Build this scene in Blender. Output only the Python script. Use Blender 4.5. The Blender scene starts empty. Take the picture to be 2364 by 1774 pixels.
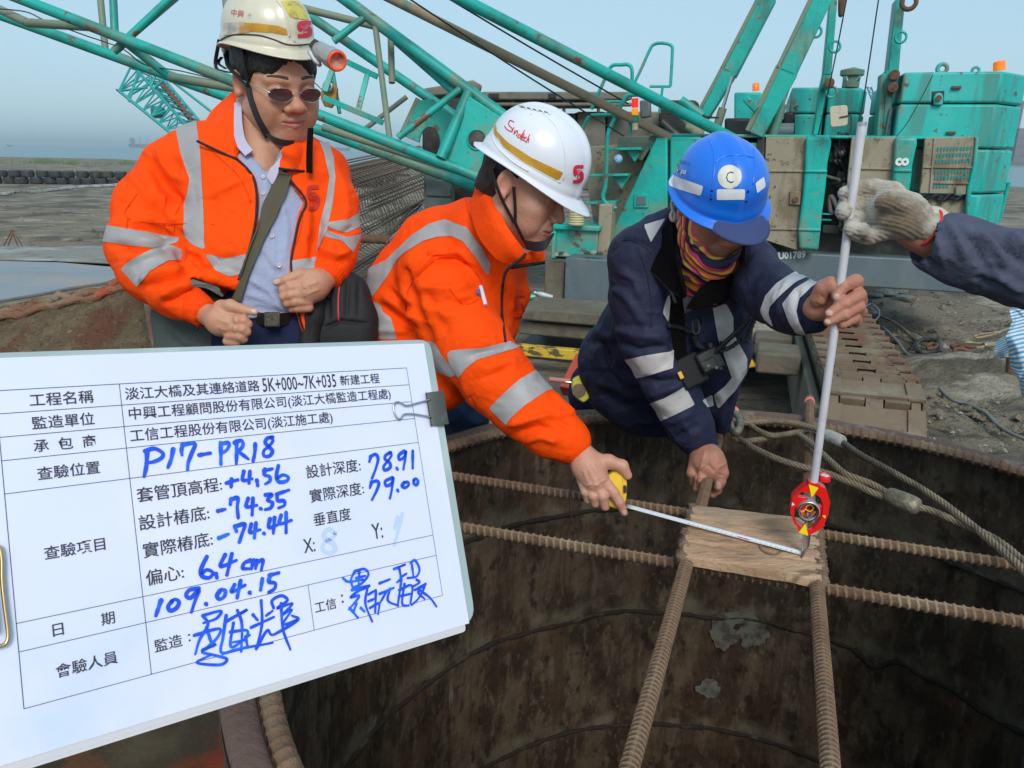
import bpy,math,random
import numpy as np
from mathutils import Vector,Matrix
random.seed(7)
SC = bpy.context.scene
COL = SC.collection
rad = math.radians
# ------------------------------------------------------------------ camera
IW,IH,FPX = 2364.0,1774.0,1776.0
CZ = 2.05
CAM = np.array([0.0,0.0,CZ])
_pitch,_roll = rad(16.7),rad(1.05)
CF = np.array([0,math.cos(_pitch),-math.sin(_pitch)])
_r0 = np.array([1.0,0,0]); _u0 = np.cross(_r0,CF)
CR = _r0 * math.cos(_roll) + _u0 * math.sin(_roll)
CU = np.cross(CR,CF)
cd = bpy.data.cameras.new('camera'); cam = bpy.data.objects.new('camera',cd); COL.objects.link(cam)
cd.sensor_width = 36.0; cd.lens = 36.0 * FPX / IW; cd.clip_start = 0.02; cd.clip_end = 20000
cam.matrix_world = Matrix(((CR[0],CU[0],-CF[0],CAM[0]),(CR[1],CU[1],-CF[1],CAM[1]),
                           (CR[2],CU[2],-CF[2],CAM[2]),(0,0,0,1)))
SC.camera = cam
# ------------------------------------------------------------------ sky, sun, exposure
SUN_EL,SUN_AZ = rad(40),rad(172)          # azimuth clockwise from +Y
w = bpy.data.worlds.new('World'); SC.world = w; w.use_nodes = True
nt = w.node_tree; nt.nodes.clear()
sky = nt.nodes.new('ShaderNodeTexSky'); sky.sky_type = 'NISHITA'; sky.sun_disc = False
sky.sun_elevation = SUN_EL; sky.sun_rotation = SUN_AZ
sky.air_density = 1.0; sky.dust_density = 2.0; sky.ozone_density = 2.2; sky.altitude = 0
bg = nt.nodes.new('ShaderNodeBackground'); bg.inputs['Strength'].default_value = 0.10
hs = nt.nodes.new('ShaderNodeHueSaturation'); hs.inputs['Saturation'].default_value = .9
cl = nt.nodes.new('ShaderNodeMix'); cl.data_type = 'RGBA'
cl.inputs[0].default_value = 0.68
cl.inputs[7].default_value = (3.5,5.3,6.4,1)     # thin even cloud layer
nt.links.new(sky.outputs[0],hs.inputs['Color'])
nt.links.new(hs.outputs[0],cl.inputs[6])
nt.links.new(cl.outputs[2],bg.inputs[0])
wo = nt.nodes.new('ShaderNodeOutputWorld'); nt.links.new(bg.outputs[0],wo.inputs[0])
sd = bpy.data.lights.new('sun','SUN'); sun = bpy.data.objects.new('sun',sd); COL.objects.link(sun)
sd.energy = 1.5; sd.angle = rad(24); sd.color = (1.0,0.955,0.9)
_sdir = Vector((math.sin(SUN_AZ) * math.cos(SUN_EL),math.cos(SUN_AZ) * math.cos(SUN_EL),math.sin(SUN_EL)))
sun.rotation_euler = _sdir.to_track_quat('Z','Y').to_euler()
SC.view_settings.view_transform = 'Standard'; SC.view_settings.look = 'None'
SC.view_settings.exposure = 0.52; SC.view_settings.gamma = 1.0
SC.view_settings.use_curve_mapping = False
SC.cycles.max_bounces = 6; SC.cycles.diffuse_bounces = 3; SC.cycles.glossy_bounces = 3
SC.cycles.transmission_bounces = 4; SC.cycles.volume_bounces = 0; SC.cycles.transparent_max_bounces = 6
SC.cycles.use_denoising = True
# ------------------------------------------------------------------ pixel -> place helpers (photo pixels, distance along the view axis)
def ray(px,py):
 return CF + (px - IW / 2) / FPX * CR - (py - IH / 2) / FPX * CU
def P(px,py,d):
 return CAM + d * ray(px,py)
def onz(px,py,z):
 r = ray(px,py); return CAM + r * ((z - CZ) / r[2])
def onp(px,py,p0,n):
 r = ray(px,py); return CAM + r * (np.dot(p0 - CAM,n) / np.dot(r,n))
def S(npx,d):
 return npx * d / FPX
def proj(V):
 q = np.asarray(V) - CAM
 z = q @ CF
 return np.stack([q @ CR / z * FPX + IW / 2,-(q @ CU) / z * FPX + IH / 2,z],-1)
# ------------------------------------------------------------------ numpy noise
_rs = np.random.RandomState(3)
_perm = _rs.permutation(256).astype(np.int64); _perm = np.concatenate([_perm,_perm,_perm])
_grad = _rs.normal(size=(256,3)); _grad /= np.linalg.norm(_grad,axis=1)[:,None]
def pnoise(p):
 p = np.asarray(p,dtype=np.float64)
 i = np.floor(p).astype(np.int64); fr = p - i
 u = fr * fr * fr * (fr * (fr * 6 - 15) + 10)
 i &= 255
 out = 0
 for dx in (0,1):
  wx = u[...,0] if dx else 1 - u[...,0]
  for dy in (0,1):
   wy = u[...,1] if dy else 1 - u[...,1]
   for dz in (0,1):
    wz = u[...,2] if dz else 1 - u[...,2]
    hsh = _perm[_perm[_perm[i[...,0] + dx & 255] + (i[...,1] + dy & 255)] + (i[...,2] + dz & 255) & 255] & 255
    g = _grad[hsh]
    out = out + wx * wy * wz * (g[...,0] * (fr[...,0] - dx) + g[...,1] * (fr[...,1] - dy) + g[...,2] * (fr[...,2] - dz))
 return out * 1.6
def fbm(p,o=3):
 a,s,t = 1.0,0.0,0.0
 p = np.asarray(p,float)
 for k in range(o):
  s = s + a * pnoise(p + 17.3 * k); t += a; a *= 0.5; p = p * 2.03
 return s / t
# ------------------------------------------------------------------ mesh builder
def nrm(v):
 v = np.asarray(v,float); n = np.linalg.norm(v)
 return v / n if n > 1e-12 else v
def frame(d,up=(0,0,1)):
 d = nrm(d); up = np.asarray(up,float)
 if abs(np.dot(d,up)) > 0.98: up = np.array([1.0,0,0]) if abs(d[0]) < .9 else np.array([0,1.0,0])
 x = nrm(np.cross(up,d)); y = np.cross(d,x)
 return x,y,d
def smooth_path(pts,n=8,closed=False):
 pts = [np.asarray(p,float) for p in pts]
 if len(pts) < 3 or n <= 1: return pts
 out = []
 N = len(pts)
 for i in range(N if closed else N - 1):
  p0 = pts[(i - 1) % N] if (closed or i > 0) else 2 * pts[0] - pts[1]
  p1 = pts[i]; p2 = pts[(i + 1) % N]
  p3 = pts[(i + 2) % N] if (closed or i + 2 < N) else 2 * p2 - p1
  for k in range(n):
   t = k / n
   out.append(0.5 * (2 * p1 + (p2 - p0) * t + (2 * p0 - 5 * p1 + 4 * p2 - p3) * t * t + (3 * p1 - p0 - 3 * p2 + p3) * t ** 3))
 if not closed: out.append(pts[-1])
 return out
def resample(pts,step):
 pts = np.array(pts); seg = np.linalg.norm(np.diff(pts,axis=0),axis=1); s = np.concatenate([[0],np.cumsum(seg)])
 n = max(2,int(round(s[-1] / step)) + 1); t = np.linspace(0,s[-1],n)
 return np.stack([np.interp(t,s,pts[:,k]) for k in range(3)],1)
class MB:
 def __init__(self): self.v = []; self.f = []; self.uv = None
 def n(self): return len(self.v)
 def add(self,V,F):
  o = len(self.v); self.v.extend([tuple(map(float,p)) for p in V]); self.f.extend([tuple(int(i) + o for i in q) for q in F]); return self
 def box(self,c,s,x=(1,0,0),y=(0,1,0),z=(0,0,1)):
  c = np.asarray(c,float); x = nrm(x); y = nrm(y); z = nrm(z)
  V = [c + x * sx * s[0] / 2 + y * sy * s[1] / 2 + z * sz * s[2] / 2 for sz in (-1,1) for sy in (-1,1) for sx in (-1,1)]
  return self.add(V,[(0,2,3,1),(4,5,7,6),(0,1,5,4),(2,6,7,3),(0,4,6,2),(1,3,7,5)])
 def bar(self,a,b,w_,h_,up=(0,0,1)):
  a = np.asarray(a,float); b = np.asarray(b,float); x,y,d = frame(b - a,up)
  return self.box((a + b) / 2,(w_,h_,np.linalg.norm(b - a)),x,y,d)
 def tube(self,pts,r,seg=10,caps=True,closed=False,rfn=None,up=None,flat=1.0):
  pts = np.array([np.asarray(p,float) for p in pts]); N = len(pts)
  rr = np.full(N,r,float) if np.isscalar(r) else np.interp(np.linspace(0,1,N),np.linspace(0,1,len(r)),r)
  if closed: T = np.roll(pts,-1,0) - np.roll(pts,1,0)
  else:
   T = np.gradient(pts,axis=0)
  T /= np.maximum(np.linalg.norm(T,axis=1)[:,None],1e-9)
  x,y,_ = frame(T[0],up if up is not None else (0,0,1))
  X = [x]
  for i in range(1,N):
   xx = X[-1] - T[i] * np.dot(X[-1],T[i]); X.append(nrm(xx))
  X = np.array(X); Y = np.cross(T,X)
  if closed:
   xe = X[-1] - T[0] * np.dot(X[-1],T[0]); xe = nrm(xe)
   ang = math.atan2(np.dot(xe,np.cross(T[0],X[0])),np.dot(xe,X[0]))
   for i in range(N):
    a_ = -ang * i / N; c_,s_ = math.cos(a_),math.sin(a_)
    xi = X[i] * c_ + Y[i] * s_; yi = -X[i] * s_ + Y[i] * c_; X[i] = xi; Y[i] = yi
  s = np.concatenate([[0],np.cumsum(np.linalg.norm(np.diff(pts,axis=0),axis=1))])
  th = np.linspace(0,2 * math.pi,seg,endpoint=False)
  R = rr[:,None] * np.ones((1,seg))
  if rfn is not None: R = rfn(s[:,None],th[None,:],R)
  V = pts[:,None,:] + R[...,None] * (X[:,None,:] * np.cos(th)[None,:,None] + Y[:,None,:] * (flat * np.sin(th))[None,:,None])
  V = V.reshape(-1,3); Fs = []
  M = N if closed else N - 1
  for i in range(M):
   j = (i + 1) % N
   for k in range(seg):
    l = (k + 1) % seg
    Fs.append((i * seg + k,i * seg + l,j * seg + l,j * seg + k))
  if caps and not closed:
   Fs.append(tuple(range(seg - 1,-1,-1))); Fs.append(tuple((N - 1) * seg + k for k in range(seg)))
  return self.add(V,Fs)
 def cyl(self,a,b,r,seg=16,r2=None):
  return self.tube([a,b],[r,r if r2 is None else r2],seg)
 def poly(self,pts,thick,n):
  """outline extruded by thick along n (a solid plate)"""
  pts = np.array(pts,float); n = nrm(n); N = len(pts)
  V = list(pts) + list(pts + n * thick)
  F = [tuple(range(N - 1,-1,-1)),tuple(range(N,2 * N))] + [(i,(i + 1) % N,N + (i + 1) % N,N + i) for i in range(N)]
  return self.add(V,F)
 def ring(self,c,axis,R,r,seg=32,sec=8):
  x,y,_ = frame(axis)
  c = np.asarray(c,float)
  return self.tube([c + R * (x * math.cos(t) + y * math.sin(t)) for t in np.linspace(0,2 * math.pi,seg,endpoint=False)],r,sec,closed=True)
 def lathe(self,c,axis,prof,seg=32,caps=False):
  """prof: list of (radius, height along axis)"""
  x,y,d = frame(axis); c = np.asarray(c,float)
  V = []; F = []
  for (r,h) in prof:
   for k in range(seg):
    t = 2 * math.pi * k / seg; V.append(c + d * h + r * (x * math.cos(t) + y * math.sin(t)))
  for i in range(len(prof) - 1):
   for k in range(seg):
    l = (k + 1) % seg; F.append((i * seg + k,i * seg + l,(i + 1) * seg + l,(i + 1) * seg + k))
  if caps: F.append(tuple(range(seg - 1,-1,-1))); F.append(tuple((len(prof) - 1) * seg + k for k in range(seg)))
  return self.add(V,F)
 def grid(self,G,thick=0,n=None,closed_u=False):
  """G: array (a, b, 3); optional thickness along -n"""
  G = np.asarray(G,float); a,b = G.shape[:2]
  F = [(i * b + j,(i + 1) * b + j,(i + 1) * b + j + 1,i * b + j + 1) for i in range(a - 1) for j in range(b - 1)]
  if not thick: return self.add(G.reshape(-1,3),F)
  if n is None:
   du = np.gradient(G,axis=0); dv = np.gradient(G,axis=1); nn = np.cross(du,dv); nn /= np.maximum(np.linalg.norm(nn,axis=2)[...,None],1e-9)
   c = CAM - G
   sgn = np.sign((nn * c).sum(2).mean()) or 1
   nn = nn * sgn
  else: nn = np.broadcast_to(nrm(n),G.shape)
  B = G - nn * thick; N = a * b
  F2 = [tuple(N + q for q in f[::-1]) for f in F]
  E = []
  for i in range(a - 1):
   E.append((i * b,i * b + N,(i + 1) * b + N,(i + 1) * b)); E.append((i * b + b - 1,(i + 1) * b + b - 1,(i + 1) * b + b - 1 + N,i * b + b - 1 + N))
  for j in range(b - 1):
   E.append((j,j + 1,j + 1 + N,j + N)); q = (a - 1) * b; E.append((q + j,q + j + N,q + j + 1 + N,q + j + 1))
  return self.add(np.concatenate([G.reshape(-1,3),B.reshape(-1,3)]),F + F2 + E)
 def mesh(self,name,smooth=None,recalc=True):
  me = bpy.data.meshes.new(name); me.from_pydata(self.v,[],self.f)
  if recalc:
   import bmesh
   bm = bmesh.new(); bm.from_mesh(me); bmesh.ops.recalc_face_normals(bm,faces=bm.faces); bm.to_mesh(me); bm.free()
  if smooth is not None:
   me.shade_smooth()
   if smooth < 180: me.set_sharp_from_angle(angle=rad(smooth))
  return me
def tag(o,label=None,cat=None,group=None,kind=None):
 if label: o['label'] = label
 if cat: o['category'] = cat
 if group: o['group'] = group
 if kind: o['kind'] = kind
 return o
def thing(name,label,cat,loc=(0,0,0),group=None):
 o = bpy.data.objects.new(name,None); COL.objects.link(o); o.location = tuple(map(float,loc)); o.empty_display_size = .1
 return tag(o,label,cat,group)
def root_of(o):
 while o.parent: o = o.parent
 return o
def obj(name,mb,m,parent=None,smooth=35,bevel=0,sub=0,label=None,bseg=2):
 me = mb.mesh(name,smooth) if isinstance(mb,MB) else mb
 o = bpy.data.objects.new(name,me); COL.objects.link(o)
 if m is not None:
  for mm in (m if isinstance(m,(list,tuple)) else [m]): me.materials.append(mm)
 if parent is not None:
  o.parent = parent
  o.matrix_parent_inverse = Matrix.Translation(-Vector(root_of(parent).location))
  if parent.parent is not None: o.matrix_parent_inverse = Matrix.Identity(4)
 if bevel:
  b = o.modifiers.new('bevel','BEVEL'); b.width = bevel; b.segments = bseg; b.limit_method = 'ANGLE'; b.angle_limit = rad(40)
 if sub:
  s_ = o.modifiers.new('subsurf','SUBSURF'); s_.levels = sub; s_.render_levels = sub
 if label: o['label'] = label
 return o
def single(name,mb,m,label,cat,group=None,kind=None,**k):
 return tag(obj(name,mb,m,None,**k),label,cat,group,kind)
# ------------------------------------------------------------------ materials
def mat(name,base,rough=0.6,metal=0.0,var=None,bump=None,spots=None,spec=0.5,coat=0,streak=None,alpha=None,trans=0,ior=None,emit=None,attr=None,edge=None,sheen=0):
 """var: list of (colour, noise scale, threshold lo, hi, strength[, detail, stretch xyz]); bump: list of (scale, strength[, stretch])"""
 m = bpy.data.materials.new(name); m.use_nodes = True
 t = m.node_tree; N = t.nodes; L = t.links; b = N['Principled BSDF']
 b.inputs['Base Color'].default_value = (*base,1); b.inputs['Roughness'].default_value = rough
 b.inputs['Metallic'].default_value = metal; b.inputs['Specular IOR Level'].default_value = spec
 if coat: b.inputs['Coat Weight'].default_value = coat; b.inputs['Coat Roughness'].default_value = .15
 if sheen: b.inputs['Sheen Weight'].default_value = sheen
 if trans: b.inputs['Transmission Weight'].default_value = trans
 if ior: b.inputs['IOR'].default_value = ior
 if emit: b.inputs['Emission Color'].default_value = (*emit[0],1); b.inputs['Emission Strength'].default_value = emit[1]
 if not (var or bump or attr): return m
 tc = N.new('ShaderNodeTexCoord')
 def noise(scale,detail=5,stretch=None,off=0.0,rg=.6):
  nz = N.new('ShaderNodeTexNoise'); nz.inputs['Scale'].default_value = scale; nz.inputs['Detail'].default_value = detail
  nz.inputs['Roughness'].default_value = rg
  mp = N.new('ShaderNodeMapping'); mp.inputs['Location'].default_value = (off,off * .7,-off)
  if stretch: mp.inputs['Scale'].default_value = stretch
  L.new(tc.outputs['Object'],mp.inputs['Vector']); L.new(mp.outputs[0],nz.inputs['Vector'])
  return nz
 cur = None
 if attr:
  at = N.new('ShaderNodeAttribute'); at.attribute_name = attr; cur = at.outputs['Color']
 rcur = None
 for k,vv in enumerate(var or []):
  c,sc,lo,hi,st = vv[:5]; det = vv[5] if len(vv) > 5 else 5; strch = vv[6] if len(vv) > 6 else None
  nz = noise(sc,det,strch,3.1 * k + 1.3)
  mr = N.new('ShaderNodeMapRange'); mr.interpolation_type = 'SMOOTHSTEP'
  mr.inputs['From Min'].default_value = lo; mr.inputs['From Max'].default_value = hi; mr.inputs['To Max'].default_value = st
  L.new(nz.outputs[0],mr.inputs['Value'])
  mx = N.new('ShaderNodeMix'); mx.data_type = 'RGBA'
  L.new(mr.outputs[0],mx.inputs[0])
  if cur is None: mx.inputs[6].default_value = (*base,1)
  else: L.new(cur,mx.inputs[6])
  mx.inputs[7].default_value = (*c,1); cur = mx.outputs[2]
  if len(vv) > 7:
   rm = N.new('ShaderNodeMix'); L.new(mr.outputs[0],rm.inputs[0])
   if rcur is None: rm.inputs[2].default_value = rough
   else: L.new(rcur,rm.inputs[2])
   rm.inputs[3].default_value = vv[7]; rcur = rm.outputs[0]
 if cur is not None: L.new(cur,b.inputs['Base Color'])
 if rcur is not None: L.new(rcur,b.inputs['Roughness'])
 prev = None
 for k,bb in enumerate(bump or []):
  nz = noise(bb[0],4,bb[2] if len(bb) > 2 else None,7.7 + k)
  bp = N.new('ShaderNodeBump'); bp.inputs['Strength'].default_value = min(1.0,bb[1]); bp.inputs['Distance'].default_value = bb[3] if len(bb) > 3 else 0.01
  L.new(nz.outputs[0],bp.inputs['Height'])
  if prev is not None: L.new(prev,bp.inputs['Normal'])
  prev = bp.outputs[0]
 if prev is not None: L.new(prev,b.inputs['Normal'])
 return m
TEAL = (0.003,0.43,0.36)
RUSTC = (0.16,0.065,0.03)
M = {}
M['teal'] = mat('teal_paint',TEAL,.45,var=[((0.01,0.30,0.25),1.2,.45,.62,.8),((.20,.26,.18),2.3,.50,.66,.7,8),((.05,.13,.10),7,.54,.66,.6,8,(1,1,.14)),(RUSTC,6,.60,.66,.9,11),((.03,.02,.015),26,.66,.69,.8)],bump=[(40,.2),(7,.25,None,.03)])
M['teal_tube'] = mat('teal_tube_paint',(0.004,0.36,0.31),.5,var=[((.15,.21,.145),1.1,.50,.60,.85,7),((.012,.20,.16),3,.46,.62,.7),(RUSTC,5,.61,.655,.95,11),((.03,.025,.02),30,.66,.69,.8)],bump=[(70,.1)])
M['beige_tube'] = mat('dusty_green_tube_paint',(.19,.23,.16),.6,var=[((.03,.22,.18),1.6,.5,.7,.6),((.27,.22,.15),3,.5,.7,.6),(RUSTC,8,.66,.72,.8,9)])
M['tan_tube'] = mat('dusty_tan_tube',(.27,.215,.14),.7,var=[((.05,.20,.16),2.0,.56,.66,.75),((.16,.12,.08),5,.55,.75,.6)])
M['cw'] = mat('weathered_turquoise_paint',(0.006,0.42,0.37),.5,var=[((.05,.52,.47),.9,.42,.68,.75),((.02,.27,.23),3,.56,.8,.5),((.07,.20,.16),6,.5,.62,.6,8,(1,1,.12)),((.28,.12,.04),3.0,.565,.64,.8,12,(1,1,.4)),((.10,.05,.03),11,.62,.66,.9,8)],bump=[(30,.1)])
M['beige'] = mat('beige_muddy_panel',(.30,.26,.18),.75,var=[((.36,.31,.22),2,.4,.7,.6),((.17,.12,.07),4,.50,.64,.8,9,(1,1,.4)),((.05,.04,.03),20,.62,.66,.85),((.12,.06,.03),7,.6,.66,.7)],bump=[(40,.15)])
M['mudgrey'] = mat('mud_caked_steel',(.12,.105,.075),.9,var=[((.18,.15,.105),2.5,.4,.7,.8),((.09,.07,.05),7,.5,.7,.7),((.2,.09,.05),5,.6,.72,.6)],bump=[(25,.5,None,.02),(90,.3)])
M['greypaint'] = mat('blue_grey_paint',(.10,.14,.155),.5,var=[((.19,.21,.2),2.2,.45,.75,.6,6,(1,1,.5)),((.05,.055,.05),5,.55,.75,.6),(RUSTC,8,.66,.71,.8)],bump=[(50,.1)])
M['black'] = mat('black_plastic',(.014,.014,.016),.45,bump=[(200,.05)])
M['darkmetal'] = mat('dark_oily_metal',(.035,.033,.03),.5,.3,var=[((.11,.09,.065),6,.5,.7,.7)],bump=[(60,.3)])
M['webbing'] = mat('black_webbing',(.012,.012,.014),.7,bump=[(600,.3)])
M['steel'] = mat('bright_steel',(.55,.55,.56),.28,.9,var=[((.3,.3,.3),40,.5,.7,.4)])
M['rust'] = mat('rusty_steel',(.13,.062,.035),.8,var=[((.22,.10,.05),8,.45,.7,.8),((.06,.035,.025),16,.5,.7,.8),((.27,.20,.13),5,.58,.72,.6)],bump=[(60,.5),(180,.3)])
M['rebar'] = mat('rusty_rebar_steel',(.25,.15,.085),.75,var=[((.17,.085,.045),7,.45,.7,.8),((.40,.30,.18),4,.5,.7,.75),((.10,.07,.06),30,.56,.68,.7)],bump=[(160,.5),(60,.4)])
M['rope'] = mat('brown_greasy_wire_rope',(.36,.27,.165),.5,.1,var=[((.09,.065,.04),12,.45,.7,.8),((.30,.26,.18),9,.55,.72,.6)],bump=[(300,.3)])
M['glass'] = mat('dusty_window_glass',(.10,.15,.155),.25,0,var=[((.2,.23,.2),3,.45,.7,.6)],spec=.7)
M['amber'] = mat('amber_beacon_plastic',(.95,.20,.01),.3,spec=.6,emit=((1,.22,.01),.25))
# ================================================================== GROUND, SEA, FAR SHORE
shoreL = onz(-300,353,-.45); shoreR = onz(2364,440,-.45)
_sn = nrm([-(shoreR - shoreL)[1],(shoreR - shoreL)[0],0])
if _sn[1] < 0: _sn = -_sn
def spaced(lim,n,p):
 t = np.linspace(-1,1,n); return np.sign(t) * np.abs(t) ** p * lim
gx = np.concatenate([np.linspace(-14,14,220)]); far = np.array([16,19,24,32,45,70,110,180,300,600,1200,2500,5000.])
gx = np.concatenate([-far[::-1],gx,far])
gy = np.concatenate([[-3000,-800,-200,-60,-20,-8],np.linspace(-4,26,250),np.linspace(27,75,60),np.array([80,90,105,120,140,170,220,300,600,1200,2500,5000,8000.])])
GX,GY = np.meshgrid(gx,gy,indexing='ij')
pp = np.stack([GX,GY,0 * GX],-1)
near = np.clip(1 - np.hypot(GX,GY - 8) / 60,0,1)
gz = fbm(pp * .5,4) * .10 * near + fbm(pp * 2.3 + 5,3) * .045 * near + np.abs(fbm(pp * np.array([.5,2.2,1]) + 9,3)) * .10 * near
hole_c = np.array([.546,1.34]); HR = 1.0
rc = np.hypot(GX - hole_c[0],GY - hole_c[1])
gz = gz - .05 + (np.abs(fbm(pp * 4.1 + 3,2)) * .05 + np.clip(fbm(pp * np.array([1.2,1.0,1]) + 40,2),0,1) * .12 - .02) * near * np.clip((GX - 1.5) / 2,0,1)
gz -= .07 * np.exp(-(((GX * .35 - GY + 5.2) + .3 * pnoise(pp * .8)) / .16) ** 2) * (GX > 1.5) * near
ds = (GX - shoreL[0]) * _sn[0] + (GY - shoreL[1]) * _sn[1] + fbm(pp * .05,3) * 4
gz = gz - np.clip(ds + 2,0,60) * .09
mound = onz(2040,665,0)[:2]
gz += .30 * np.exp(-((GX - mound[0]) ** 2 + (GY - mound[1]) ** 2) / .25) * (1 + .5 * fbm(pp * 6))
m2 = onz(2240,870,0)[:2]
gz += .22 * np.exp(-((GX - m2[0]) ** 2 / .5 + (GY - m2[1]) ** 2 / .5)) * (1 + .7 * fbm(pp * 5))
gmb = MB(); gmb.grid(np.stack([GX,GY,gz],-1)[:,:])
# cut the ground away inside the casing (faces within the hole)
gv = np.array(gmb.v)
keep = []
for f in gmb.f:
 c = gv[list(f)].mean(0)
 if (c[0] - hole_c[0]) ** 2 + (c[1] - hole_c[1]) ** 2 > 1.05 ** 2: keep.append(f)
gmb.f = keep
M['ground'] = mat('damp_silt_ground',(.22,.18,.125),.9,
 var=[((.085,.07,.048),.55,.44,.60,.9),((.38,.34,.26),1.3,.52,.66,.85,9,(.6,1.3,1)),((.055,.048,.038),4.5,.55,.72,.8,8,(.6,1.5,1)),((.30,.28,.23),14,.66,.74,.7),((.07,.06,.05),40,.6,.7,.6)],
 bump=[(3.5,.8,(.9,1.2,1),.10),(18,1,None,.05),(70,.9,None,.015)])
single('ground',gmb,M['ground'],None,None,kind='structure',smooth=180)
wmb = MB(); wx = np.concatenate([spaced(9000,60,3)]); wy = np.concatenate([np.linspace(30,400,60),np.geomspace(430,15000,30)])
WX,WY = np.meshgrid(wx,wy,indexing='ij'); wmb.grid(np.stack([WX,WY,0 * WX - .45],-1))
M['sea'] = mat('calm_sea_water',(.11,.20,.215),.35,bump=[(1.2,.25,(.3,1.5,1),.1),(6,.2,(.3,1.5,1),.03)])
single('sea',wmb,M['sea'],None,None,kind='structure',smooth=180)
# grey mud heap and small rubble
def blob(c,r,seed,sq=.6,h=6):
 mb = MB(); V = []; F = []
 n1,n2 = 14,8
 for i in range(n2 + 1):
  ph = math.pi * i / n2 * .5
  for j in range(n1):
   th = 2 * math.pi * j / n1
   V.append([math.cos(th) * math.cos(math.pi / 2 - ph),math.sin(th) * math.cos(math.pi / 2 - ph),math.sin(math.pi / 2 - ph)])
 V = np.array(V); k = 1 + .5 * fbm(V * 1.7 + seed,3)
 V = V * k[:,None] * np.array([r,r,r * sq]) + np.asarray(c)
 for i in range(n2):
  for j in range(n1):
   l = (j + 1) % n1; F.append((i * n1 + j,(i + 1) * n1 + j,(i + 1) * n1 + l,i * n1 + l))
 return mb.add(V,F)
M['bluemud'] = mat('blue_grey_wet_mud',(.16,.18,.175),.8,var=[((.09,.10,.10),9,.45,.7,.8)],bump=[(20,.9,None,.05),(70,.5)])
hp = MB()
for k,(x,y,r,sq) in enumerate([(2070,672,.20,1.9),(2045,678,.16,.5),(2110,668,.12,.5),(2145,672,.10,.4),(2020,682,.12,.3),(2090,688,.16,.25)]):
 b_ = blob(onz(x,y,0.02),r,k * 3.3,sq); hp.add(b_.v,b_.f)
single('mud_heap',hp,M['bluemud'],'small pointed heap of blue grey mud on the ground behind the raised hand','mud heap',smooth=180)
M['pebble'] = mat('pale_stone',(.33,.31,.27),.9,var=[((.14,.12,.1),20,.4,.7,.8)])
cd_ = MB(); rr = np.random.RandomState(8)
for k in range(1500):
 px,py = (rr.uniform(1880,2420),590 + 420 * rr.rand() ** .8) if k % 4 else (rr.uniform(-20,520),rr.uniform(455,600))
 c = onz(px,py,-.03); s = .012 + .05 * rr.rand() ** 3; V = np.array([[1,0,0],[-1,0,0],[0,1,0],[0,-1,0],[0,0,.8],[.7,.7,.2],[-.7,.6,.3],[.6,-.7,.2],[-.6,-.7,.3]]) * s * (1 + .4 * rr.uniform(-1,1,(9,1)))
 cd_.add(V + c + [0,0,.03],[(0,5,4),(5,2,4),(2,6,4),(6,1,4),(1,8,4),(8,3,4),(3,7,4),(7,0,4)])
single('mud_clods',cd_,M['ground'],None,None,kind='stuff')
pb = MB(); rr = np.random.RandomState(11)
for k in range(420):
 px = rr.uniform(1880,2400) if k % 3 else rr.uniform(-20,700); py = rr.uniform(640,1060) if k % 3 else rr.uniform(440,600)
 c = onz(px,py,0); s = rr.uniform(.006,.022)
 V = rr.normal(size=(6,3)); V = np.array([[1,0,0],[-1,0,0],[0,1,0],[0,-1,0],[0,0,1],[0,0,-1.]]) * s * (1 + .5 * rr.uniform(-1,1,(6,1)))
 pb.add(V + c + [0,0,.005],[(0,2,4),(2,1,4),(1,3,4),(3,0,4),(2,0,5),(1,2,5),(3,1,5),(0,3,5)])
single('gravel',pb,M['pebble'],None,None,kind='stuff')
# pale dried ridge left, grass tufts on the far bank
M['lime'] = mat('pale_dried_slurry',(.36,.37,.34),.9,var=[((.15,.13,.1),3,.45,.62,.95,8,(.4,2,1))],bump=[(12,.8,(.5,1.6,1),.04)])
sl = MB(); ctr = [onz(x,y,0) for x,y in [(-40,452),(40,448),(110,441),(180,433),(245,430),(300,428)]]
ctr = smooth_path(ctr,10); G_ = []
for k,c in enumerate(ctr):
 wd = .9 * (1 + .5 * pnoise(np.array([[k * .3,1,2.]]))[0]) * math.sin(math.pi * (k + 1) / (len(ctr) + 1)) ** .3
 G_.append([c + np.array([0,t * wd,.10 * (1 - t * t) * (1 + .5 * pnoise(np.array([[k * .7,t * 2,5.]]))[0])]) for t in np.linspace(-1,1,9)])
sl.grid(np.array(G_)); single('slurry_ridge',sl,M['lime'],None,None,kind='stuff',smooth=180)
M['grass'] = mat('dry_green_grass',(.10,.16,.06),.8)
gb = MB(); rr = np.random.RandomState(5)
for (cx,cy,wid,n) in [(102,384,22,260),(165,387,8,80),(290,386,10,90),(60,386,60,90),(240,387,50,90)]:
 for _ in range(n):
  c = onz(cx + rr.normal() * wid,cy - 6 + rr.uniform(-2,2),-.1); h_ = rr.uniform(.2,.7); wv = rr.uniform(.02,.05); dx = rr.normal() * .15
  gb.add([c + [-wv,0,0],c + [wv,0,0],c + [dx,0,h_]],[(0,1,2)])
single('grass',gb,M['grass'],None,None,kind='stuff')
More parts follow.
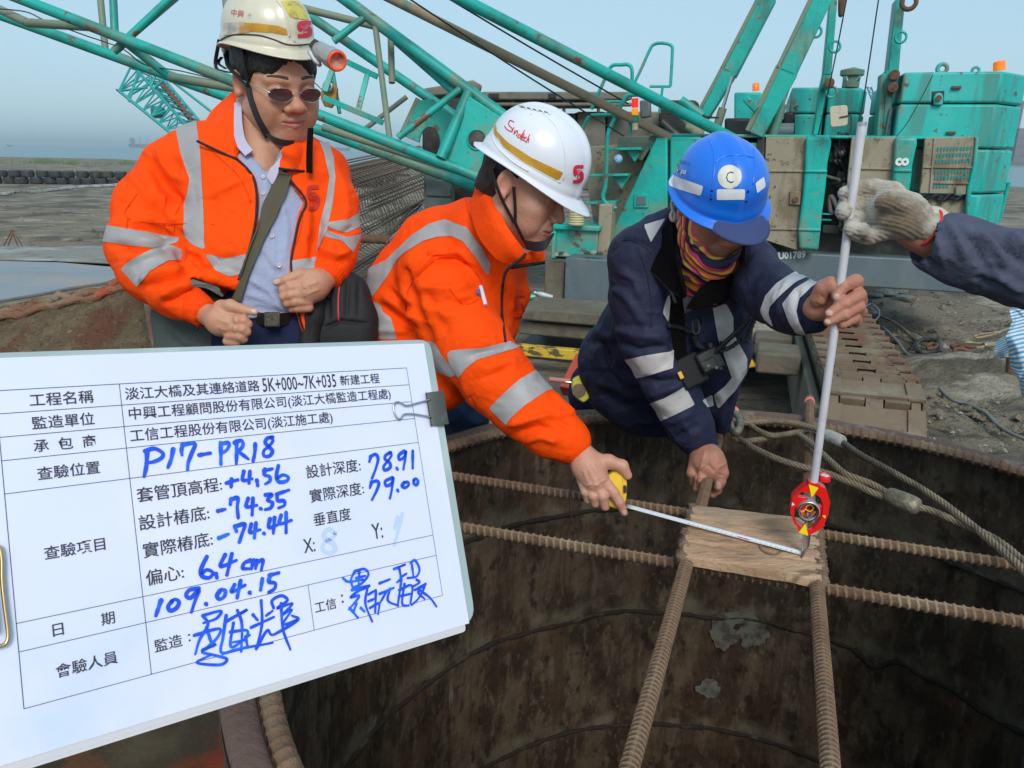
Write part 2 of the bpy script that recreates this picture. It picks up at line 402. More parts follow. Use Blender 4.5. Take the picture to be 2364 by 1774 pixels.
# far ship, boat, far shore buildings, distant crane
M['shippaint'] = mat('dark_ship_hull',(.05,.055,.06),.7); M['farland'] = mat('far_land',(.09,.10,.08),.9); M['farbld'] = mat('far_tower_block',(.15,.115,.12),.8)
def at_dist(px,py,Y):
 r = ray(px,py); return CAM + r * (Y / r[1])
def ship(px,pw,Y,name,label,cat,cranes=True):
 b0 = at_dist(px,350,Y); b1 = at_dist(px + pw,350,Y); L_ = np.linalg.norm(b1 - b0); z0 = -.45
 t = thing(name,label,cat,(b0[0],Y,z0)); H_ = L_ * .13
 h = MB(); o = np.array([b0[0],Y,z0])
 h.poly([o + [L_ * .03,0,-1],o + [L_ * .95,0,-1],o + [L_,0,H_ * 1.1],o + [L_ * .9,0,H_],o + [0,0,H_]],L_ * .15,(0,1,0)); obj('hull',h,M['shippaint'],t)
 s = MB(); s.box(o + [L_ * .13,L_ * .07,H_ * 1.8],(L_ * .12,L_ * .1,H_ * 1.7)); obj('bridge_house',s,M['farbld'],t)
 if cranes:
  for q in (.42,.66):
   c = MB(); c.bar(o + [L_ * q,L_ * .07,H_],o + [L_ * q,L_ * .07,H_ * 3.3],L_ * .012,L_ * .012); c.bar(o + [L_ * q,L_ * .07,H_ * 2],o + [L_ * (q + .09),L_ * .07,H_ * 3],L_ * .008,L_ * .008)
   obj('derrick',c,M['farbld'],t)
ship(298,62,1500,'cargo_ship','long dark cargo ship with derricks on the hazy horizon','ship')
ship(18,12,900,'fishing_boat','tiny boat alone on the sea at far left','boat',False)
ship(748,60,1700,'cargo_ship','low ship on the horizon seen between the first man and the green boom','ship',False)
fl = MB(); a_,b_ = at_dist(2262,380,620),at_dist(2900,380,620)
fl.poly([[a_[0],620,-1],[b_[0],620,-1],[b_[0],620,5],[b_[0] * .9,620,9],[b_[0] * .75,620,5],[a_[0] + 40,620,3.2],[a_[0],620,.5]],80,(0,1,0))
single('far_shore',fl,M['farland'],None,None,kind='structure')
tb = thing('tower_block','hazy mauve tower block across the water at the right edge','building',(at_dist(2345,380,640)[0],640,0))
for (x0,x1,yt) in [(2328,2372,232),(2345,2420,296),(2310,2330,325)]:
 a_,b_ = at_dist(x0,yt,640),at_dist(x1,yt,640); q = MB(); q.box([(a_[0] + b_[0]) / 2,650,a_[2] / 2],(b_[0] - a_[0],14,a_[2])); obj('tower_wall',q,M['farbld'],tb)
 n_ = max(2,int((a_[2]) / 3.4))
 for k in range(2,n_,2):
  wq = MB(); wq.box([(a_[0] + b_[0]) / 2,642.9,k * a_[2] / n_],((b_[0] - a_[0]) * .86,.3,1.1)); obj('window_band',wq,M['shippaint'],tb)
M['yellow'] = mat('chrome_yellow_paint',(.75,.45,.02),.5,var=[((.3,.2,.08),6,.5,.7,.8),((.05,.05,.04),18,.6,.7,.8)])
M['farblue'] = mat('far_blue_paint',(.05,.2,.35),.6)
fc = thing('distant_crane','far off crane jib striped yellow and blue between the turquoise masts','crane',at_dist(2030,376,90))
a_,b_,c_ = at_dist(2006,201,90),at_dist(2018,232,90),at_dist(2028,262,90); d_ = at_dist(2032,380,90)
for (p0,p1,mm,nm) in [(a_,b_,'farblue','jib_tip'),(b_,c_,'yellow','jib'),(c_,d_,'farblue','mast')]:
 q = MB(); ww = S(9,90)
 for s_ in (-.5,.5): q.bar(p0 + [ww * s_,0,0],p1 + [ww * s_ * 1.1,0,0],.12,.12)
 for k in range(6):
  q.bar(p0 + (p1 - p0) * k / 6 + [ww * (.5 if k % 2 else -.5),0,0],p0 + (p1 - p0) * (k + 1) / 6 + [ww * (-.5 if k % 2 else .5),0,0],.08,.08)
 obj(nm,q,M[mm],fc)
# ---------------- wall of old tyres
M['rubber'] = mat('old_tyre_rubber',(.035,.036,.04),.75,var=[((.10,.095,.085),5,.45,.7,.7)],bump=[(30,.3)])
def tyre_mesh():
 mb = MB(); R_,w_ = .50,.36
 prof = [(.27,.03),(.30,0),(.44,.0),(.49,.04),(R_,.09),(R_,w_ - .09),(.49,w_ - .04),(.44,w_),(.30,w_),(.27,w_ - .03),(.27,.03)]
 mb.lathe((0,0,0),(0,0,1),prof,24)
 for k in range(24):
  t = 2 * math.pi * k / 24; c,s = math.cos(t),math.sin(t)
  mb.box((c * (R_ + .008),s * (R_ + .008),w_ / 2),(.03,.06,w_ * .62),(c,s,0),(-s,c,0))
 return mb.mesh('tyre',40)
tyre_me = tyre_mesh(); tyre_me.materials.append(M['rubber'])
A0,A1 = onz(-40,424,-.05),onz(930,434,-.05)
dirw = nrm(A1 - A0); Ln = np.linalg.norm(A1 - A0); cnt = 0
s_ = 0.0; rr = np.random.RandomState(2)
while s_ < Ln:
 for lv in (0,1):
  c = A0 + dirw * (s_ + lv * .34) + np.array([0,rr.uniform(-.1,.1),lv * .37])
  q = proj(c)
  if (-60 < q[0] < 330) or (790 < q[0] < 905):
   o = bpy.data.objects.new('old_tyre',tyre_me); COL.objects.link(o); o.location = tuple(c); o.rotation_euler = (rr.uniform(-.06,.06),rr.uniform(-.06,.06),rr.uniform(0,6)); o.scale = (.64,.64,1.0)
   lab = ('dark old tyre in the %s row of the tyre wall left of the first man' if q[0] < 400 else 'dark old tyre in the %s row of the tyre wall beyond the green boom') % ('upper' if lv else 'lower')
   tag(o,lab,'tyre','old tyres stacked as a low wall'); cnt += 1
 s_ += .68
# ================================================================== CASING (open steel tube), platform
RIM = CZ - .78; CC = np.array([.546,1.34,RIM])
M['casing'] = mat('muddy_rusted_casing_steel',(.105,.074,.047),.55,
 var=[((.034,.022,.014),9,.40,.58,.95,10,(1,1,.5)),((.12,.10,.06),34,.52,.64,.7,8,(1,1,.35)),((.15,.15,.11),75,.60,.68,.6,5,(1,1,.5)),((.045,.026,.014),12,.5,.6,.7,7,(1,1,.07)),((.12,.10,.07),18,.60,.70,.3,6,(1,1,.1)),((.10,.05,.028),5,.54,.68,.6),((.015,.010,.008),22,.56,.66,.8,6,(1,1,.6)),((.17,.16,.12),26,.67,.70,.6,6,(1,1,.12))],
 bump=[(22,.6,(1,1,.3),.01),(90,.45,(1,1,.4),.006),(5,.6,None,.03)])
M['rimtop'] = mat('scuffed_rim_steel',(.14,.080,.06),.75,var=[((.30,.25,.23),9,.56,.66,.7),((.10,.05,.03),12,.5,.7,.8)],bump=[(60,.6),(14,.5,None,.02)])
ct = thing('steel_casing','large open rusty steel pile casing with mud streaked dark inside','casing',tuple(CC))
SEG = 220
def ringwall(r,z0,z1,n,noise=.0):
 th = np.linspace(0,2 * math.pi,SEG,endpoint=False); zz = np.linspace(z0,z1,n)
 V = []
 for z in zz:
  rr_ = r + noise * fbm(np.stack([np.cos(th) * 3,np.sin(th) * 3,th * 0 + z * 2],-1),3)
  V += [(CC[0] + a * math.cos(t),CC[1] + a * math.sin(t),z) for a,t in zip(rr_,th)]
 F = [(i * SEG + k,i * SEG + (k + 1) % SEG,(i + 1) * SEG + (k + 1) % SEG,(i + 1) * SEG + k) for i in range(n - 1) for k in range(SEG)]
 return MB().add(V,F)
inner = ringwall(.992,RIM - .004,-3.6,300,.006); _me = inner.mesh('casing_inner_wall',180); _z = np.array(inner.v); _b = np.zeros(len(_z))
for _dz in (-.335,-.735,-1.2): _b += np.exp(-((_z[:,2] - RIM - _dz - .025) / .035) ** 2)
_me.attributes.new('groove','FLOAT','POINT').data.foreach_set('value',_b.astype(np.float32)); obj('casing_inner_wall',_me,M['casing'],ct)
_t = M['casing'].node_tree; _N = _t.nodes; _a = _N.new('ShaderNodeAttribute'); _a.attribute_name = 'groove'; _m = _N.new('ShaderNodeMix'); _m.data_type = 'RGBA'; _tc = _N.new('ShaderNodeTexCoord'); _nz = _N.new('ShaderNodeTexNoise'); _nz.inputs['Scale'].default_value = 14; _nz.inputs['Detail'].default_value = 8
_t.links.new(_tc.outputs['Object'],_nz.inputs['Vector']); _mr = _N.new('ShaderNodeMapRange'); _mr.inputs['From Min'].default_value = .42; _mr.inputs['From Max'].default_value = .62; _mr.inputs['To Max'].default_value = .8; _t.links.new(_nz.outputs[0],_mr.inputs['Value']); _mu = _N.new('ShaderNodeMath'); _mu.operation = 'MULTIPLY'; _t.links.new(_mr.outputs[0],_mu.inputs[0]); _t.links.new(_a.outputs['Fac'],_mu.inputs[1])
_p = _N['Principled BSDF']; _src = _p.inputs['Base Color'].links[0].from_socket; _t.links.new(_mu.outputs[0],_m.inputs[0]); _t.links.new(_src,_m.inputs[6]); _m.inputs[7].default_value = (.15,.135,.09,1); _t.links.new(_m.outputs[2],_p.inputs['Base Color'])
M['flake'] = mat('pale_grey_slurry_flake',(.12,.125,.105),.7,var=[((.06,.05,.035),26,.46,.60,.95,8)])
def wallp(x,y):
 r = ray(x,y); o = CAM[:2] - CC[:2]; A_,B_,C_ = r[0] ** 2 + r[1] ** 2,o @ r[:2],o @ o - .9835 ** 2; return CAM + r * ((-B_ + math.sqrt(B_ * B_ - A_ * C_)) / A_)
for (fx,fy,fw,fh,sd_) in [(1668,1462,32,38,1),(1740,1462,36,30,5),(1700,1425,40,16,3),(1636,1590,26,18,9)]:
 tt = np.linspace(0,2 * math.pi,60,endpoint=False); k_ = 1 + .75 * fbm(np.stack([np.cos(tt) * 1.6 + sd_,np.sin(tt) * 1.6,tt * 0 + sd_],-1),4)
 pts = [wallp(fx + fw * a * math.cos(t),fy + fh * a * math.sin(t)) for t,a in zip(tt,k_)]; q = MB(); c_ = wallp(fx,fy); q.add([c_] + pts,[(0,i + 1,(i + 1) % 60 + 1) for i in range(60)]); obj('slurry_flake',q,M['flake'],ct,smooth=None)
M['casing_out'] = mat('casing_outside',(.06,.05,.04),.8,var=[((.16,.13,.10),3,.5,.7,.8),((.35,.06,.02),2.0,.55,.62,.9)],bump=[(20,.5)])
obj('casing_outer_wall',ringwall(1.046,RIM - .004,-1,6),M['casing_out'],ct,smooth=180)
rt = MB(); th = np.linspace(0,2 * math.pi,SEG * 2,endpoint=False); V = []
prof = [(.992,-.012),(.996,-.003),(1.003,.0),(1.02,.003),(1.036,.001),(1.043,-.004),(1.046,-.012)]
for (r,h) in prof:
 n_ = fbm(np.stack([np.cos(th) * 9,np.sin(th) * 9,th * 0 + r * 30],-1),3)
 V += [(CC[0] + (r + .003 * a) * math.cos(t),CC[1] + (r + .003 * a) * math.sin(t),RIM + h + .005 * a) for a,t in zip(n_,th)]
S2 = SEG * 2
rt.add(V,[(i * S2 + k,i * S2 + (k + 1) % S2,(i + 1) * S2 + (k + 1) % S2,(i + 1) * S2 + k) for i in range(len(prof) - 1) for k in range(S2)])
obj('casing_rim',rt,M['rimtop'],ct,smooth=180)
M['seam'] = mat('muddy_weld_seam',(.022,.014,.009),.9,var=[((.09,.075,.05),9,.55,.68,.7)],bump=[(60,.8)])
for (dz,amp,seed) in [(-.335,.004,1.),(-.735,.010,4.),(-1.2,.01,8.),(-1.7,.01,12.)]:
 th = np.linspace(0,2 * math.pi,360,endpoint=False)
 nz_ = fbm(np.stack([np.cos(th) * 4 + seed,np.sin(th) * 4,th * 0 + seed],-1),4) * amp * 3
 if dz == -.735:   # the kink on the right hand side of the second seam
  pk = onp(2040,1545,np.array([CC[0],CC[1] + .9,0]),np.array([0,1.,0]))
  tk = math.atan2(pk[1] - CC[1],pk[0] - CC[0]); nz_ += -.035 * np.exp(-((th - tk) / .035) ** 2) + .02 * np.exp(-((th - tk + .07) / .04) ** 2)
 sm = MB(); sm.tube([(CC[0] + .989 * math.cos(t),CC[1] + .989 * math.sin(t),RIM + dz + a) for t,a in zip(th,nz_)],.0075,8,closed=True,rfn=lambda s,t,R: R * (1 + .35 * np.sin(s * 90) * np.sin(s * 37)))
 obj('weld_seam',sm,M['seam'],ct,smooth=180)
wtr = MB(); wtr.lathe((CC[0],CC[1],-3.2),(0,0,1),[(0.001,0),(.99,0)],64)
single('slurry_water',wtr,mat('dark_slurry',(.03,.028,.022),.2),None,None,kind='structure')
# platform ring of plates around the casing
M['plat'] = mat('dark_steel_platform',(.045,.034,.020),.9,spec=.15,var=[((.085,.065,.04),4,.45,.7,.8),((.22,.03,.010),1.6,.46,.60,.9),((.13,.05,.025),6,.5,.6,.7),((.03,.028,.025),7,.5,.7,.7)],bump=[(30,.5),(8,.4,None,.02)])
pl = thing('work_platform','dark steel working platform around the casing with orange red painted patches','platform',(CC[0],CC[1],0))
PZ = .55
for k in range(16):
 t0,t1 = 2 * math.pi * k / 16 + .004,2 * math.pi * (k + 1) / 16 - .004; q = MB(); tt = np.linspace(t0,t1,7)
 out = [(CC[0] + 1.95 * math.cos(t),CC[1] + 1.75 * math.sin(t),PZ) for t in tt] + [(CC[0] + 1.06 * math.cos(t),CC[1] + 1.06 * math.sin(t),PZ) for t in tt[::-1]]
 q.poly(out,-.012,(0,0,1)); obj('deck_plate',q,M['plat'],pl)
for k in range(8):
 t = 2 * math.pi * (k + .5) / 8; q = MB(); q.bar((CC[0] + 1.75 * math.cos(t),CC[1] + 1.55 * math.sin(t),-.1),(CC[0] + 1.75 * math.cos(t),CC[1] + 1.55 * math.sin(t),PZ - .013),.14,.14); obj('leg',q,M['plat'],pl)
for (t,r0) in [(205,1.0),(240,1.0),(290,1.0)]:
 t = rad(t); q = MB(); q.bar((CC[0] + 1.07 * math.cos(t),CC[1] + 1.07 * math.sin(t),PZ + .12),(CC[0] + 1.7 * math.cos(t),CC[1] + 1.6 * math.sin(t),PZ + .12),.10,.22); obj('clamp_beam',q,M['plat'],pl,bevel=.01)
# ================================================================== REBARS
def rebar_rfn(r,pitch,hgt,lead=1.0):
 def fn(s,th,R):
  ph = (s / pitch + lead * np.abs(((th / math.pi) % 1) - .5)) % 1.0
  rib = np.clip(1.6 - np.abs(ph - .5) / .14,0,1)
  lon = np.maximum(np.clip(1 - np.abs(np.angle(np.exp(1j * th))) / .32,0,1),np.clip(1 - np.abs(np.angle(np.exp(1j * (th - math.pi)))) / .32,0,1))
  return R * (1 + hgt * np.maximum(rib,lon))
 return fn
def rebar(pts,r,pitch=None,up=None,hgt=.30,lead=.5,closed=False):
 pitch = pitch or r * 1.35
 p = resample(pts,pitch / 7) if not closed else np.array(pts)
 fn = rebar_rfn(r,pitch,hgt,lead); me = MB().tube(p,r * .84,18,rfn=fn,up=up,closed=closed,caps=False).mesh('rebar',60)
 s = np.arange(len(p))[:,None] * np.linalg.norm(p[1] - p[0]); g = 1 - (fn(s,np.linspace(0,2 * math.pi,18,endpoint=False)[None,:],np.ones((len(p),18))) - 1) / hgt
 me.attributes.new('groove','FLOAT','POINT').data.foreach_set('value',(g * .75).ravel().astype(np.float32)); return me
ZU,ZL = RIM + .014,RIM - .012
th = np.linspace(0,2 * math.pi,2600,endpoint=False)
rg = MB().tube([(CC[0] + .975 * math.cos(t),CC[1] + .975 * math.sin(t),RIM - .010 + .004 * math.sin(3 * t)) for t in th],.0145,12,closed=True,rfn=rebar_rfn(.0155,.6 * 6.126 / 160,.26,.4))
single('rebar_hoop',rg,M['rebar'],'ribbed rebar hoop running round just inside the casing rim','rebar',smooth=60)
bars = [
 ('bar1',[(900,1077),(2420,1317)],ZL,.0125,'upper of two long rusty rebars crossing the casing from side to side',True),
 ('bar2',[(900,1190),(2440,1450)],ZL,.0130,'lower of two long rusty rebars crossing the casing from side to side',True),
 ('bar3',[(1676,958),(1637,1095),(1583,1308),(1440,1820)],ZU,.0132,'rusty rebar gripped by the blue helmeted man, running under the left plate end',False),
 ('bar4',[(1868,928),(1868,1040),(1867,1120),(1874,1230),(1885,1345),(1921,1830)],ZU,.0132,'rusty rebar behind the prism pole with a pink ring at its far tip',False),
]
for nm,pts,z,r,lab,ext in bars:
 W_ = [onz(x,y,z) for x,y in pts]
 if nm == 'bar4': W_[0] = W_[0] + [0,0,.012]
 p = smooth_path(W_,12) if len(W_) > 2 else W_
 if nm in ('bar1','bar2'):
  a_,b_ = W_; d_ = nrm(b_ - a_)
  # clip to casing circle r=.985
  oc = (a_ - CC)[:2]; B_ = np.dot(oc,d_[:2]); C_ = np.dot(oc,oc) - .985 ** 2; dsq = math.sqrt(B_ * B_ - C_)
  p = [a_ + d_ * (-B_ - dsq),a_ + d_ * (-B_ + dsq)]
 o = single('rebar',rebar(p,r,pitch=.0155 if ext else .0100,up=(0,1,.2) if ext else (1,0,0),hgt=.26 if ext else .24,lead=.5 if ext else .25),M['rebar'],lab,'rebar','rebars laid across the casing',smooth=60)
 if nm == 'bar4':
  pk = MB(); c0 = p[0] + (np.array(p[1]) - p[0]) * 1.0; dd = nrm(np.array(p[2]) - p[0]); q0 = np.array(p[0]) + dd * .035
  pk.tube([q0,q0 + dd * .012],.0165,16); obj('paint_ring',pk,mat('pink_marking_paint',(.85,.22,.2),.6),o)
# plate
M['plate'] = mat('weathered_tan_board',(.50,.32,.19),.85,
 var=[((.30,.165,.09),7,.46,.66,.7,9,(.8,2.2,1)),((.62,.47,.32),7,.52,.64,.75,8,(1,2.5,1)),((.17,.11,.065),12,.58,.68,.8,8,(.8,2,1)),((.26,.22,.17),5,.54,.64,.6),((.62,.55,.44),60,.70,.73,.8)],
 bump=[(14,.6,(1,6,1),.012),(120,.4)])
ZP = RIM + .030
PL = [(1606,1163),(1700,1172),(1835,1188),(1884,1207),(1892,1250),(1894,1300),(1899,1336),(1840,1333),(1700,1309),(1600,1291),(1571,1284),(1580,1255),(1590,1232),(1592,1205),(1588,1190)]
pm = MB(); outl = [onz(x,y,ZP) for x,y in PL]
# four strips split lengthwise with narrow recessed joints
def lerp(a,b,t): return np.asarray(a) * (1 - t) + np.asarray(b) * t
TL,TR,BR,BL = onz(1600,1163,ZP),onz(1888,1199,ZP),onz(1899,1338,ZP),onz(1573,1284,ZP)
pt = thing('cross_plate','weathered tan wooden board lying on the rebar cross under the prism pole','board',tuple((TL + BR) / 2))
cuts = [0,.30,.47,.74,1.0]
for i in range(4):
 a0,a1 = cuts[i] + .004,cuts[i + 1] - .004
 nU = 30; G_ = []
 for k in range(nU + 1):
  u = k / nU; row = []
  for j in range(7):
   v = a0 + (a1 - a0) * j / 6
   jag = .006 * pnoise(np.array([[u * 3,v * 40,i * 2.]]))[0]
   uu = u * 1.0
   p = lerp(lerp(TL,TR,uu),lerp(BL,BR,uu),v)
   ed = .005 * pnoise(np.array([[v * 30,i * 3.,7.]]))[0] * (1 if k in (0,nU) else 0)
   p = p + nrm(TR - TL) * ed + np.array([0,0,.0025 * pnoise(np.array([[u * 6,v * 14,3.]]))[0] - (.002 if j in (0,6) else 0)])
   row.append(p)
  G_.append(row)
 q = MB(); q.grid(np.array(G_),.017,(0,0,1)); obj('plank',q,M['plate'],pt,smooth=50)
wb = MB(); M['weld'] = mat('rough_weld_crust',(.20,.13,.08),.9,var=[((.34,.25,.16),40,.5,.65,.8)],bump=[(90,1,None,.01)])
for (a_,b_) in [(TL,BL),(TR,BR)]:
 q = MB(); q.tube(resample([a_ + [0,0,-.01],b_ + [0,0,-.01]],.006),.011,8,rfn=lambda s,t,R: R * (1 + .3 * np.sin(s * 310 + 3 * t) + .25 * np.sin(s * 131 + t))); obj('edge_crust',q,M['weld'],pt,smooth=180)
kn = MB(); kc = onz(1945 - 167 + 0,1322 - 50 - 0,ZP + .001)
kc = onz(1779,1268,ZP + .0015); kn.ring(kc,(0,0,1),.020,.0022,24,6); obj('knot',kn,M['weld'],pt)
# ================================================================== WIRE ROPES
def rope_rfn(R0,lay):
 def fn(s,th,R):
  a = ((th - 2 * math.pi * s / lay) * 6 / (2 * math.pi)) % 1.0
  b = ((th * 1 + 2 * math.pi * s / (lay * .35)) * 9 / (2 * math.pi)) % 1.0
  return R * (.62 + .38 * np.sqrt(np.clip(1 - (2 * a - 1) ** 2,0,1))) * (1 + .03 * np.sin(2 * math.pi * b))
 return fn
def rope(pts,r=.0083,lay=.075):
 p = resample(smooth_path(pts,10),.003); seg = 30
 me = MB().tube(p,r,seg,rfn=rope_rfn(r,lay),caps=False).mesh('rope',180)
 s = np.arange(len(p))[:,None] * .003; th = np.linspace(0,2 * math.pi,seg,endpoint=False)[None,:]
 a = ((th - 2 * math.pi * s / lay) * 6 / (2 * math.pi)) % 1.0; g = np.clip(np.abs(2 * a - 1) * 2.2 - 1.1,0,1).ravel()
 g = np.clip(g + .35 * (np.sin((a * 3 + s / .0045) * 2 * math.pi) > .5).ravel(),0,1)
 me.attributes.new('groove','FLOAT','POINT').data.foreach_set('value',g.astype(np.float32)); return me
def RZ(pts,h0=.03,sag=.0):
 n = len(pts) - 1
 return [onz(x,y,RIM + h0 - sag * math.sin(math.pi * i / max(1,n))) for i,(x,y) in enumerate(pts)]
sl_ = thing('wire_sling','greasy brown wire rope sling with looped eyes draped over the far rim','wire rope',tuple(onz(1900,1080,RIM)))
R1 = RZ([(1715,966),(1746,992),(1781,1006),(1816,1003),(1838,1001),(1860,1014),(1882,1033),(1917,1065),(1949,1093),(1980,1106),(2012,1118),(2053,1141)],.045)
R2 = RZ([(1690,975),(1697,1000),(1708,1014),(1743,1036),(1790,1058),(1838,1074),(1885,1087),(1917,1096),(1949,1109),(1980,1121),(2012,1137),(2053,1152)],.034)
R2b = RZ([(2115,1170),(2150,1180),(2198,1200),(2250,1222),(2307,1252),(2364,1298),(2420,1350)],.034)
R3 = RZ([(1712,978),(1737,976),(1790,974),(1838,979),(1885,992),(1912,1005)],.05)
R3b = RZ([(1942,1018),(1984,1049),(2067,1094),(2154,1146),(2241,1211),(2307,1266),(2364,1318),(2420,1375)],.048)
R4 = RZ([(1690,1010),(1711,1019),(1752,1016),(1790,1009),(1841,998),(1869,996),(1905,1003)],.030)
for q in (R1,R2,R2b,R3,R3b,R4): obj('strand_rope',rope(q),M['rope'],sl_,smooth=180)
for _k,_c in (('rope',(.035,.025,.017,1)),('rebar',(.055,.03,.018,1))):  # grease and rust in the grooves, painted darker to add to their faint shade
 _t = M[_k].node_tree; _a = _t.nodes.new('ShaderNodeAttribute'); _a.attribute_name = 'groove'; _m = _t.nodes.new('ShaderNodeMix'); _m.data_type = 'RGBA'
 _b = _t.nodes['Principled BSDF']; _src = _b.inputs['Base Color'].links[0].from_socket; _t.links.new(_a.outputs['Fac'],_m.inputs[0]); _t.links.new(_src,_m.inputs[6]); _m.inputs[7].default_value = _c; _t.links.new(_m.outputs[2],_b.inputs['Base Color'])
M['ferrule'] = mat('worn_alloy_ferrule',(.30,.27,.19),.5,.5,var=[((.14,.11,.07),16,.45,.65,.8),((.5,.48,.42),20,.6,.7,.6)],bump=[(60,.5)])
def ferrule(a,b,r):
 d = nrm(np.array(b) - a); L_ = np.linalg.norm(np.array(b) - a)
 return MB().lathe(a,d,[(.001,0),(r * .7,0),(r * .92,L_ * .06),(r,L_ * .2),(r * 1.02,L_ * .5),(r,L_ * .8),(r * .88,L_ * .94),(r * .6,L_),(.001,L_)],20)
obj('ferrule',ferrule(*RZ([(2047,1143),(2122,1172)],.038),.021),M['ferrule'],sl_,smooth=40)
obj('ferrule',ferrule(*RZ([(1903,1003),(1948,1022)],.048),.018),mat('chalky_ferrule',(.5,.48,.43),.7,var=[((.22,.19,.13),30,.5,.62,.9)],bump=[(70,.6)]),sl_,smooth=40)
hk = MB(); hk.tube(smooth_path(RZ([(1690,950),(1705,962),(1709,985),(1700,998),(1688,990),(1682,968),(1690,950)],.05),6),.0105,12)
single('shackle',hk,M['ferrule'],'worn grey steel ring hooked on the rim beside the blue jacket hem','shackle',smooth=180)
tp = MB(); tp.box(onz(1699,946,RIM + .03),(.012,.03,.012)); single('marker_stub',tp,mat('pink_plastic',(.9,.25,.22),.5),'tiny pink marker on the far rim beside the blue jacket','marker',bevel=.003)
# ================================================================== LEFT HAND RUSTY MUD BOX
M['galv'] = mat('wet_pale_steel_plate',(.25,.27,.29),.6,.0,var=[((.33,.28,.22),3.5,.5,.62,.8),((.20,.22,.24),2,.45,.7,.6,6,(1,3,1)),((.30,.07,.03),9,.66,.72,.9)],bump=[(25,.3)])
M['mudrust'] = mat('mud_over_red_rust',(.20,.095,.05),.85,var=[((.24,.20,.14),5,.42,.6,.9),((.36,.06,.02),4,.57,.66,.85),((.10,.05,.03),12,.5,.7,.7)],bump=[(14,.9,None,.03),(60,.7)])
M['mudsheet'] = mat('mud_plastered_plate',(.125,.088,.045),.9,var=[((.19,.14,.075),7,.4,.65,.8),((.13,.045,.02),3.0,.50,.62,.9),((.24,.19,.11),40,.55,.7,.6)],bump=[(45,1,None,.03),(11,.8,None,.05),(150,.7,None,.01)])
bx = thing('mud_hopper','rusty steel hopper caked in mud with pale wet top plate left of the first man','hopper',P(100,780,2.3) * [1,1,0])
zt = 1.60
def TOPZ(x,y): return onz(x,y,zt)
top = MB(); top.poly([TOPZ(-60,601),TOPZ(140,606),TOPZ(280,618),TOPZ(292,627),TOPZ(286,640),TOPZ(235,651),TOPZ(160,662),TOPZ(90,676),TOPZ(-60,700)],-.012,(0,0,1)); obj('top_plate',top,M['galv'],bx,bevel=.003)
lip = MB(); e = smooth_path([TOPZ(290,628),TOPZ(286,643),TOPZ(235,653),TOPZ(160,665),TOPZ(90,679),TOPZ(-60,704)],10); e = np.array(e)
G_ = []
for k,p in enumerate(e):
 j = .012 * pnoise(np.array([[k * .35,2,1.]]))[0]
 G_.append([p + [0,.02,-.013],p + [0,-.012 + j,-.016],p + [0,-.02 + j,-.035],p + [0,.005,-.05 + j],p + [0,-.01,-.075],p + [0,-.05 + j * 2,-.085]])
lip.grid(np.array(G_),.01); obj('torn_lip',lip,M['mudrust'],bx,smooth=60)
# mud ledge between lip and curved plate, and the curved plate
def curve_plate():
 topl = [(-60,742),(0,735),(70,722),(140,706),(210,690),(270,672),(310,660),(340,668)]
 rows = []
 T = smooth_path([P(x,y,2.18 - (x + 60) * .0002) for x,y in topl],5)
 bot = smooth_path([P(x,y,2.12 - (x + 60) * .0002) for x,y in [(-60,1000),(0,1000),(90,1000),(180,1000),(270,1000),(340,1000),(400,1000),(425,1000)]],5)
 G_ = []
 for a,b in zip(T,bot):
  r = []
  for j in range(26):
   t = j / 25; bul = .12 * math.sin(min(1,t * 2.4) * math.pi / 2)
   p = lerp(a,b,t) + np.array([bul * .35,-bul * .9,0.0]) + np.array([0,-.006,.01]) * pnoise(np.array([[a[0] * 9,t * 7,2.]]))[0]
   r.append(p)
  G_.append(r)
 return np.array(G_)
cp = MB(); cp.grid(curve_plate(),.02); obj('curved_front_plate',cp,M['mudsheet'],bx,smooth=180)
G0 = curve_plate()[:,0]; led = MB(); G_ = []
for k,p in enumerate(G0):
 q = e[int(len(e) * (1 - (k + .5) / len(G0)))] + [0,-.03,-.085]
 G_.append([lerp(p,q,t) + np.array([0,0,.025 * fbm(np.array([[p[0] * 12,t * 4,k * .3]]))[0] + .01]) for t in np.linspace(0,1,8)])
led.grid(np.array(G_),.02); obj('mud_ledge',led,M['mudrust'],bx,smooth=180)
ed = MB(); ed.tube(G0 + [0,-.003,.004],.012,8,rfn=lambda s,t,R: R * (1 + .4 * np.sin(s * 60 + t) + .2 * np.sin(s * 190))); obj('rolled_edge',ed,M['mudrust'],bx,smooth=180)
rp = MB(); Gc = curve_plate(); rp.tube(resample([p for p in Gc[-1]],.02),.014,8); obj('side_edge',rp,M['mudrust'],bx,smooth=180)
# small rusty rebar trestle on the ground far left
tr = thing('rebar_trestle','small rusty rebar trestle standing on the silt at far left','trestle',onz(30,580,0))
for (a_,b_) in [((28,532),(2,580)),((33,532),(14,578)),((30,535),(60,580)),((26,532),(46,579)),((4,578),(62,578))]:
 q = MB(); z0 = onz(a_[0],578,0);
 pa = onp(a_[0],a_[1],z0,np.array([0,1.,0])); pb_ = onp(b_[0],b_[1],z0,np.array([0,1.,0])); q.tube([pa,pb_],.012,8); obj('leg',q,M['rust'],tr)
# pale tarpaulin / plates lying left
tpz = MB(); tpz.poly([onz(x,y,.06) for x,y in [(-40,573),(40,570),(120,575),(200,570),(290,573),(290,612),(120,604),(-40,602)]],.03,(0,0,1))
single('mud_slab',tpz,mat('pale_wet_mud_slab',(.22,.20,.155),.6,var=[((.36,.37,.36),1.5,.5,.62,.8,6,(.5,2,1)),((.12,.1,.07),3,.5,.7,.8)],bump=[(12,.7,None,.03)]),'flat pale mud covered slab on the ground behind the rusty hopper','slab',bevel=.01)
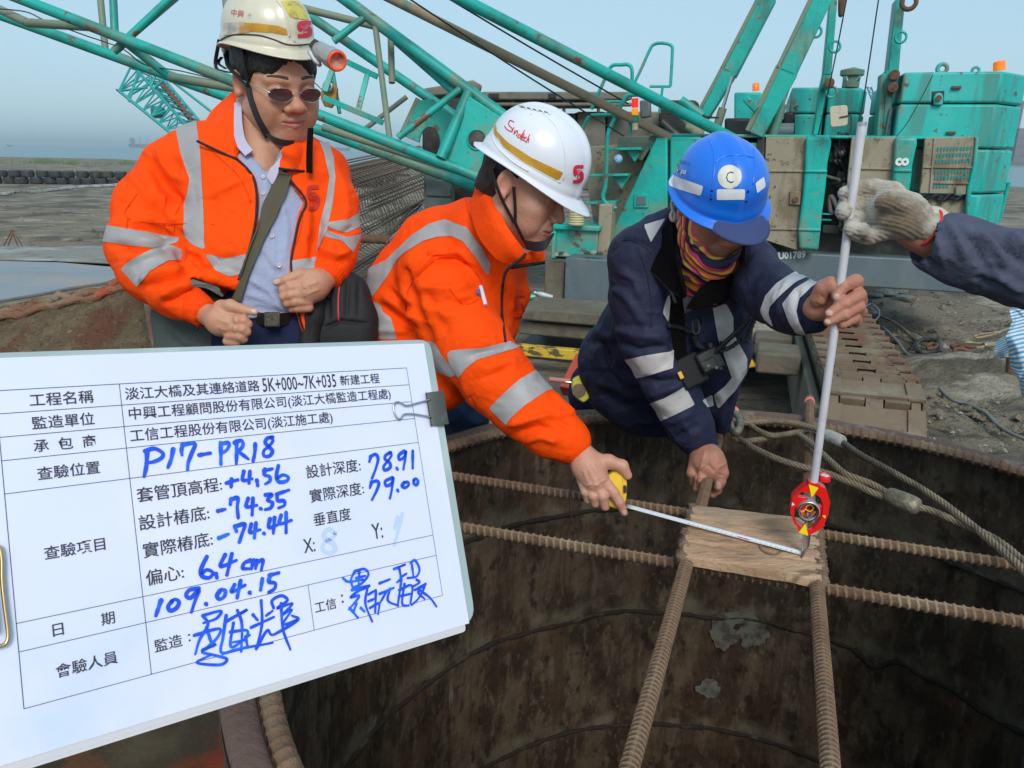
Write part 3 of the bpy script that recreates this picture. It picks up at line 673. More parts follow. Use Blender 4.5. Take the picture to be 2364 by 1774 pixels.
# ================================================================== RECORD BOARD (clipboard in front)
_q = [(275,887),(938,850),(1021,1375),(349,1557)]
def _h(p): return np.array([(p[0] - IW / 2) / FPX,-(p[1] - IH / 2) / FPX,1.0])
def _l(a,b): return np.cross(_h(a),_h(b))
def _cam2w(v): return nrm(CR * v[0] + CU * v[1] + CF * v[2])
_v1 = np.cross(_l(_q[0],_q[1]),_l(_q[3],_q[2])); _v2 = np.cross(_l(_q[0],_q[3]),_l(_q[1],_q[2]))
BX = _cam2w(_v1 / _v1[2]); BY = _cam2w(_v2 / _v2[2])
if np.dot(BX,CR) < 0: BX = -BX
if np.dot(BY,CU) > 0: BY = -BY
BY = nrm(BY - BX * np.dot(BX,BY)); BN = np.cross(BX,BY)
if np.dot(BN,CF) > 0: BN = -BN
BO = P(938,850,.70)
def BP(px,py,off=0.0): return onp(px,py,BO,BN) + BN * off
def UV(px,py):
 q = BP(px,py) - BO; return np.dot(q,BX),np.dot(q,BY)
def BQ(u,v,off=0.0): return BO + BX * u + BY * v + BN * off
M['paper'] = mat('laminated_white_paper',(.72,.75,.95),.32,spec=.5,var=[((.69,.71,.92),2.2,.45,.7,.7),((.82,.81,.95),6,.5,.7,.5),((.50,.64,.95),3.5,.55,.72,.65)],bump=[(9,.08,None,.01)])
M['clipb'] = mat('pale_green_clear_acrylic',(.36,.44,.43),.2,spec=.7,var=[((.55,.62,.6),9,.5,.7,.5)])
M['ink'] = mat('printed_black_ink',(.035,.03,.04),.6)
M['marker'] = mat('blue_marker_ink',(.003,.075,.72),.45,var=[((.01,.17,.88),45,.5,.62,.7),((.02,.02,.45),70,.6,.68,.6)])
M['smudge'] = mat('rubbed_blue_ink_smudge',(.50,.62,.90),.4)
print('BOARD uv sample',UV(55,1638),UV(1005,790),UV(1092,1430))
bt = thing('record_board','white laminated construction record board with blue handwritten figures held in front','board',BP(500,1250))
def rounded(pts,r,n=5):
 out = []; N = len(pts)
 for i in range(N):
  p0,p1,p2 = [np.array(pts[(i + k) % N],float) for k in (-1,0,1)]
  a = p1 + nrm(p0 - p1) * r[i]; b = p1 + nrm(p2 - p1) * r[i]
  for k in range(n + 1):
   t = k / n; out.append((1 - t) ** 2 * a + 2 * t * (1 - t) * p1 + t * t * b)
 return out
cor = [(-150,822),(1004,783),(1093,1441),(-150,1812)]
cu = [np.array(UV(*c)) for c in cor]
# square it up in the board plane
u1 = (cu[1][0] + cu[2][0]) / 2; v0 = cu[1][1]; v1 = (cu[2][1] + cu[3][1]) / 2; u0 = cu[0][0]
rc_ = rounded([(u0,v0),(u1,v0),(u1,v1),(u0,v1)],[.02,.012,.016,.02])
q = MB(); q.poly([BQ(u,v,-.0012) for u,v in rc_],-.0028,BN); obj('clipboard_backing',q,M['clipb'],bt,bevel=.0006)
# stack of sheets
pc = [(-150,829),(988,797),(1073,1432),(-150,1795)]
pu = [np.array(UV(*c)) for c in pc]
pU1 = u1 - .0085; pV0 = v0 + .004; pV1 = v1 - .0005
for k,(dv,off) in enumerate([(.006,-.0010),(.0035,-.0006)]):
 q = MB(); q.poly([BQ(u,v,off) for u,v in rounded([(u0 + .004,pV0),(pU1 - .002,pV0),(pU1 - .004 - .002 * k,pV1 + dv),(u0 + .004,pV1 + dv + .001)],[.003] * 4,2)],-.0004,BN)
 obj('under_sheet',q,mat('cream_plastic_sleeve',(.62,.60,.62),.3),bt)
nu,nv = 40,30; G_ = []
for i in range(nu + 1):
 row = []
 for j in range(nv + 1):
  u = u0 + .003 + (pU1 - u0 - .003) * i / nu; v = pV0 + (pV1 - pV0) * j / nv
  row.append(BQ(u,v,0.0001 + 0.0000 * i))
 G_.append(row)
q = MB(); q.grid(np.array(G_),.0004,BN); obj('front_sheet',q,M['paper'],bt)
LW = .00038
def line(a,b,w_=LW,off=.0006):
 a = np.asarray(a,float); b = np.asarray(b,float); d = nrm(np.append(b - a,0))[:2]; n = np.array([-d[1],d[0]]) * w_ / 2
 return [BQ(*(a + n),off),BQ(*(b + n),off),BQ(*(b - n),off),BQ(*(a - n),off)]
uL = UV(55,1638)[0]; uS = (UV(275,887)[0] + UV(349,1557)[0]) / 2; uR = (UV(938,850)[0] + UV(1021,1375)[0]) / 2
vs = [UV(275,887)[1],UV(279.5,936)[1],UV(285,985.5)[1],UV(291,1035)[1],UV(299,1105)[1],UV(329,1378)[1],UV(335,1438)[1],UV(349,1557)[1]]
uM = UV(718,1405)[0]
tl = MB()
for v in vs: F0 = tl.add(line((uL,v),(uR,v)),[(0,1,2,3)])
for u in (uL,uS,uR): tl.add(line((u,vs[0]),(u,vs[-1])),[(0,1,2,3)])
tl.add(line((uM,vs[6]),(uM,vs[7])),[(0,1,2,3)])
obj('table_lines',tl,M['ink'],bt,smooth=None)
def text_mesh(s,size=1.0,bold=0.0):
 cu_ = bpy.data.curves.new('t','FONT'); cu_.body = s; cu_.size = size; cu_.offset = bold; cu_.resolution_u = 2
 o = bpy.data.objects.new('t',cu_); COL.objects.link(o); dg = bpy.context.evaluated_depsgraph_get()
 me = bpy.data.meshes.new_from_object(o.evaluated_get(dg)); bpy.data.objects.remove(o); return me
def put_text(s,a,b,hfac=1.0,bold=.006,parent=None,m=None,name='printed_text',fn=None,slant=0):
 """text between mid-left pixel a and mid-right pixel b"""
 me = text_mesh(s,1.0,bold); n = len(me.vertices); co = np.zeros(n * 3); me.vertices.foreach_get('co',co); co = co.reshape(-1,3)
 x0,x1 = co[:,0].min(),co[:,0].max(); y0,y1 = co[:,1].min(),co[:,1].max()
 ua,va = UV(*a); ub,vb = UV(*b); vc = (va + vb) / 2; sc = (ub - ua) / (x1 - x0); sy = sc * hfac
 ymid = (y0 + y1) / 2
 new = np.array([BQ(ua + (c[0] - x0) * sc,vc - (c[1] - ymid) * sy,.0007) for c in co])
 me.vertices.foreach_set('co',new.ravel()); me.update(); me.name = name
 return obj(name,me,m or M['ink'],parent or bt)
TX = [("工程名稱",(68,925),(215,915)),("監造單位",(73,977),(217,967)),("承  包  商",(77,1030),(221,1018)),("查驗位置",(85,1093),(230,1080)),
      ("淡江大橋及其連絡道路",(288,911),(598,890)),("5K+000~7K+035",(605,889),(775,880),1.75),("新建工程",(784,879),(875,874)),
      ("中興工程顧問股份有限公司(淡江大橋監造工程處)",(297,958),(901,911)),("工信工程股份有限公司(淡江施工處)",(300,1009),(767,965)),
      ("套管頂高程:",(315,1145),(511,1117)),("設計樁底:",(320,1208),(482,1184)),("實際樁底:",(329,1271),(490,1245)),("偏心:",(336,1337),(423,1318)),
      ("查驗項目",(101,1278),(242,1255)),("日",(121,1457),(146,1451)),("期",(233,1432),(264,1424)),("會驗人員",(128,1549),(271,1518)),
      ("監造",(356,1492),(420,1478)),(":",(434,1473),(439,1472)),("設計深度:",(706,1090),(831,1074)),("實際深度:",(714,1145),(839,1128)),
      ("垂直度",(723,1200),(809,1187)),("X:",(700,1262),(726,1257),1.5),("Y:",(858,1229),(882,1224),1.5),("工信",(726,1404),(775,1392)),(":",(787,1383),(792,1382))]
for t_ in TX: put_text(t_[0],t_[1],t_[2],t_[3] if len(t_) > 3 else 1.0)
# handwriting, pen strokes in photo pixels via crop transforms
def T1(p): return (p[0] / 3.32,750 + p[1] / 3.32)
def T2(p): return (500 + p[0] / 3.32,750 + p[1] / 3.32)
def T3(p): return (p[0] / 2.892,1200 + p[1] / 2.892)
def T4(p): return (500 + p[0] / 2.892,1200 + p[1] / 2.892)
HW = [
 (T1,[[(1125,985),(1120,1080),(1102,1165)],[(1112,970),(1180,950),(1245,985),(1235,1022),(1180,1050),(1115,1062)],[(1325,955),(1310,1030),(1285,1095)],[(1400,915),(1388,960),(1392,1000)],[(1395,922),(1490,912),(1465,990),(1440,1060),(1435,1115)],[(1525,1000),(1610,985)]]),
 (T2,[[(28,905),(30,990),(30,1070)],[(30,915),(80,905),(92,930),(70,965),(35,985)],[(150,895),(150,1000),(148,1068)],[(135,905),(185,888),(200,920),(180,955),(150,972)],[(160,970),(200,1000),(240,1030)],[(293,915),(290,980),(276,1048)],[(427,862),(385,872),(370,905),(395,935),(425,970),(400,1008),(360,1005),(360,965),(400,930),(428,890),(410,862)],
      [(72,1215),(158,1190)],[(112,1185),(108,1245)],[(205,1125),(198,1192),(270,1182)],[(252,1125),(245,1215)],[(305,1192),(312,1235)],[(368,1110),(362,1150),(402,1165),(405,1198),(370,1222)],[(360,1120),(425,1105)],[(470,1082),(455,1160),(475,1205),(530,1200),(547,1170),(505,1152),(460,1178)],
      [(8,1428),(62,1415)],[(108,1335),(102,1378)],[(105,1342),(158,1328),(155,1400),(162,1480)],[(238,1332),(225,1395),(305,1385)],[(275,1330),(268,1458)],[(333,1410),(338,1413)],[(372,1305),(420,1305),(385,1345),(425,1365),(410,1405),(368,1418)],[(460,1312),(465,1350),(512,1350),(515,1385),(472,1405)],[(455,1300),(550,1268)],
      [(15,1635),(88,1605)],[(135,1545),(148,1585)],[(140,1545),(212,1530),(192,1600),(170,1668)],[(262,1530),(252,1592),(328,1572)],[(298,1520),(285,1635)],[(358,1600),(362,1603)],[(405,1490),(395,1555),(462,1535)],[(440,1480),(430,1600)],[(490,1460),(480,1525),(568,1500)],[(530,1440),(530,1595)],
      [(1180,1008),(1168,1050)],[(1175,1012),(1215,995),(1235,1030),(1215,1110),(1188,1178)],[(1332,980),(1295,1000),(1288,1030),(1325,1062),(1325,1098),(1285,1115),(1278,1085),(1310,1045),(1338,1000),(1322,978)],[(1378,1100),(1384,1110)],[(1435,970),(1395,1000),(1398,1035),(1438,1012),(1448,965),(1440,1040),(1428,1110)],[(1500,970),(1500,1100)],
      [(1185,1205),(1172,1250)],[(1182,1210),(1225,1198),(1240,1225),(1215,1290),(1188,1342)],[(1345,1172),(1290,1200),(1298,1235),(1338,1218),(1352,1172),(1340,1260),(1325,1332)],[(1383,1268),(1388,1278)],[(1435,1210),(1418,1235),(1440,1250),(1468,1230),(1462,1208),(1435,1210)],[(1510,1190),(1508,1218),(1530,1228),(1540,1200),(1522,1180),(1508,1195)]]),
 (T3,[[(1378,248),(1340,330),(1348,378),(1395,388),(1418,355),(1380,335),(1345,358)],[(1438,362),(1446,390)],[(1500,235),(1470,312),(1575,272)],[(1545,228),(1512,370)],[(1072,540),(1055,590),(1038,642)],[(1145,545),(1120,580),(1135,608),(1175,590),(1192,550),(1165,532),(1140,548)],[(1322,460),(1262,470),(1240,505),(1270,522),(1325,472),(1300,540),(1275,618)],[(1372,562),(1376,568)],[(1465,475),(1445,508),(1462,532),(1495,512),(1500,475),(1475,465)],[(1562,435),(1545,482),(1632,438)],[(1603,408),(1580,522)],[(1664,488),(1668,494)]]),
 (T4,[[(222,272),(182,290),(172,325),(215,328)],[(245,272),(228,330)],[(238,295),(268,272),(256,328)],[(262,290),(305,270),(295,338)],[(302,395),(290,470)],[(352,378),(346,415),(388,425),(382,462),(345,485)],[(348,372),(412,355)]]),
]
SIG = [
 (T3,[[(1350,640),(1470,610),(1440,660),(1355,690)],[(1350,640),(1385,700),(1330,800),(1300,898)],[(1295,772),(1460,728),(1445,790),(1380,850)],[(1375,720),(1400,800),(1420,845)],[(1350,870),(1440,830),(1345,880),(1430,905),(1510,930),(1480,965),(1400,968),(1310,952),(1400,905)]]),
 (T4,[[(60,640),(40,780),(30,888),(150,862),(370,822)],[(60,680),(200,600),(140,640)],[(135,605),(165,700),(160,880)],[(90,750),(200,740),(185,800),(100,820)],[(110,690),(95,850),(220,770)],[(190,780),(205,850)],[(295,540),(300,700),(262,862)],[(240,635),(272,672)],[(228,720),(380,650)],[(330,640),(370,610)],[(262,862),(335,740),(378,768),(540,672),(500,640)],[(378,590),(368,540),(430,508),(470,540),(400,592),(505,560),(430,640),(500,600),(440,700),(540,668),(380,768)],[(428,560),(440,730),(490,868)]]),
 (T4,[[(842,392),(880,415),(975,400)],[(920,345),(895,400),(905,455)],[(920,345),(985,330),(1010,370),(960,430),(910,450)],[(950,350),(945,430)],[(930,390),(990,375)],[(900,470),(1020,440),(960,470)],[(950,470),(890,520),(950,510),(880,600)],[(885,590),(940,655)],[(930,560),(910,620)],[(960,590),(985,615)],[(1005,450),(990,560),(1035,680)],[(1010,500),(1060,470)],[(1010,545),(1060,525)],[(1020,590),(1080,560),(1075,630)],[(1060,480),(1055,620)],[(1085,425),(1155,398)],[(1085,495),(1180,455)],[(1130,480),(1085,560)],[(1155,460),(1140,540),(1210,575)],[(1180,330),(1255,300)],[(1215,325),(1225,390),(1200,420)],[(1225,385),(1265,360)],[(1230,400),(1205,575)],[(1250,430),(1235,560),(1280,575)],[(1215,470),(1300,440),(1290,560)],[(1230,510),(1290,495)],[(1290,290),(1320,272),(1350,330),(1330,380),(1270,390)],[(1300,300),(1310,380)],[(1330,400),(1350,420),(1300,450)],[(1390,430),(1340,480),(1385,530)],[(1320,470),(1385,440),(1350,520),(1300,570)],[(1350,470),(1420,520),(1465,580)]]),
]
def stroke_mesh(T,pts,wpx,off):
 p = np.array([UV(*T(q)) for q in pts]); p3 = np.c_[p,np.zeros(len(p))]
 s = np.array(smooth_path(list(p3),7))[:,:2] if len(p) > 2 else np.array([p[0] + (p[-1] - p[0]) * t for t in np.linspace(0,1,8)])
 d = np.gradient(s,axis=0); d /= np.maximum(np.linalg.norm(d,axis=1)[:,None],1e-9); n = np.c_[-d[:,1],d[:,0]]
 k = np.linspace(0,1,len(s)); ww = wpx * (1.08 - .28 * k + .10 * np.sin(k * 9 + p[0,0] * 300))
 mb = MB(); L_ = s + n * ww[:,None] / 2; R_ = s - n * ww[:,None] / 2
 V = [BQ(*x,off) for x in L_] + [BQ(*x,off) for x in R_]; N = len(s)
 F = [(i,i + 1,N + i + 1,N + i) for i in range(N - 1)]
 for (c,dd,w0) in ((s[0],-d[0],ww[0]),(s[-1],d[-1],ww[-1])):     # round ends
  o = len(V); nn = np.array([-dd[1],dd[0]])
  V += [BQ(*(c + w0 / 2 * (nn * math.cos(a) + dd * math.sin(a))),off) for a in np.linspace(0,math.pi,7)]; F.append(tuple(range(o,o + 7)))
 return mb.add(V,F)
HWW = .0030
k_ = 0
for sets,wd,nm in ((HW,HWW,'pen_stroke'),(SIG,.0022,'signature_stroke')):
 for (T,strokes) in sets:
  for st in strokes:
   k_ += 1; obj(nm,stroke_mesh(T,st,wd,.0008 + .000012 * (k_ % 40)),M['marker'],bt,smooth=None)
# faint rubbed-out marks: 8 after X, slash after Y, side smudges
for (T,st,wd) in [(T4,[(790,90),(750,65),(715,95),(730,130),(780,165),(790,205),(745,225),(705,195),(725,150),(775,120),(790,90)],.004),(T4,[(1240,-40),(1215,60),(1185,170)],.0035),(T2,[(1385,1480),(1365,1560)],.004)]:
 obj('faded_ink',stroke_mesh(T,st,wd,.0003),M['smudge'],bt,smooth=None)
# binder clips
ct_ = thing('binder_clip','black binder clip with silver handle on the right edge of the board','clip',BP(1000,942))
cA,cB = np.array(UV(972,908)),np.array(UV(1020,985)); c_out = u1 + .0012
v_a,v_b = UV(1015,905)[1],UV(1025,982)[1]; u_i = u1 - .017
M['clipblack'] = mat('dark_grey_clip_steel',(.035,.045,.042),.4,.3,var=[((.09,.1,.1),60,.6,.7,.6)])
q = MB(); ys = [(u_i,.0035),(u_i + .002,.0012),(u_i + .006,.003),(c_out - .001,.0062),(c_out,.005),(c_out,-.009),(c_out - .001,-.0102),(u_i,-.0055)]
G_ = np.array([[BQ(u,v,o) for (u,o) in ys] for v in np.linspace(v_a,v_b,4)]); q.grid(G_,.0005,None); obj('clip_body',q,M['clipblack'],ct_,smooth=40)
hw = [(990,924),(960,932),(935,938),(922,932),(912,930),(905,938),(907,955),(915,968),(922,967),(930,958),(955,958),(992,965)]
q = MB(); q.tube(smooth_path([BP(x,y,.0030) for x,y in hw],6),.00085,8); obj('wire_handle',q,M['steel'],ct_,smooth=180)
c2 = thing('binder_clip','brass coloured wire clip at the left edge of the board','clip',BP(-5,1390))
q = MB(); q.tube(smooth_path([BP(x,y,.004) for x,y in [(-40,1270),(-6,1262),(3,1290),(4,1340),(10,1400),(17,1455),(16,1478),(4,1490),(-40,1498)]],6),.0013,8); obj('wire_handle',q,mat('brass_wire',(.55,.42,.2),.3,.8),c2,smooth=180)
q = MB(); q.box(BP(-85,1380,.002),(.03,.05,.012),BX,BY,BN); obj('clip_body',q,M['clipblack'],c2)
# ================================================================== CRAWLER CRANE
pa_,pb_ = P(1500,400,9.2),P(2250,400,8.2)
SD = nrm([pb_[0] - pa_[0],pb_[1] - pa_[1],0]); SN = np.array([SD[1],-SD[0],0.0])
if SN[1] > 0: SN = -SN                                   # towards the camera
def Sp(x,y,off=0.0): return onp(x,y,pa_ + SN * off,SN)
def z7(x,y): return (1664 + x / 3.16,250 + y / 3.16)
def z8(x,y): return (1564 + x / 2.765,y / 2.765)
def z5(x,y): return (1300 + x / 3.16,250 + y / 3.16)
def z3(x,y): return (800 + x / 3.16,200 + y / 3.16)
def zc(x,y): return (700 + x / 2.765,y / 2.765)
crane = thing('crawler_crane','big weathered turquoise crawler crane with lattice boom, open engine doors and stacked counterweights','crane',Sp(1800,700) * [1,1,0])
def cpart(name,mb,m,bevel=.012,smooth=35,**k): return obj(name,mb,M[m] if isinstance(m,str) else m,crane,bevel=bevel,smooth=smooth,**k)
def plate(name,pts,m,off=0.0,thick=.05,bevel=.01,parent=None,T=None,**k):
 q = MB(); pts = [T(*p) if T else p for p in pts]
 q.poly([Sp(x,y,off) for x,y in pts],-thick,SN); return obj(name,q,M[m] if isinstance(m,str) else m,parent or crane,bevel=bevel,**k)
# house body (dark inside) and roof edge
def footbox(name,x0,x1,yt,yb,off,depth,m,bevel=.02):
 a,b = Sp(x0,(yt + yb) / 2,off),Sp(x1,(yt + yb) / 2,off)
 zt_,zb_ = Sp((x0 + x1) / 2,yt,off)[2],Sp((x0 + x1) / 2,yb,off)[2]
 q = MB(); q.poly([[a[0],a[1],zb_],[b[0],b[1],zb_],[b[0],b[1],zt_],[a[0],a[1],zt_]],-depth,SN); return cpart(name,q,m,bevel)
footbox('engine_bay',1545,2262,326,590,-.42,2.3,'darkmetal')
footbox('roof_edge',1500,2262,312,320,.0,2.7,'teal')
footbox('deck_frame',1420,2300,585,655,-.10,2.4,'greypaint')
M['stencil'] = mat('white_stencil_paint',(.7,.7,.68),.6,var=[((.3,.3,.3),30,.58,.7,.8)])
def text_on(s,a,b,off,m,parent,name='stencil_lettering',bold=.03,hfac=1.0,fn=Sp):
 me = text_mesh(s,1.0,bold); n = len(me.vertices); co = np.zeros(n * 3); me.vertices.foreach_get('co',co); co = co.reshape(-1,3)
 A_,B_ = fn(*a,off),fn(*b,off); d = B_ - A_; L_ = np.linalg.norm(d); d = d / L_; up = np.array([0,0,1.]); up = nrm(up - d * np.dot(up,d))
 x0,x1 = co[:,0].min(),co[:,0].max(); sc = L_ / (x1 - x0); ym = (co[:,1].min() + co[:,1].max()) / 2
 new = np.array([A_ + d * (c[0] - x0) * sc + up * (c[1] - ym) * sc * hfac for c in co]); me.vertices.foreach_set('co',new.ravel()); me.update(); me.name = name
 return obj(name,me,m,parent)
text_on('CU01789',(1783,592),(1860,588),-.088,M['stencil'],crane,bold=.04,hfac=1.15)
# doors
d1 = plate('engine_door',[(330,212),(622,212),(612,460),(598,640),(565,880),(560,1040),(300,958)],'beige',.02,.05,T=z7)
for (a,b) in [((330,458),(612,460)),((312,880),(566,884))]:
 q = MB(); q.bar(Sp(*z7(*a),.03),Sp(*z7(*b),.03),.02,.02); obj('door_rib',q,M['beige'],d1,bevel=.004)
q = MB(); q.poly([Sp(*z7(x,y),.05) for x,y in [(505,605),(585,608),(580,708),(500,705)]],-.04,SN); lt = obj('door_latch',q,M['beige'],d1,bevel=.008)
q = MB(); q.cyl(Sp(*z7(545,665),.05),Sp(*z7(545,665),.08),.03,14); obj('latch_knob',q,M['rust'],lt)
q = MB(); q.poly([Sp(*z7(x,y),.10) for x,y in [(622,208),(805,212),(808,260),(780,400),(768,560),(742,760),(728,900),(712,1040),(572,1030),(564,880),(598,640),(612,460)]],-.10,SN); de = obj('door_edge_panel',q,M['teal'],crane,bevel=.03,bseg=3)
for (a,b) in [((614,460),(776,462)),((566,884),(730,890))]:
 q = MB(); q.bar(Sp(*z7(*a),.10),Sp(*z7(*b),.10),.035,.035); obj('pressed_rib',q,M['teal'],de,bevel=.012)
d2 = plate('engine_door',[(955,215),(1275,215),(1258,450),(1250,900),(900,900),(925,500)],'beige',.02,.05,T=z7)
q = MB(); q.bar(Sp(*z7(950,438),.03),Sp(*z7(1256,444),.03),.02,.02); obj('door_rib',q,M['beige'],d2,bevel=.004)
q = MB(); q.poly([Sp(*z7(x,y),.10) for x,y in [(1275,212),(1436,214),(1434,262),(1400,420),(1392,520),(1370,650),(1345,900),(1235,900),(1258,460)]],-.10,SN); de2 = obj('door_edge_panel',q,M['teal'],crane,bevel=.03,bseg=3)
q = MB(); q.bar(Sp(*z7(1262,455),.10),Sp(*z7(1392,457),.10),.035,.035); obj('pressed_rib',q,M['teal'],de2,bevel=.012)
M['whitepaint'] = mat('white_lettering_paint',(.75,.78,.76),.5)
text_on('co',z7(1272,392),z7(1375,392),.113,M['whitepaint'],de2,'brand_lettering',.05,1.1)
# louvre door
lv = plate('louvre_door',[(1490,215),(1862,210),(1842,430),(1820,628),(1448,624),(1470,430)],'beige',.04,.05,T=z7)
M['slotteal'] = mat('teal_seen_through_slots',(.01,.22,.2),.6)
for (r0,n) in [((1585,300),11),((1580,345),11),((1575,392),11),((1568,468),11),((1565,512),11),((1556,572),5)]:
 for k in range(n):
  cx,cy = r0[0] + k * 24.0,r0[1] - k * .6; q = MB()
  q.poly([Sp(*z7(cx + 8 * math.cos(t) - 2 * math.sin(t),cy + 17 * math.sin(t)),.046) for t in np.linspace(0,2 * math.pi,12,endpoint=False)],-.004,SN); obj('louvre_slot',q,M['slotteal'],lv,smooth=None)
for (a,b) in [((1470,430),(1840,434)),((1555,545),(1820,548)),((1560,218),(1525,622))]:
 q = MB(); q.bar(Sp(*z7(*a),.045),Sp(*z7(*b),.045),.022,.02); obj('door_rib',q,M['beige'],lv,bevel=.004)
q = MB(); q.poly([Sp(*z7(x,y),.07) for x,y in [(1715,572),(1790,574),(1786,632),(1710,630)]],-.04,SN); obj('door_latch',q,M['beige'],lv,bevel=.008)
plate('lower_panel',[(1455,640),(1815,640),(1785,885),(1440,885)],'beige',-.02,.04,T=z7)
q = MB(); G_ = np.array([[Sp(*z7(1455 + 345 * t,632 + 40 * v * (.6 + .5 * math.sin(t * 3.1)) + 6 * math.sin(t * 17)),.03 + .02 * math.sin(t * 23 + v * 3)) for v in np.linspace(0,1,6)] for t in np.linspace(0,1,30)]); q.grid(G_,.004); cpart('black_plastic_sheet',q,'black',0,180)
q = MB(); q.poly([Sp(*z7(x,y),.07) for x,y in [(1862,208),(1885,212),(1868,440),(1832,600),(1820,760),(1815,890),(1785,885),(1795,600),(1838,430)]],-.08,SN); cpart('door_edge_panel',q,'teal',.015)
# engine clutter seen in the openings
rr = np.random.RandomState(4)
hoseM = mat('grey_hose',(.16,.155,.14),.6)
for k in range(14):
 x0,y0 = rr.uniform(800,930),rr.uniform(250,880); q = MB()
 pts = [Sp(*z7(x0 + rr.uniform(-60,60),y0 + rr.uniform(-90,90)),-.35 + rr.uniform(0,.25)) for _ in range(4)]
 q.tube(smooth_path(pts,8),rr.uniform(.012,.03),8); obj('engine_hose',q,[hoseM,M['black'],M['beige_tube'],M['darkmetal']][k % 4],crane,smooth=180)
for (x,y,w_,h_,mm) in [(830,350,80,90,'greypaint'),(870,520,70,120,'darkmetal'),(800,880,130,60,'darkmetal'),(760,770,90,12,'teal'),(760,812,90,12,'teal'),(1460,500,26,300,'darkmetal'),(880,640,30,200,'steel')]:
 a,b = Sp(*z7(x - w_ / 2,y),-.3),Sp(*z7(x + w_ / 2,y),-.3); hh = abs(Sp(*z7(x,y - h_ / 2),-.3)[2] - Sp(*z7(x,y + h_ / 2),-.3)[2])
 q = MB(); q.box((a + b) / 2,(np.linalg.norm(b - a),.2,hh),SD,SN,(0,0,1)); cpart('engine_block',q,mm,.01)
plate('service_panel',[(1500,330),(1760,330),(1758,585),(1500,585)],'teal',-.04,.05)
plate('door_post',[(1748,318),(1766,318),(1760,575),(1745,575)],'darkmetal',.0,.05)
# cab-side front piece with steps
plate('front_side_panel',[(1518,313),(1541,312),(1541,598),(1408,598),(1411,545),(1417,525)],'teal',.10,.14,bevel=.02)
plate('front_side_panel',[(1547,316),(1620,316),(1620,598),(1547,598)],'teal',.09,.14,bevel=.02)
plate('panel_latch',[(1464,448),(1495,448),(1497,480),(1463,480)],'teal',.125,.03,.006)
plate('latch_recess',[(1470,454),(1490,454),(1491,474),(1469,474)],'greypaint',.135,.02,.004)
plate('top_box',[(1427,316),(1521,313),(1482,372),(1424,346)],'beige_tube',-.05,.5)
plate('back_wall',[(1340,340),(1500,330),(1420,598),(1385,598)],'beige',-.4,.05)
for k,(tr_,tri) in enumerate([(((300,300),(585,298)),[(455,302),(585,300),(522,395)]),(((213,490),(492,485)),[(345,490),(492,488),(428,590)]),(((195,690),(405,680)),[(258,692),(372,690),(350,780)])]):
 a,b = Sp(*z5(*tr_[0]),.05),Sp(*z5(*tr_[1]),.05); q = MB(); q.bar(a,b,.35,.03); st = cpart('step_tread',q,'teal',.006)
 plate('step_bracket',tri,'teal',.12,.03,.006,T=z5)
def ctube(name,pts,wpx,m,off=None,d=None,n=8,seg=12):
 Wd = [Sp(x,y,off) if off is not None else P(x,y,d[0] + (d[1] - d[0]) * i / max(1,len(pts) - 1)) for i,(x,y) in enumerate(pts)]
 dd = (d[0] + d[1]) / 2 if d else proj(Wd[0])[2]
 q = MB(); q.tube(smooth_path(Wd,n) if len(Wd) > 2 else resample(Wd,1.0),wpx / 2 * dd / FPX,seg); return cpart(name,q,m,0,60)
for pts,wpx,off in [([(1365,253),(1390,197),(1405,163),(1416,151),(1434,150),(1450,150),(1459,163),(1458,217)],8,.1),
                      ([(1341,307),(1351,285),(1362,269),(1380,266),(1430,266),(1448,270),(1455,286),(1454,311)],8,.25),
                      ([(1454,213),(1480,160),(1500,116),(1510,103),(1530,100),(1550,106),(1552,125),(1548,200)],7,-.3),
                      ([(1500,220),(1468,219),(1448,222),(1436,240),(1415,282),(1404,307),(1401,345),(1398,427),(1392,452),(1398,468),(1423,482)],10,.35),
                      ([(1380,235),(1438,235)],6,.1),([(1522,262),(1530,200)],6,-.3),([(1500,200),(1548,200)],6,-.3)]:
 ctube('handrail',pts,wpx,'teal',off)
q = MB(); q.cyl(Sp(1427,367,.1),Sp(1427,367,.2),.055,18); cpart('head_lamp',q,M['steel'],.01); q = MB(); q.lathe(Sp(1427,367,.2),SN,[(.05,0),(.035,.02),(.001,.028)],18); cpart('lamp_lens',q,mat('blue_lens',(.3,.5,.8),.1,spec=.8),0)
for nm,y0,y1,c,em in [('red_lamp',228,249,(.9,.02,.015),.5),('amber_lamp',251,266,(.9,.30,.01),.5),('green_lamp',268,282,(.02,.30,.15),0),('lamp_base',284,301,(.42,.38,.26),0)]:
 a,b = Sp(1466,y1,.3),Sp(1466,y0,.3); q = MB(); q.cyl(a,b,.038,16); cpart(nm,q,mat(nm + '_plastic',c,.35,emit=(c,em) if em else None),.004)
plate('work_light',[(1476,232),(1500,230),(1502,270),(1478,274)],'greypaint',.1,.12,.02)
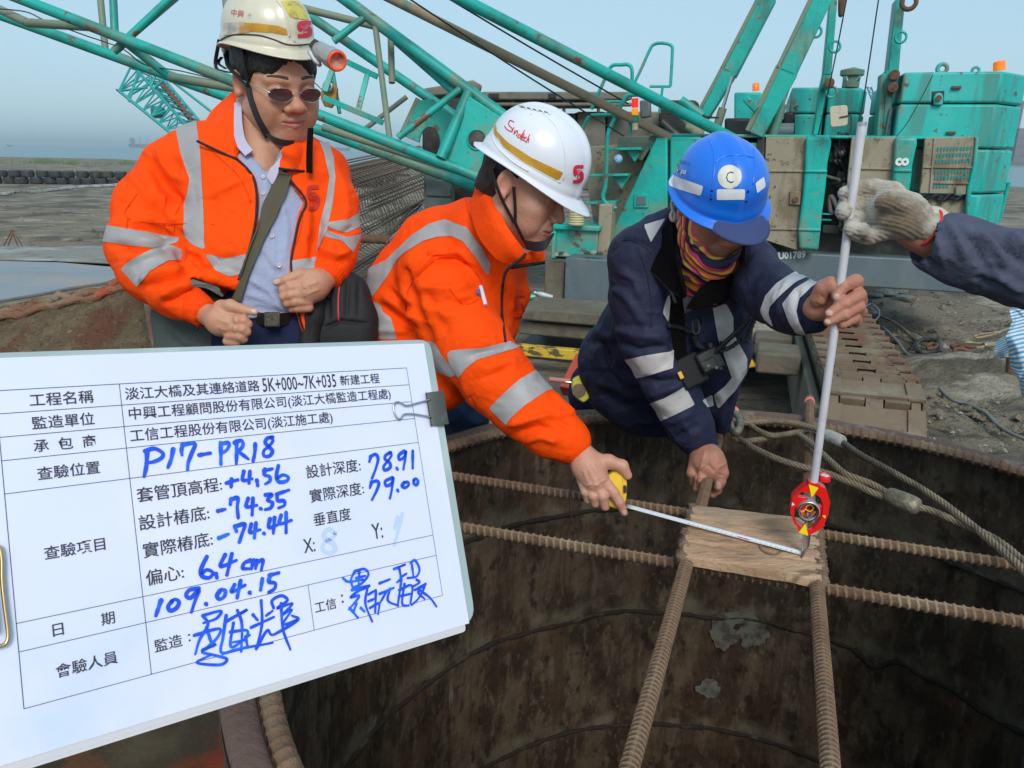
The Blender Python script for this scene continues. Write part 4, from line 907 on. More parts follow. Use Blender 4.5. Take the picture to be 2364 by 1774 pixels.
# counterweights: stacked blocks with a bevelled rear corner
def cwblock(x0,x1,xc,yt,yb,off,mm='cw',depth=2.2,name='counterweight',cham=.35,inset=0):
 a,b = Sp(x0,300,off),Sp(x1,300,off); c = b - SN * cham; r_ = ray(xc,300)
 # chamfer corner lies on the vertical plane through the sight line of xc
 t = np.linspace(0,3,400); best = min(t,key=lambda s: abs(proj(b - SN * cham + SD * s)[0] - xc)); c = b - SN * cham + SD * best
 zt_,zb_ = Sp(x1,yt,off)[2],Sp(x1,yb,off)[2]
 pts = [a,b,c,c - SN * depth,a - SN * (depth + cham)]
 q = MB(); q.poly([[p[0],p[1],zt_] for p in pts],-(zt_ - zb_),(0,0,1)); return cpart(name,q,mm,.025)
for k,(yt,yb) in enumerate([(165,238),(241,343),(346,448),(451,540)]):
 cwblock(2067,2292,2346,yt,yb,-.18,cham=.5)
plate('lifting_pocket',[(1625,585),(1705,580),(1700,665),(1620,672)],'darkmetal',-.172,.02,.004,T=z8)
plate('pocket_ear',[(1640,672),(1636,625),(1650,600),(1672,592),(1692,602),(1698,625),(1694,672)],'cw',-.13,.05,.01,T=z8)
q = MB(); q.cyl(Sp(*z8(1668,628),-.14),Sp(*z8(1668,628),-.10),.03,14); cpart('pin',q,'rust',0)
for (x,y,w_) in [(1780,560,60),(1745,850,60)]:
 q = MB(); q.bar(Sp(*z8(x - w_ / 2,y),-.17),Sp(*z8(x + w_ / 2,y),-.17),.05,.03); cpart('weld_plate',q,'rust',.005)
for (x,y,R_) in [(1690,440,34),(1903,452,24)]:
 c = Sp(*z8(x,y),-.6); q = MB(); q.ring(c,SN,R_ / 2.765 * 8.6 / FPX * .8,R_ / 2.765 * 8.6 / FPX * .38,24,8); cpart('lifting_eye',q,'cw',0,60)
cwblock(1817,1895,1899,202,262,-1.3,name='counterweight'); cwblock(1817,1895,1899,264,330,-1.3,name='counterweight')
cwblock(1903,1978,1989,204,262,-1.3,name='counterweight'); cwblock(1903,1978,1989,264,330,-1.3,name='counterweight')
for (x0,x1,y0,y1,off) in [(2294,2320,141,163,-.7),(1737,1753,192,210,-1.0)]:
 a,b = Sp((x0 + x1) / 2,y1,off),Sp((x0 + x1) / 2,y0,off); rw = (x1 - x0) / 2 * proj(a)[2] / FPX; q = MB(); q.lathe(a,b - a,[(rw,0),(rw * .96,np.linalg.norm(b - a) * .9),(rw * .7,np.linalg.norm(b - a)),(.001,np.linalg.norm(b - a))],20); cpart('amber_beacon',q,'amber',0,50)
a = Sp(*z8(1103,560),-1.4); q = MB(); q.lathe(a,(0,0,1),[(.10,0),(.10,.12),(.14,.14),(.14,.20),(.06,.22),(.001,.22)],20); cpart('lamp_stand',q,'beige_tube',0,50)
q = MB(); q.lathe(Sp(*z8(1115,488),-1.4),SN,[(.10,0),(.10,.06),(.075,.09),(.001,.06)],20); cpart('spot_lamp',q,'steel',0,50)
ctube('corner_post',[z8(2115,1165),z8(2050,1420)],9,'teal',-.9); ctube('corner_post',[z8(2085,1165),z8(2120,1165)],8,'teal',-.9)
# masts and struts over the house
def mast(name,a,b,wa,wb,off,m='teal',flange=None,depth=.30):
 A_,B_ = Sp(*a,off),Sp(*b,off); da,db = proj(A_)[2],proj(B_)[2]; d = nrm(B_ - A_); side = nrm(np.cross(d,SN));
 if np.dot(side,SD) < 0: side = -side
 ha,hb = wa / 2 * da / FPX,wb / 2 * db / FPX
 q = MB(); q.poly([A_ - side * ha,A_ + side * ha,B_ + side * hb,B_ - side * hb],-depth,SN); cpart(name,q,m,.012)
 if flange:
  q = MB(); w_ = flange * da / FPX; q.poly([A_ - side * (ha + w_),A_ - side * ha * .98,B_ - side * hb * .98,B_ - side * (hb + w_ * .9)],-depth - .02,SN); cpart('mast_flange',q,'beige_tube',.008)
mast('mast_leg',z8(590,-30),z8(330,470),33,34,-1.5,flange=9); mast('mast_leg',z8(338,450),z8(165,745),32,24,-1.5,flange=8)
mast('mast_leg',z8(935,-20),z8(700,470),40,42,.05,flange=10); mast('mast_leg',z8(715,450),z8(500,862),42,34,.05,flange=12)
plate('mast_lug',[(415,640),(445,605),(522,680),(490,720)],'teal',.12,.2,T=z8)
mast('strut',z8(1000,-20),z8(955,480),16,18,-.5); mast('strut',z8(960,480),z8(925,600),22,18,-.5); mast('strut',z8(928,560),z8(885,865),14,14,-.5)
mast('strut',z8(1425,-10),z8(1375,480),20,24,-.35); mast('strut',z8(1378,450),z8(1340,600),30,28,-.35); mast('strut',z8(1352,560),z8(1335,870),16,18,-.35); mast('strut',z8(1318,470),z8(1290,870),11,13,-.35)
mast('strut',z8(1365,690),z8(1330,870),6,6,-.3,'greypaint')
for (x,y) in [(970,530),(1385,480),(1375,560)]:
 q = MB(); q.cyl(Sp(*z8(x,y),-.45),Sp(*z8(x,y),-.15),.055,16); cpart('pivot_pin',q,'rust',.01)
for (x,y) in [(885,205),(1005,300),(1425,240),(985,590)]:
 q = MB(); q.ring(Sp(*z8(x,y),-.2),SN,.055,.014,20,8); cpart('rope_guide',q,'teal',0,60)
q = MB(); q.ring(Sp(*z8(1478,15),-.2),SN,.07,.025,20,8); cpart('shackle',q,'rust',0,60)
ctube('cylinder_rod',[z8(350,490),z8(290,690)],8,'steel',-1.35); ctube('cylinder_barrel',[z8(290,690),z8(250,820)],19,'beige_tube',-1.35)
ctube('cylinder_rod',[z8(742,465),z8(672,665)],8,'steel',-.15); ctube('cylinder_barrel',[z8(672,665),z8(610,862)],20,'teal_tube',-.15)
for pts in ([(1958,-20),(1926,145),(1889,312)],[(2031,-20),(1998,202),(1981,295)]): ctube('hoist_rope',pts,3.2,'black',.1,seg=6)
ctube('loose_cable',[z8(1630,480),z8(1560,620),z8(1470,780),z8(1400,870)],2,'black',.0,seg=6)
q = MB(); q.poly([Sp(*z8(x,y),.0) for x,y in [(1030,-20),(1082,-20),(1068,60),(1058,105),(1030,105),(1028,50)]],-.1,SN); cpart('hook_block',q,'rust',.02)
mirr = MB(); mc = Sp(*z8(1030,745),.35); mirr.poly([mc + SD * u * .095 + np.array([0,0,1]) * v * .105 for u,v in rounded([(-1.08,.95),(.75,1.1),(1.05,-.85),(-.7,-1.05)],[.35] * 4)],-.03,SN)
cpart('wing_mirror',mirr,mat('cream_mirror_back',(.55,.50,.37),.5,var=[((.35,.3,.2),20,.55,.7,.7)]),.006); ctube('mirror_arm',[z8(1035,750),z8(1070,745),z8(1108,745),z8(1105,860)],3,'darkmetal',.36,seg=6)
# machinery between the masts
for (x0,x1,y0,y1,off,mm,nm) in [(300,470,755,870,-1.0,'black','winch_housing'),(680,750,715,865,-1.0,'black','filter_box'),(560,680,755,865,-1.1,'darkmetal','hydraulic_tank'),(362,540,590,870,-2.4,'cw','rear_cover'),(-120,120,640,880,-1.2,'darkmetal','winch_frame'),(900,1180,560,880,-2.2,'cw','rear_cover')]:
 a,b = z8(x0,y0),z8(x1,y1); plate(nm,[(a[0],a[1]),(b[0],a[1]),(b[0],b[1]),(a[0],b[1])],mm,off,.5,.03)
q = MB(); q.cyl(Sp(*z8(640,835),-.7),Sp(*z8(742,835),-.7),.085,20); cpart('exhaust_pipe',q,'greypaint',.01)
for (x0,y0,x1,y1,mm) in [(20,640,160,740,'teal_tube'),(0,700,120,850,'beige_tube'),(-100,780,0,870,'darkmetal'),(60,800,160,860,'beige')]:
 ctube('winch_bracket',[z8(x0,y0),z8(x1,y1)],20,mm,-.8)
for k in range(6):
 x = 1540 + k * 16; ctube('radiator_bar',[(x,262 + k * 2),(x + 40,262 + k * 2)],5,'darkmetal',-.9,seg=6)
# ---------------- lattice boom
def boom(name,x0,y0,x1,y1,w_,d0=8.2,d1=8.2,m='teal_tube',n=1): ctube(name,[(x0,y0),(x1,y1)],w_,m,None,(d0,d1))
FR,RE = 8.3,9.3
boom('boom_chord',2,-20,1123,416,25,FR,FR)                   # lower front
boom('boom_chord',-60,13,1110,436,24,RE,RE)                  # lower rear
boom('boom_chord',745,-39,1165,270,27,FR,FR)                 # upper front
boom('boom_chord',660,0,1060,275,22,RE,RE)                   # upper rear
boom('boom_chord',915,94,1050,212,22,FR + .2,FR + .1)
boom('pendant_tube',-10,18,62,52,20,8.9,8.8,'beige_tube'); boom('pendant_tube',62,53,222,63,20,8.8,8.6,'beige_tube')
boom('pendant_tube',392,178,545,204,21,8.8,8.8,'beige_tube'); boom('boom_brace',278,88,400,184,21,8.5,8.9,'teal_tube')
boom('pendant_tube',690,17,862,60,17,8.9,8.9,'beige_tube'); boom('pendant_tube',745,294,1110,412,17,8.9,8.8,'beige_tube'); boom('pendant_tube',770,308,1085,434,15,9.6,9.6,'teal_tube')
for (x0,y0,x1,y1,w_,dd,mm) in [(231,-10,244,125,15,RE,'beige_tube'),(261,-10,265,80,18,FR,'teal_tube'),(262,120,400,-10,18,FR + .1,'teal_tube'),(298,90,415,-10,12,RE,'teal_tube'),
  (519,-10,526,60,14,FR,'beige_tube'),(538,-10,530,60,14,RE,'beige_tube'),(845,38,770,96,17,FR,'teal_tube'),(865,50,900,325,14,FR,'beige_tube'),(902,80,905,192,15,FR + .3,'beige_tube'),
  (1062,206,919,318,16,FR - .05,'teal_tube'),(1083,214,1018,366,26,FR - .05,'teal_tube'),(939,224,830,308,11,RE,'beige_tube'),(966,230,928,312,15,RE - .2,'beige_tube'),(300,90,268,120,14,RE,'teal_tube')]:
 boom('boom_brace',x0,y0,x1,y1,w_,dd,dd,mm)
def bplate(name,pts,d,thick,m,bevel=.01,hole=None):
 c = P(*np.mean(pts,axis=0),d); n = nrm([-.05,-1,.05]); q = MB()
 W_ = [onp(x,y,c,n) for x,y in pts]
 q.poly(W_,-thick,n); o = cpart(name,q,m,bevel)
 return c,n
c,n = bplate('boom_foot_plate',[(1060,398),(1020,365),(1083,222),(1163,275),(1190,330),(1180,440),(1120,420)],FR,.06,'teal')
hc = onp(1101,323,c + n * .008,n); q = MB(); q.lathe(hc,n,[(.001,0),(.098,0),(.105,-.004)],28); cpart('plate_opening',q,M['darkmetal'],0); q = MB(); q.ring(hc,n,.102,.010,28,6); cpart('opening_rim',q,'teal',0,60)
arch = [(925,312),(968,232),(1000,228),(1050,270),(1020,362),(1012,352)] + [(992 - 24 * math.cos(t) - 0,332 - 38 * math.sin(t)) for t in np.linspace(0.05,math.pi - .1,10)][::-1]
bplate('boom_web_plate',arch,RE - .3,.05,'teal')
for pts,w_ in [([(800,143),(872,178)],13),([(747,226),(885,284)],13),([(769,155),(750,212)],13),([(848,172),(826,258)],12)]:
 a,b = P(*pts[0],8.9),P(*pts[1],8.9); q = MB(); q.bar(a,b,w_ * 8.9 / FPX,.03,(0,1,0)); cpart('pendant_bracket',q,'teal',.006)
ctube('pendant_bracket',[(765,145),(784,262)],9,'teal_tube',None,(9.2,9.2))
q = MB(); q.poly([onp(x,y,P(762,215,9.0),np.array([0,-1.,0])) for x,y in [(742,205),(752,190),(766,186),(778,205),(776,232),(764,250),(748,246),(740,228)]],.08,(0,1,0)); cpart('sheave',q,mat('ochre_sheave',(.42,.22,.04),.6,var=[((.2,.1,.04),9,.5,.7,.8)]),.01)
q = MB(); q.ring(P(757,200,8.93),(0,-1,0),.045,.02,20,8); cpart('sheave_pin',q,'steel',0,60)
ctube('boom_cable',[(-10,20),(60,28),(105,48),(190,80),(280,112),(335,150),(420,165),(520,190)],3,'darkmetal',None,(8.75,8.75),seg=6)
# stays and second boom tubes rising to the left
boom('stay_tube',880,-15,1545,318,22,7.8,9.0,'tan_tube'); boom('stay_tube',1030,-20,1690,320,27,7.6,8.9,'teal_tube')
for pts in ([(930,-12),(1200,165),(1441,315)],[(1020,-12),(1250,125),(1450,240)]): ctube('luffing_rope',pts,4,'black',None,(7.7,8.8),seg=6)
# ---------------- lower works: carbody, boxes, steps
footbox('carbody',1195,1830,735,765,2.3,.7,'mudgrey'); footbox('carbody',1195,1830,769,800,2.2,.9,'mudgrey'); footbox('belly_shade_box',1180,1900,838,960,1.9,2.5,'darkmetal'); footbox('slewing_ring',1250,1790,712,790,.9,1.5,'darkmetal')  # belly box is added, a dark stand-in for the shadow under the crane
M['hazard'] = mat('worn_yellow_hazard_paint',(.62,.40,.03),.6,var=[((.05,.045,.03),9,.5,.56,.9,3,(1,1,2)),((.3,.22,.1),5,.5,.7,.6)])
footbox('hazard_strip',1190,1346,804,828,2.5,.1,M['hazard'],.01)
footbox('outrigger_beam',1420,1795,752,782,2.7,.5,'beige'); footbox('outrigger_beam',1420,1790,786,812,2.75,.6,'mudgrey')
q = MB(); q.poly([Sp(x,y,2.9) for x,y in [(1720,828),(1732,826),(1745,848),(1722,852)]],-.1,SN); cpart('hazard_corner',q,M['yellow'],.01)
footbox('under_frame',1600,1740,815,838,2.6,.8,'rust'); footbox('under_frame',1775,1870,792,858,2.6,.4,'beige')
# front toolbox platform
def nbox(name,x0,x1,y0,y1,off,dep,m,bevel=.015): return footbox(name,x0,x1,y0,y1,off,dep,m,bevel)
nbox('toolbox',1303,1420,598,708,1.0,.9,'greypaint'); nbox('toolbox_side',1257,1302,606,698,.9,.8,'mudgrey'); nbox('walkway',1220,1303,697,712,1.15,1.0,'mudgrey')
nbox('low_step_box',1280,1379,530,596,.6,.05,'teal'); nbox('low_step_rim',1275,1384,521,533,.66,.6,'teal'); nbox('low_step_box',1272,1282,534,598,.66,.5,'teal'); nbox('corner_column',1380,1410,472,597,.5,.3,'beige')
q = MB(); a = Sp(1330,520,.75); h_ = abs(Sp(1330,469,.75)[2] - a[2]); pr = []
for k in range(19): pr.append((.088 + (.008 if k % 2 else 0) - .0006 * k,h_ * k / 18))
q.lathe(a,(0,0,1),pr,24,True); single('ribbed_canister',q,mat('cream_translucent_plastic',(.50,.46,.25),.45),'cream ribbed plastic canister standing on the crane step behind the white helmet','canister',smooth=50)
def bottle(x,y,off,ang,c,cap,lab):
 a = Sp(x,y,off); d = np.array([math.cos(ang),0,math.sin(ang) * .3]); d = nrm(d); t = thing('drink_bottle',lab,'bottle',a)
 q = MB(); q.lathe(a,d,[(.001,-.1),(.030,-.098),(.032,-.02),(.032,.04),(.02,.075),(.012,.09),(.012,.10)],18); obj('body',q,mat('bottle_plastic',c,.2,spec=.7),t,smooth=50); q = MB(); q.cyl(a + d * .1,a + d * .12,.015,14); obj('cap',q,mat('bottle_cap',cap,.4),t)
bottle(1227,686,1.2,.4,(.10,.35,.22),(.1,.5,.2),'green plastic bottle lying on the muddy walkway'); bottle(1256,682,1.2,2.4,(.42,.46,.44),(.6,.6,.58),'clear grey bottle lying beside the green bottle on the walkway')
for k,(x,y) in enumerate([(1285,590),(1296,588),(1306,590),(1358,588),(1370,586),(1383,589)]):
 b_ = blob(Sp(x,y,.95),.045,k * 2.1,.7); single('rag',b_,[mat('pale_rag',(.3,.28,.2),.9),mat('dark_rag',(.05,.045,.04),.9)][k % 2],['crumpled pale rag on the toolbox top, left group','dark grimy rag between pale rags, left group','crumpled pale rag nearest the step column, left group','dark grimy rag on the toolbox top, right group','crumpled pale rag in the right group','dark grimy rag at the right end of the toolbox'][k],'rag','rags lying on the toolbox',smooth=180)
# red steel lug and pink bar near the blue man's hip
ro = thing('red_steel_frame','orange red steel frame corner behind the yellow tape measure','frame',P(1330,880,3.3))
q = MB(); q.bar(P(1345,828,3.4),P(1306,905,3.3),.05,.06); obj('leg',q,mat('orange_red_paint',(.45,.06,.025),.55,var=[((.2,.05,.03),12,.5,.7,.8)]),ro,bevel=.004)
q = MB(); q.tube([P(1268,876,3.2),P(1322,882,3.2)],.010,10); obj('rod',q,mat('pink_rod',(.55,.2,.16),.5),ro)
# tracks
TZ = .78
L0,L1 = onz(1900,868,TZ),onz(1852,765,TZ); R0,R1 = onz(2120,876,TZ),onz(2035,745,TZ)
tdir = nrm((L1 - L0) + (R1 - R0)); tdir[2] = 0; tdir = nrm(tdir); tside = np.array([tdir[1],-tdir[0],0])
if tside[0] < 0: tside = -tside
twid = float(np.dot(R0 - L0,tside)); tc0 = (L0 + R0) / 2
M['shoe'] = mat('mud_worn_track_steel',(.17,.125,.08),.75,var=[((.15,.075,.045),2.2,.42,.60,.9),((.23,.20,.14),4,.5,.68,.8),((.10,.075,.06),14,.55,.7,.7)],bump=[(30,.5),(110,.3)])
track = crane
IR = .40; pitch_ = .225
def track_point(s):
 """s<0 : round the front idler, s>=0 : along the top"""
 if s >= 0: return tc0 + tdir * s,tdir,np.array([0,0,1.])
 a = -s / IR;
 if a <= math.pi:
  c = tc0 + np.array([0,0,-IR]); return c + np.array([0,0,1]) * IR * math.cos(a) - tdir * IR * math.sin(a),nrm(tdir * math.cos(a) + np.array([0,0,1]) * math.sin(a)),nrm(np.array([0,0,1]) * math.cos(a) - tdir * math.sin(a))
 return tc0 + np.array([0,0,-2 * IR]) + tdir * (-s - math.pi * IR),-tdir,np.array([0,0,-1.])
for k in range(-6,17):
 p,t,n = track_point(k * pitch_ + .06)
 hw_,hl = twid / 2,pitch_ / 2; g = .022
 outl = [(-hw_,-hl * .6),(-hw_ * .93,-hl)]
 xs = [(-.46,-.34),(-.10,.10),(.34,.46)]
 for (a,b) in xs: outl += [(a * twid,-hl),(a * twid,-hl + .075),(b * twid,-hl + .075),(b * twid,-hl)]
 outl += [(hw_ * .93,-hl),(hw_,-hl * .6),(hw_,hl * .5),(hw_ * .93,hl - g)]
 for (a,b) in xs[::-1]:
  a2,b2 = a + .015,b - .015
  outl += [(b2 * twid,hl - g),(b2 * twid,hl + .052),(a2 * twid,hl + .052),(a2 * twid,hl - g)] if b < .5 else []
 outl += [(-hw_ * .93,hl - g),(-hw_,hl * .5)]
 t = nrm(t - n * .10); n = nrm(np.cross(tside,t)); n = n if n[2] > -.3 else n
 q = MB(); q.poly([p + tside * u + t * v for u,v in outl],-.05,n)
 q.box(p - t * (pitch_ * .30) + n * .006,(twid * .98,.035,.03),tside,t,n)
 for u in (-.40,.40): q.box(p + tside * u * twid + n * .008,(twid * .16,pitch_ * .8,.016),tside,t,n)
 obj('track_shoe',q,M['shoe'],crane,bevel=.012)
q = MB(); cA_ = tc0 + np.array([0,0,-IR]); q.cyl(cA_ - tside * twid * .38,cA_ + tside * twid * .38,IR - .06,28); cpart('track_idler',q,'mudgrey',.02)
a = tc0 + tdir * 2.4 + np.array([0,0,-IR]); q = MB(); q.box(a - tdir * 0.15,(twid * .86,4.6,IR * 1.25),tside,tdir,(0,0,1)); cpart('track_frame',q,'mudgrey',.03)
q = MB(); q.box(tc0 + tdir * 1.6 - tside * (twid * .5 + .02) + np.array([0,0,-IR]),(.06,3.6,.5),tside,tdir,(0,0,1)); cpart('track_side_plate',q,'mudgrey',.02)
for k in range(3):
 b0 = tc0 + tdir * (.9 + k * 1.0) - tside * (twid * .5 + .1) + np.array([0,0,-.15 - .1 * k]); q = MB(); q.box(b0 - tside * .12,(.3,.35,.16),tside,tdir,(0,0,1)); cpart('carbody_arm',q,'mudgrey',.02)
# ---------------- grey machine behind with long roof
mach = thing('taupe_machine','dusty taupe machine house with a long flat roof frame behind the boom foot','machine',P(1250,430,11) * [1,1,0])
def MP(x,y,d=0.0): return onp(x,y,P(1250,300,10.6 + d),nrm([.06,-1,0]))
nM = nrm([.06,-1,0])
M['taupe'] = mat('dusty_taupe_paint',(.16,.15,.12),.75,var=[((.24,.22,.17),2,.45,.7,.7),((.07,.06,.05),4,.5,.7,.7)],bump=[(40,.2)])
def mpl(name,pts,m,d=0,th_=.1,bevel=.02): q = MB(); q.poly([MP(x,y,d) for x,y in pts],-th_,nM); return obj(name,q,M[m],mach,bevel=bevel)
mpl('wall_panel',[(1240,262),(1330,262),(1330,440),(1240,440)],'taupe',0,1.5); mpl('wall_panel',[(1334,258),(1398,258),(1398,440),(1334,440)],'taupe',-.05,1.5); mpl('wall_panel',[(1402,258),(1560,258),(1560,440),(1402,440)],'taupe',.1,1.5)
mpl('wall_panel',[(1120,245),(1236,245),(1236,440),(1120,440)],'darkmetal',.4,1.2)
mpl('roof_frame',[(1112,212),(1460,212),(1460,231),(1112,231)],'taupe',-.3,2.2); mpl('roof_rail',[(1112,237),(1460,237),(1460,246),(1112,246)],'taupe',-.3,.1)
for (x0,x1) in [(1128,1152),(1266,1284)]: mpl('roof_window',[(x0,216),(x1,216),(x1,227),(x0,227)],'black',-.32,.03,.004)
for x in (1116,1180,1255,1300,1380): mpl('roof_post',[(x,230),(x + 6,230),(x + 6,262),(x,262)],'taupe',-.25,.1)
mpl('roof_box',[(976,205),(1030,196),(1092,185),(1114,198),(1106,214),(1000,222),(976,214)],'taupe',-.4,.8)
mpl('wall_panel',[(975,222),(1112,222),(1112,400),(975,400)],'darkmetal',1.2,.5)
cb = thing('glass_cabin','dirty glazed cabin under the boom foot above the rebar cage','cabin',P(1012,500,9.5) * [1,1,0])
def CP(x,y,d=0): return onp(x,y,P(1012,450,9.6 + d),np.array([0,-1.,0]))
for nm,pts,m,d in [('window',[(984,412),(1042,418),(1042,455),(984,452)],'glass',0),('window',[(984,456),(1042,459),(1042,492),(984,496)],'glass',0),('frame',[(978,404),(1046,410),(1048,500),(978,503)],'taupe',.04)]:
 q = MB(); q.poly([CP(x,y,d) for x,y in pts],.04 if nm == 'window' else 1.2,(0,1,0)); obj(nm,q,M[m],cb,bevel=.01)
q = MB(); q.poly([CP(x,y,.3) for x,y in [(1046,430),(1230,440),(1230,560),(1046,520)]],1.0,(0,1,0)); obj('base',q,M['darkmetal'],cb,bevel=.02)
# ---------------- far crane boom lying behind the boom at left
fb = thing('far_lattice_boom','distant thin turquoise lattice boom sloping down behind the first man','crane boom',P(340,240,26))
M['farteal'] = mat('far_turquoise_paint',(.012,.33,.32),.5)
def zl(x,y): return (x / 3.16,y / 3.16)
chA = [zl(868,665),zl(1330,1040)]; chB = [zl(1000,515),zl(1440,1010)]; chC = [zl(1090,560),zl(1330,900)]; chD = [zl(1205,590),zl(1560,1010)]
DD = {'A': 25.0,'B': 25.0,'C': 26.6,'D': 26.6}
def lp(ch,d,t): a,b = P(*ch[0],d),P(*ch[1],d); return a + (b - a) * t
ftube = lambda a,b,r,nm='brace',mm='farteal': obj(nm,MB().tube([a,b],r,6),M[mm],fb,smooth=60)
for ch,d,r,mm in ((chA,25,.05,'farteal'),(chB,25,.05,'farteal'),(chC,26.6,.05,'farteal'),(chD,26.6,.05,'farteal')): ftube(lp(ch,d,0),lp(ch,d,1),r,'chord',mm)
ftube(P(*zl(1170,600),26),P(*zl(1400,880),26),.09,'chord','rust')
ftube(P(*zl(850,655),25.2),P(*zl(1300,1020),25.2),.03,'chord','darkmetal')
for k in range(8):
 t0,t1 = k / 8,(k + 1) / 8; tm = (t0 + t1) / 2
 ftube(lp(chA,25,t0),lp(chB,25,tm),.025); ftube(lp(chB,25,tm),lp(chA,25,t1),.025)
 ftube(lp(chB,25,t0),lp(chD,26.6,tm),.025); ftube(lp(chD,26.6,tm),lp(chB,25,t1),.025)
 ftube(lp(chA,25,t0),lp(chC,26.6,t0),.025); ftube(lp(chC,26.6,t0),lp(chD,26.6,t0),.025); ftube(lp(chA,25,t0),lp(chB,25,t0),.025)
for (a,b) in [((868,665),(950,495)),((940,745),(1010,515)),((950,495),(1010,515)),((868,665),(1075,640)),((1095,540),(1105,620)),((1130,560),(1100,640)),((1190,590),(1110,660))]: ftube(P(*zl(*a),25),P(*zl(*b),25),.04,'end_brace')
ftube(P(*zl(1250,590),30),P(*zl(1560,830),30),.05,'stay'); ftube(P(*zl(1150,790),25.5),P(*zl(1155,850),25.5),.22,'winch')
# ---------------- rebar cage, beams, lamps mid distance
cg = thing('rebar_cage','long lying rebar cage with dense hoops on the silt beyond the white helmet','rebar cage',P(880,560,12) * [1,1,0])
ca,cb_ = P(760,545,10.5),P(1010,430,16.5); axd = nrm(cb_ - ca); ax_,ay_,_ = frame(axd); RC = .78; Lc = np.linalg.norm(cb_ - ca)
M['cage'] = mat('brown_grey_cage_steel',(.17,.125,.09),.8)
q = MB()
for k in range(56):
 t = 2 * math.pi * k / 56; o = RC * (ax_ * math.cos(t) + ay_ * math.sin(t)); w0 = .02 * np.array([math.sin(k),math.cos(k * 2),math.sin(k * 3)]); q.tube([ca + o + w0 * 6,cb_ + o + w0 * 4],.013,5)
obj('long_bars',q,M['cage'],cg)['kind'] = 'stuff'
q = MB(); n_ = int(Lc / .16)
for k in range(n_): q.ring(ca + axd * (k + .5) / n_ * Lc,axd,RC + .02,.008,28,4)
obj('hoops',q,M['cage'],cg)['kind'] = 'stuff'
rods = thing('steel_rods','bundle of pale loose steel rods leaning out of the cage','steel rods',P(910,560,9))
for k,(a,b) in enumerate([((890,540),(975,462)),((900,555),(980,470)),((905,530),(978,470)),((893,560),(940,515)),((880,520),(990,455))]):
 q = MB(); q.tube([P(*a,9 + .1 * k),P(*b,11)],.012,6); obj('rod',q,M['steel'] if k % 2 else M['mudgrey'],rods)
q = MB(); q.tube([P(790,548,9.5),P(925,556,9.5)],.055,12); single('rusty_pipe',q,M['rust'],'rusty pipe lying on the ground between the two orange jackets','pipe')
M['pinksteel'] = mat('primer_brown_steel',(.17,.12,.105),.7)
for (x0,x1,y,yy) in [(862,902,389,'upper left'),(904,946,388,'upper right'),(858,900,402,'lower left'),(902,950,402,'lower right')]:
 a,b = onz(x0,426,0),onz(x1,426,0); zz_ = onp(x0,y,a,np.array([0,-1.,0]))[2]; q = MB(); c = (a + b) / 2; c[2] = zz_ - .1
 for s_ in (-.11,.11): q.box(c + [0,0,s_],(b[0] - a[0],.35,.03))
 q.box(c,(b[0] - a[0],.03,.20)); single('steel_beam',q,M['pinksteel'],yy + ' brown steel beam in the stack beyond the boom','beam','steel beams stacked beyond the boom')
for k,x in enumerate((818,858,898)):
 a = onz(x,424,0); tl_ = thing('barrier_post',['small yellow barrier post nearest the first orange jacket','small yellow barrier post below the beam stack','small yellow barrier post below the right end of the beam stack'][k],'barrier post',a,'yellow barrier posts')
 q = MB(); q.cyl(a,a + [0,0,.45],.03,8); obj('post',q,M['darkmetal'],tl_); q = MB(); q.box(a + [0,0,.5],(.18,.1,.14)); obj('lamp_head',q,M['yellow'],tl_,bevel=.02)
# ---------------- ground clutter on the right
def z9(x,y): return (1664 + x / 3.16,650 + y / 3.16)
def GP(pts,z=.03): return [onz(*z9(*p),z) for p in pts]
q = MB(); q.tube(smooth_path(GP([(1100,200),(1150,245),(1250,290),(1330,345),(1400,405)]),8),.018,8); hz = thing('pull_rope','dusty wire rope with end fitting and shackle lying on the silt','rope',onz(*z9(1300,330),0)); obj('rope',q,M['rope'],hz,smooth=180)
obj('end_fitting',ferrule(*GP([(1392,395),(1450,430)],.05),.045),M['ferrule'],hz,smooth=40)
q = MB(); q.tube(smooth_path(GP([(1590,440),(1500,425),(1440,440),(1425,480),(1450,515),(1520,520),(1600,515)],.06),6),.028,10); q.cyl(*GP([(1590,420),(1600,525)],.07),.03,12); obj('shackle',q,M['darkmetal'],hz,smooth=60)
q = MB(); q.tube(smooth_path(GP([(1500,470),(1540,455),(1580,470),(1550,490),(1500,490)],.08),5),.022,8,closed=False); obj('link',q,M['rust'],hz,smooth=60)
ch = thing('chain','short rusty chain of thick links with looped rope eye beside the shackle','chain',onz(*z9(1720,500),0))
for k,(x,y,a) in enumerate([(1722,480,1.2),(1755,515,.2),(1790,468,2.4)]):
 c = onz(*z9(x,y),.07); d_ = np.array([math.cos(a),math.sin(a),0]); s_ = np.array([-d_[1],d_[0],.6 * (k % 2)]); s_ = nrm(s_); q = MB()
 q.tube([c + d_ * .085 * math.cos(t) + s_ * .05 * math.sin(t) for t in np.linspace(0,2 * math.pi,20,endpoint=False)],.022,8,closed=True); obj('link',q,M['rust'],ch,smooth=60)
q = MB(); q.tube(smooth_path(GP([(1770,465),(1800,445),(1900,455),(1920,465),(1900,480),(1830,478),(1790,470)],.05),6),.015,8); obj('rope_eye',q,M['rope'],ch,smooth=60); obj('ferrule',ferrule(*GP([(1915,466),(2000,460)],.06),.035),M['ferrule'],ch,smooth=40)
q = MB(); q.tube(smooth_path(GP([(1930,462),(2000,455),(2060,415),(2100,395)],.05),6),.02,8); obj('tail_rope',q,M['rope'],ch,smooth=60)
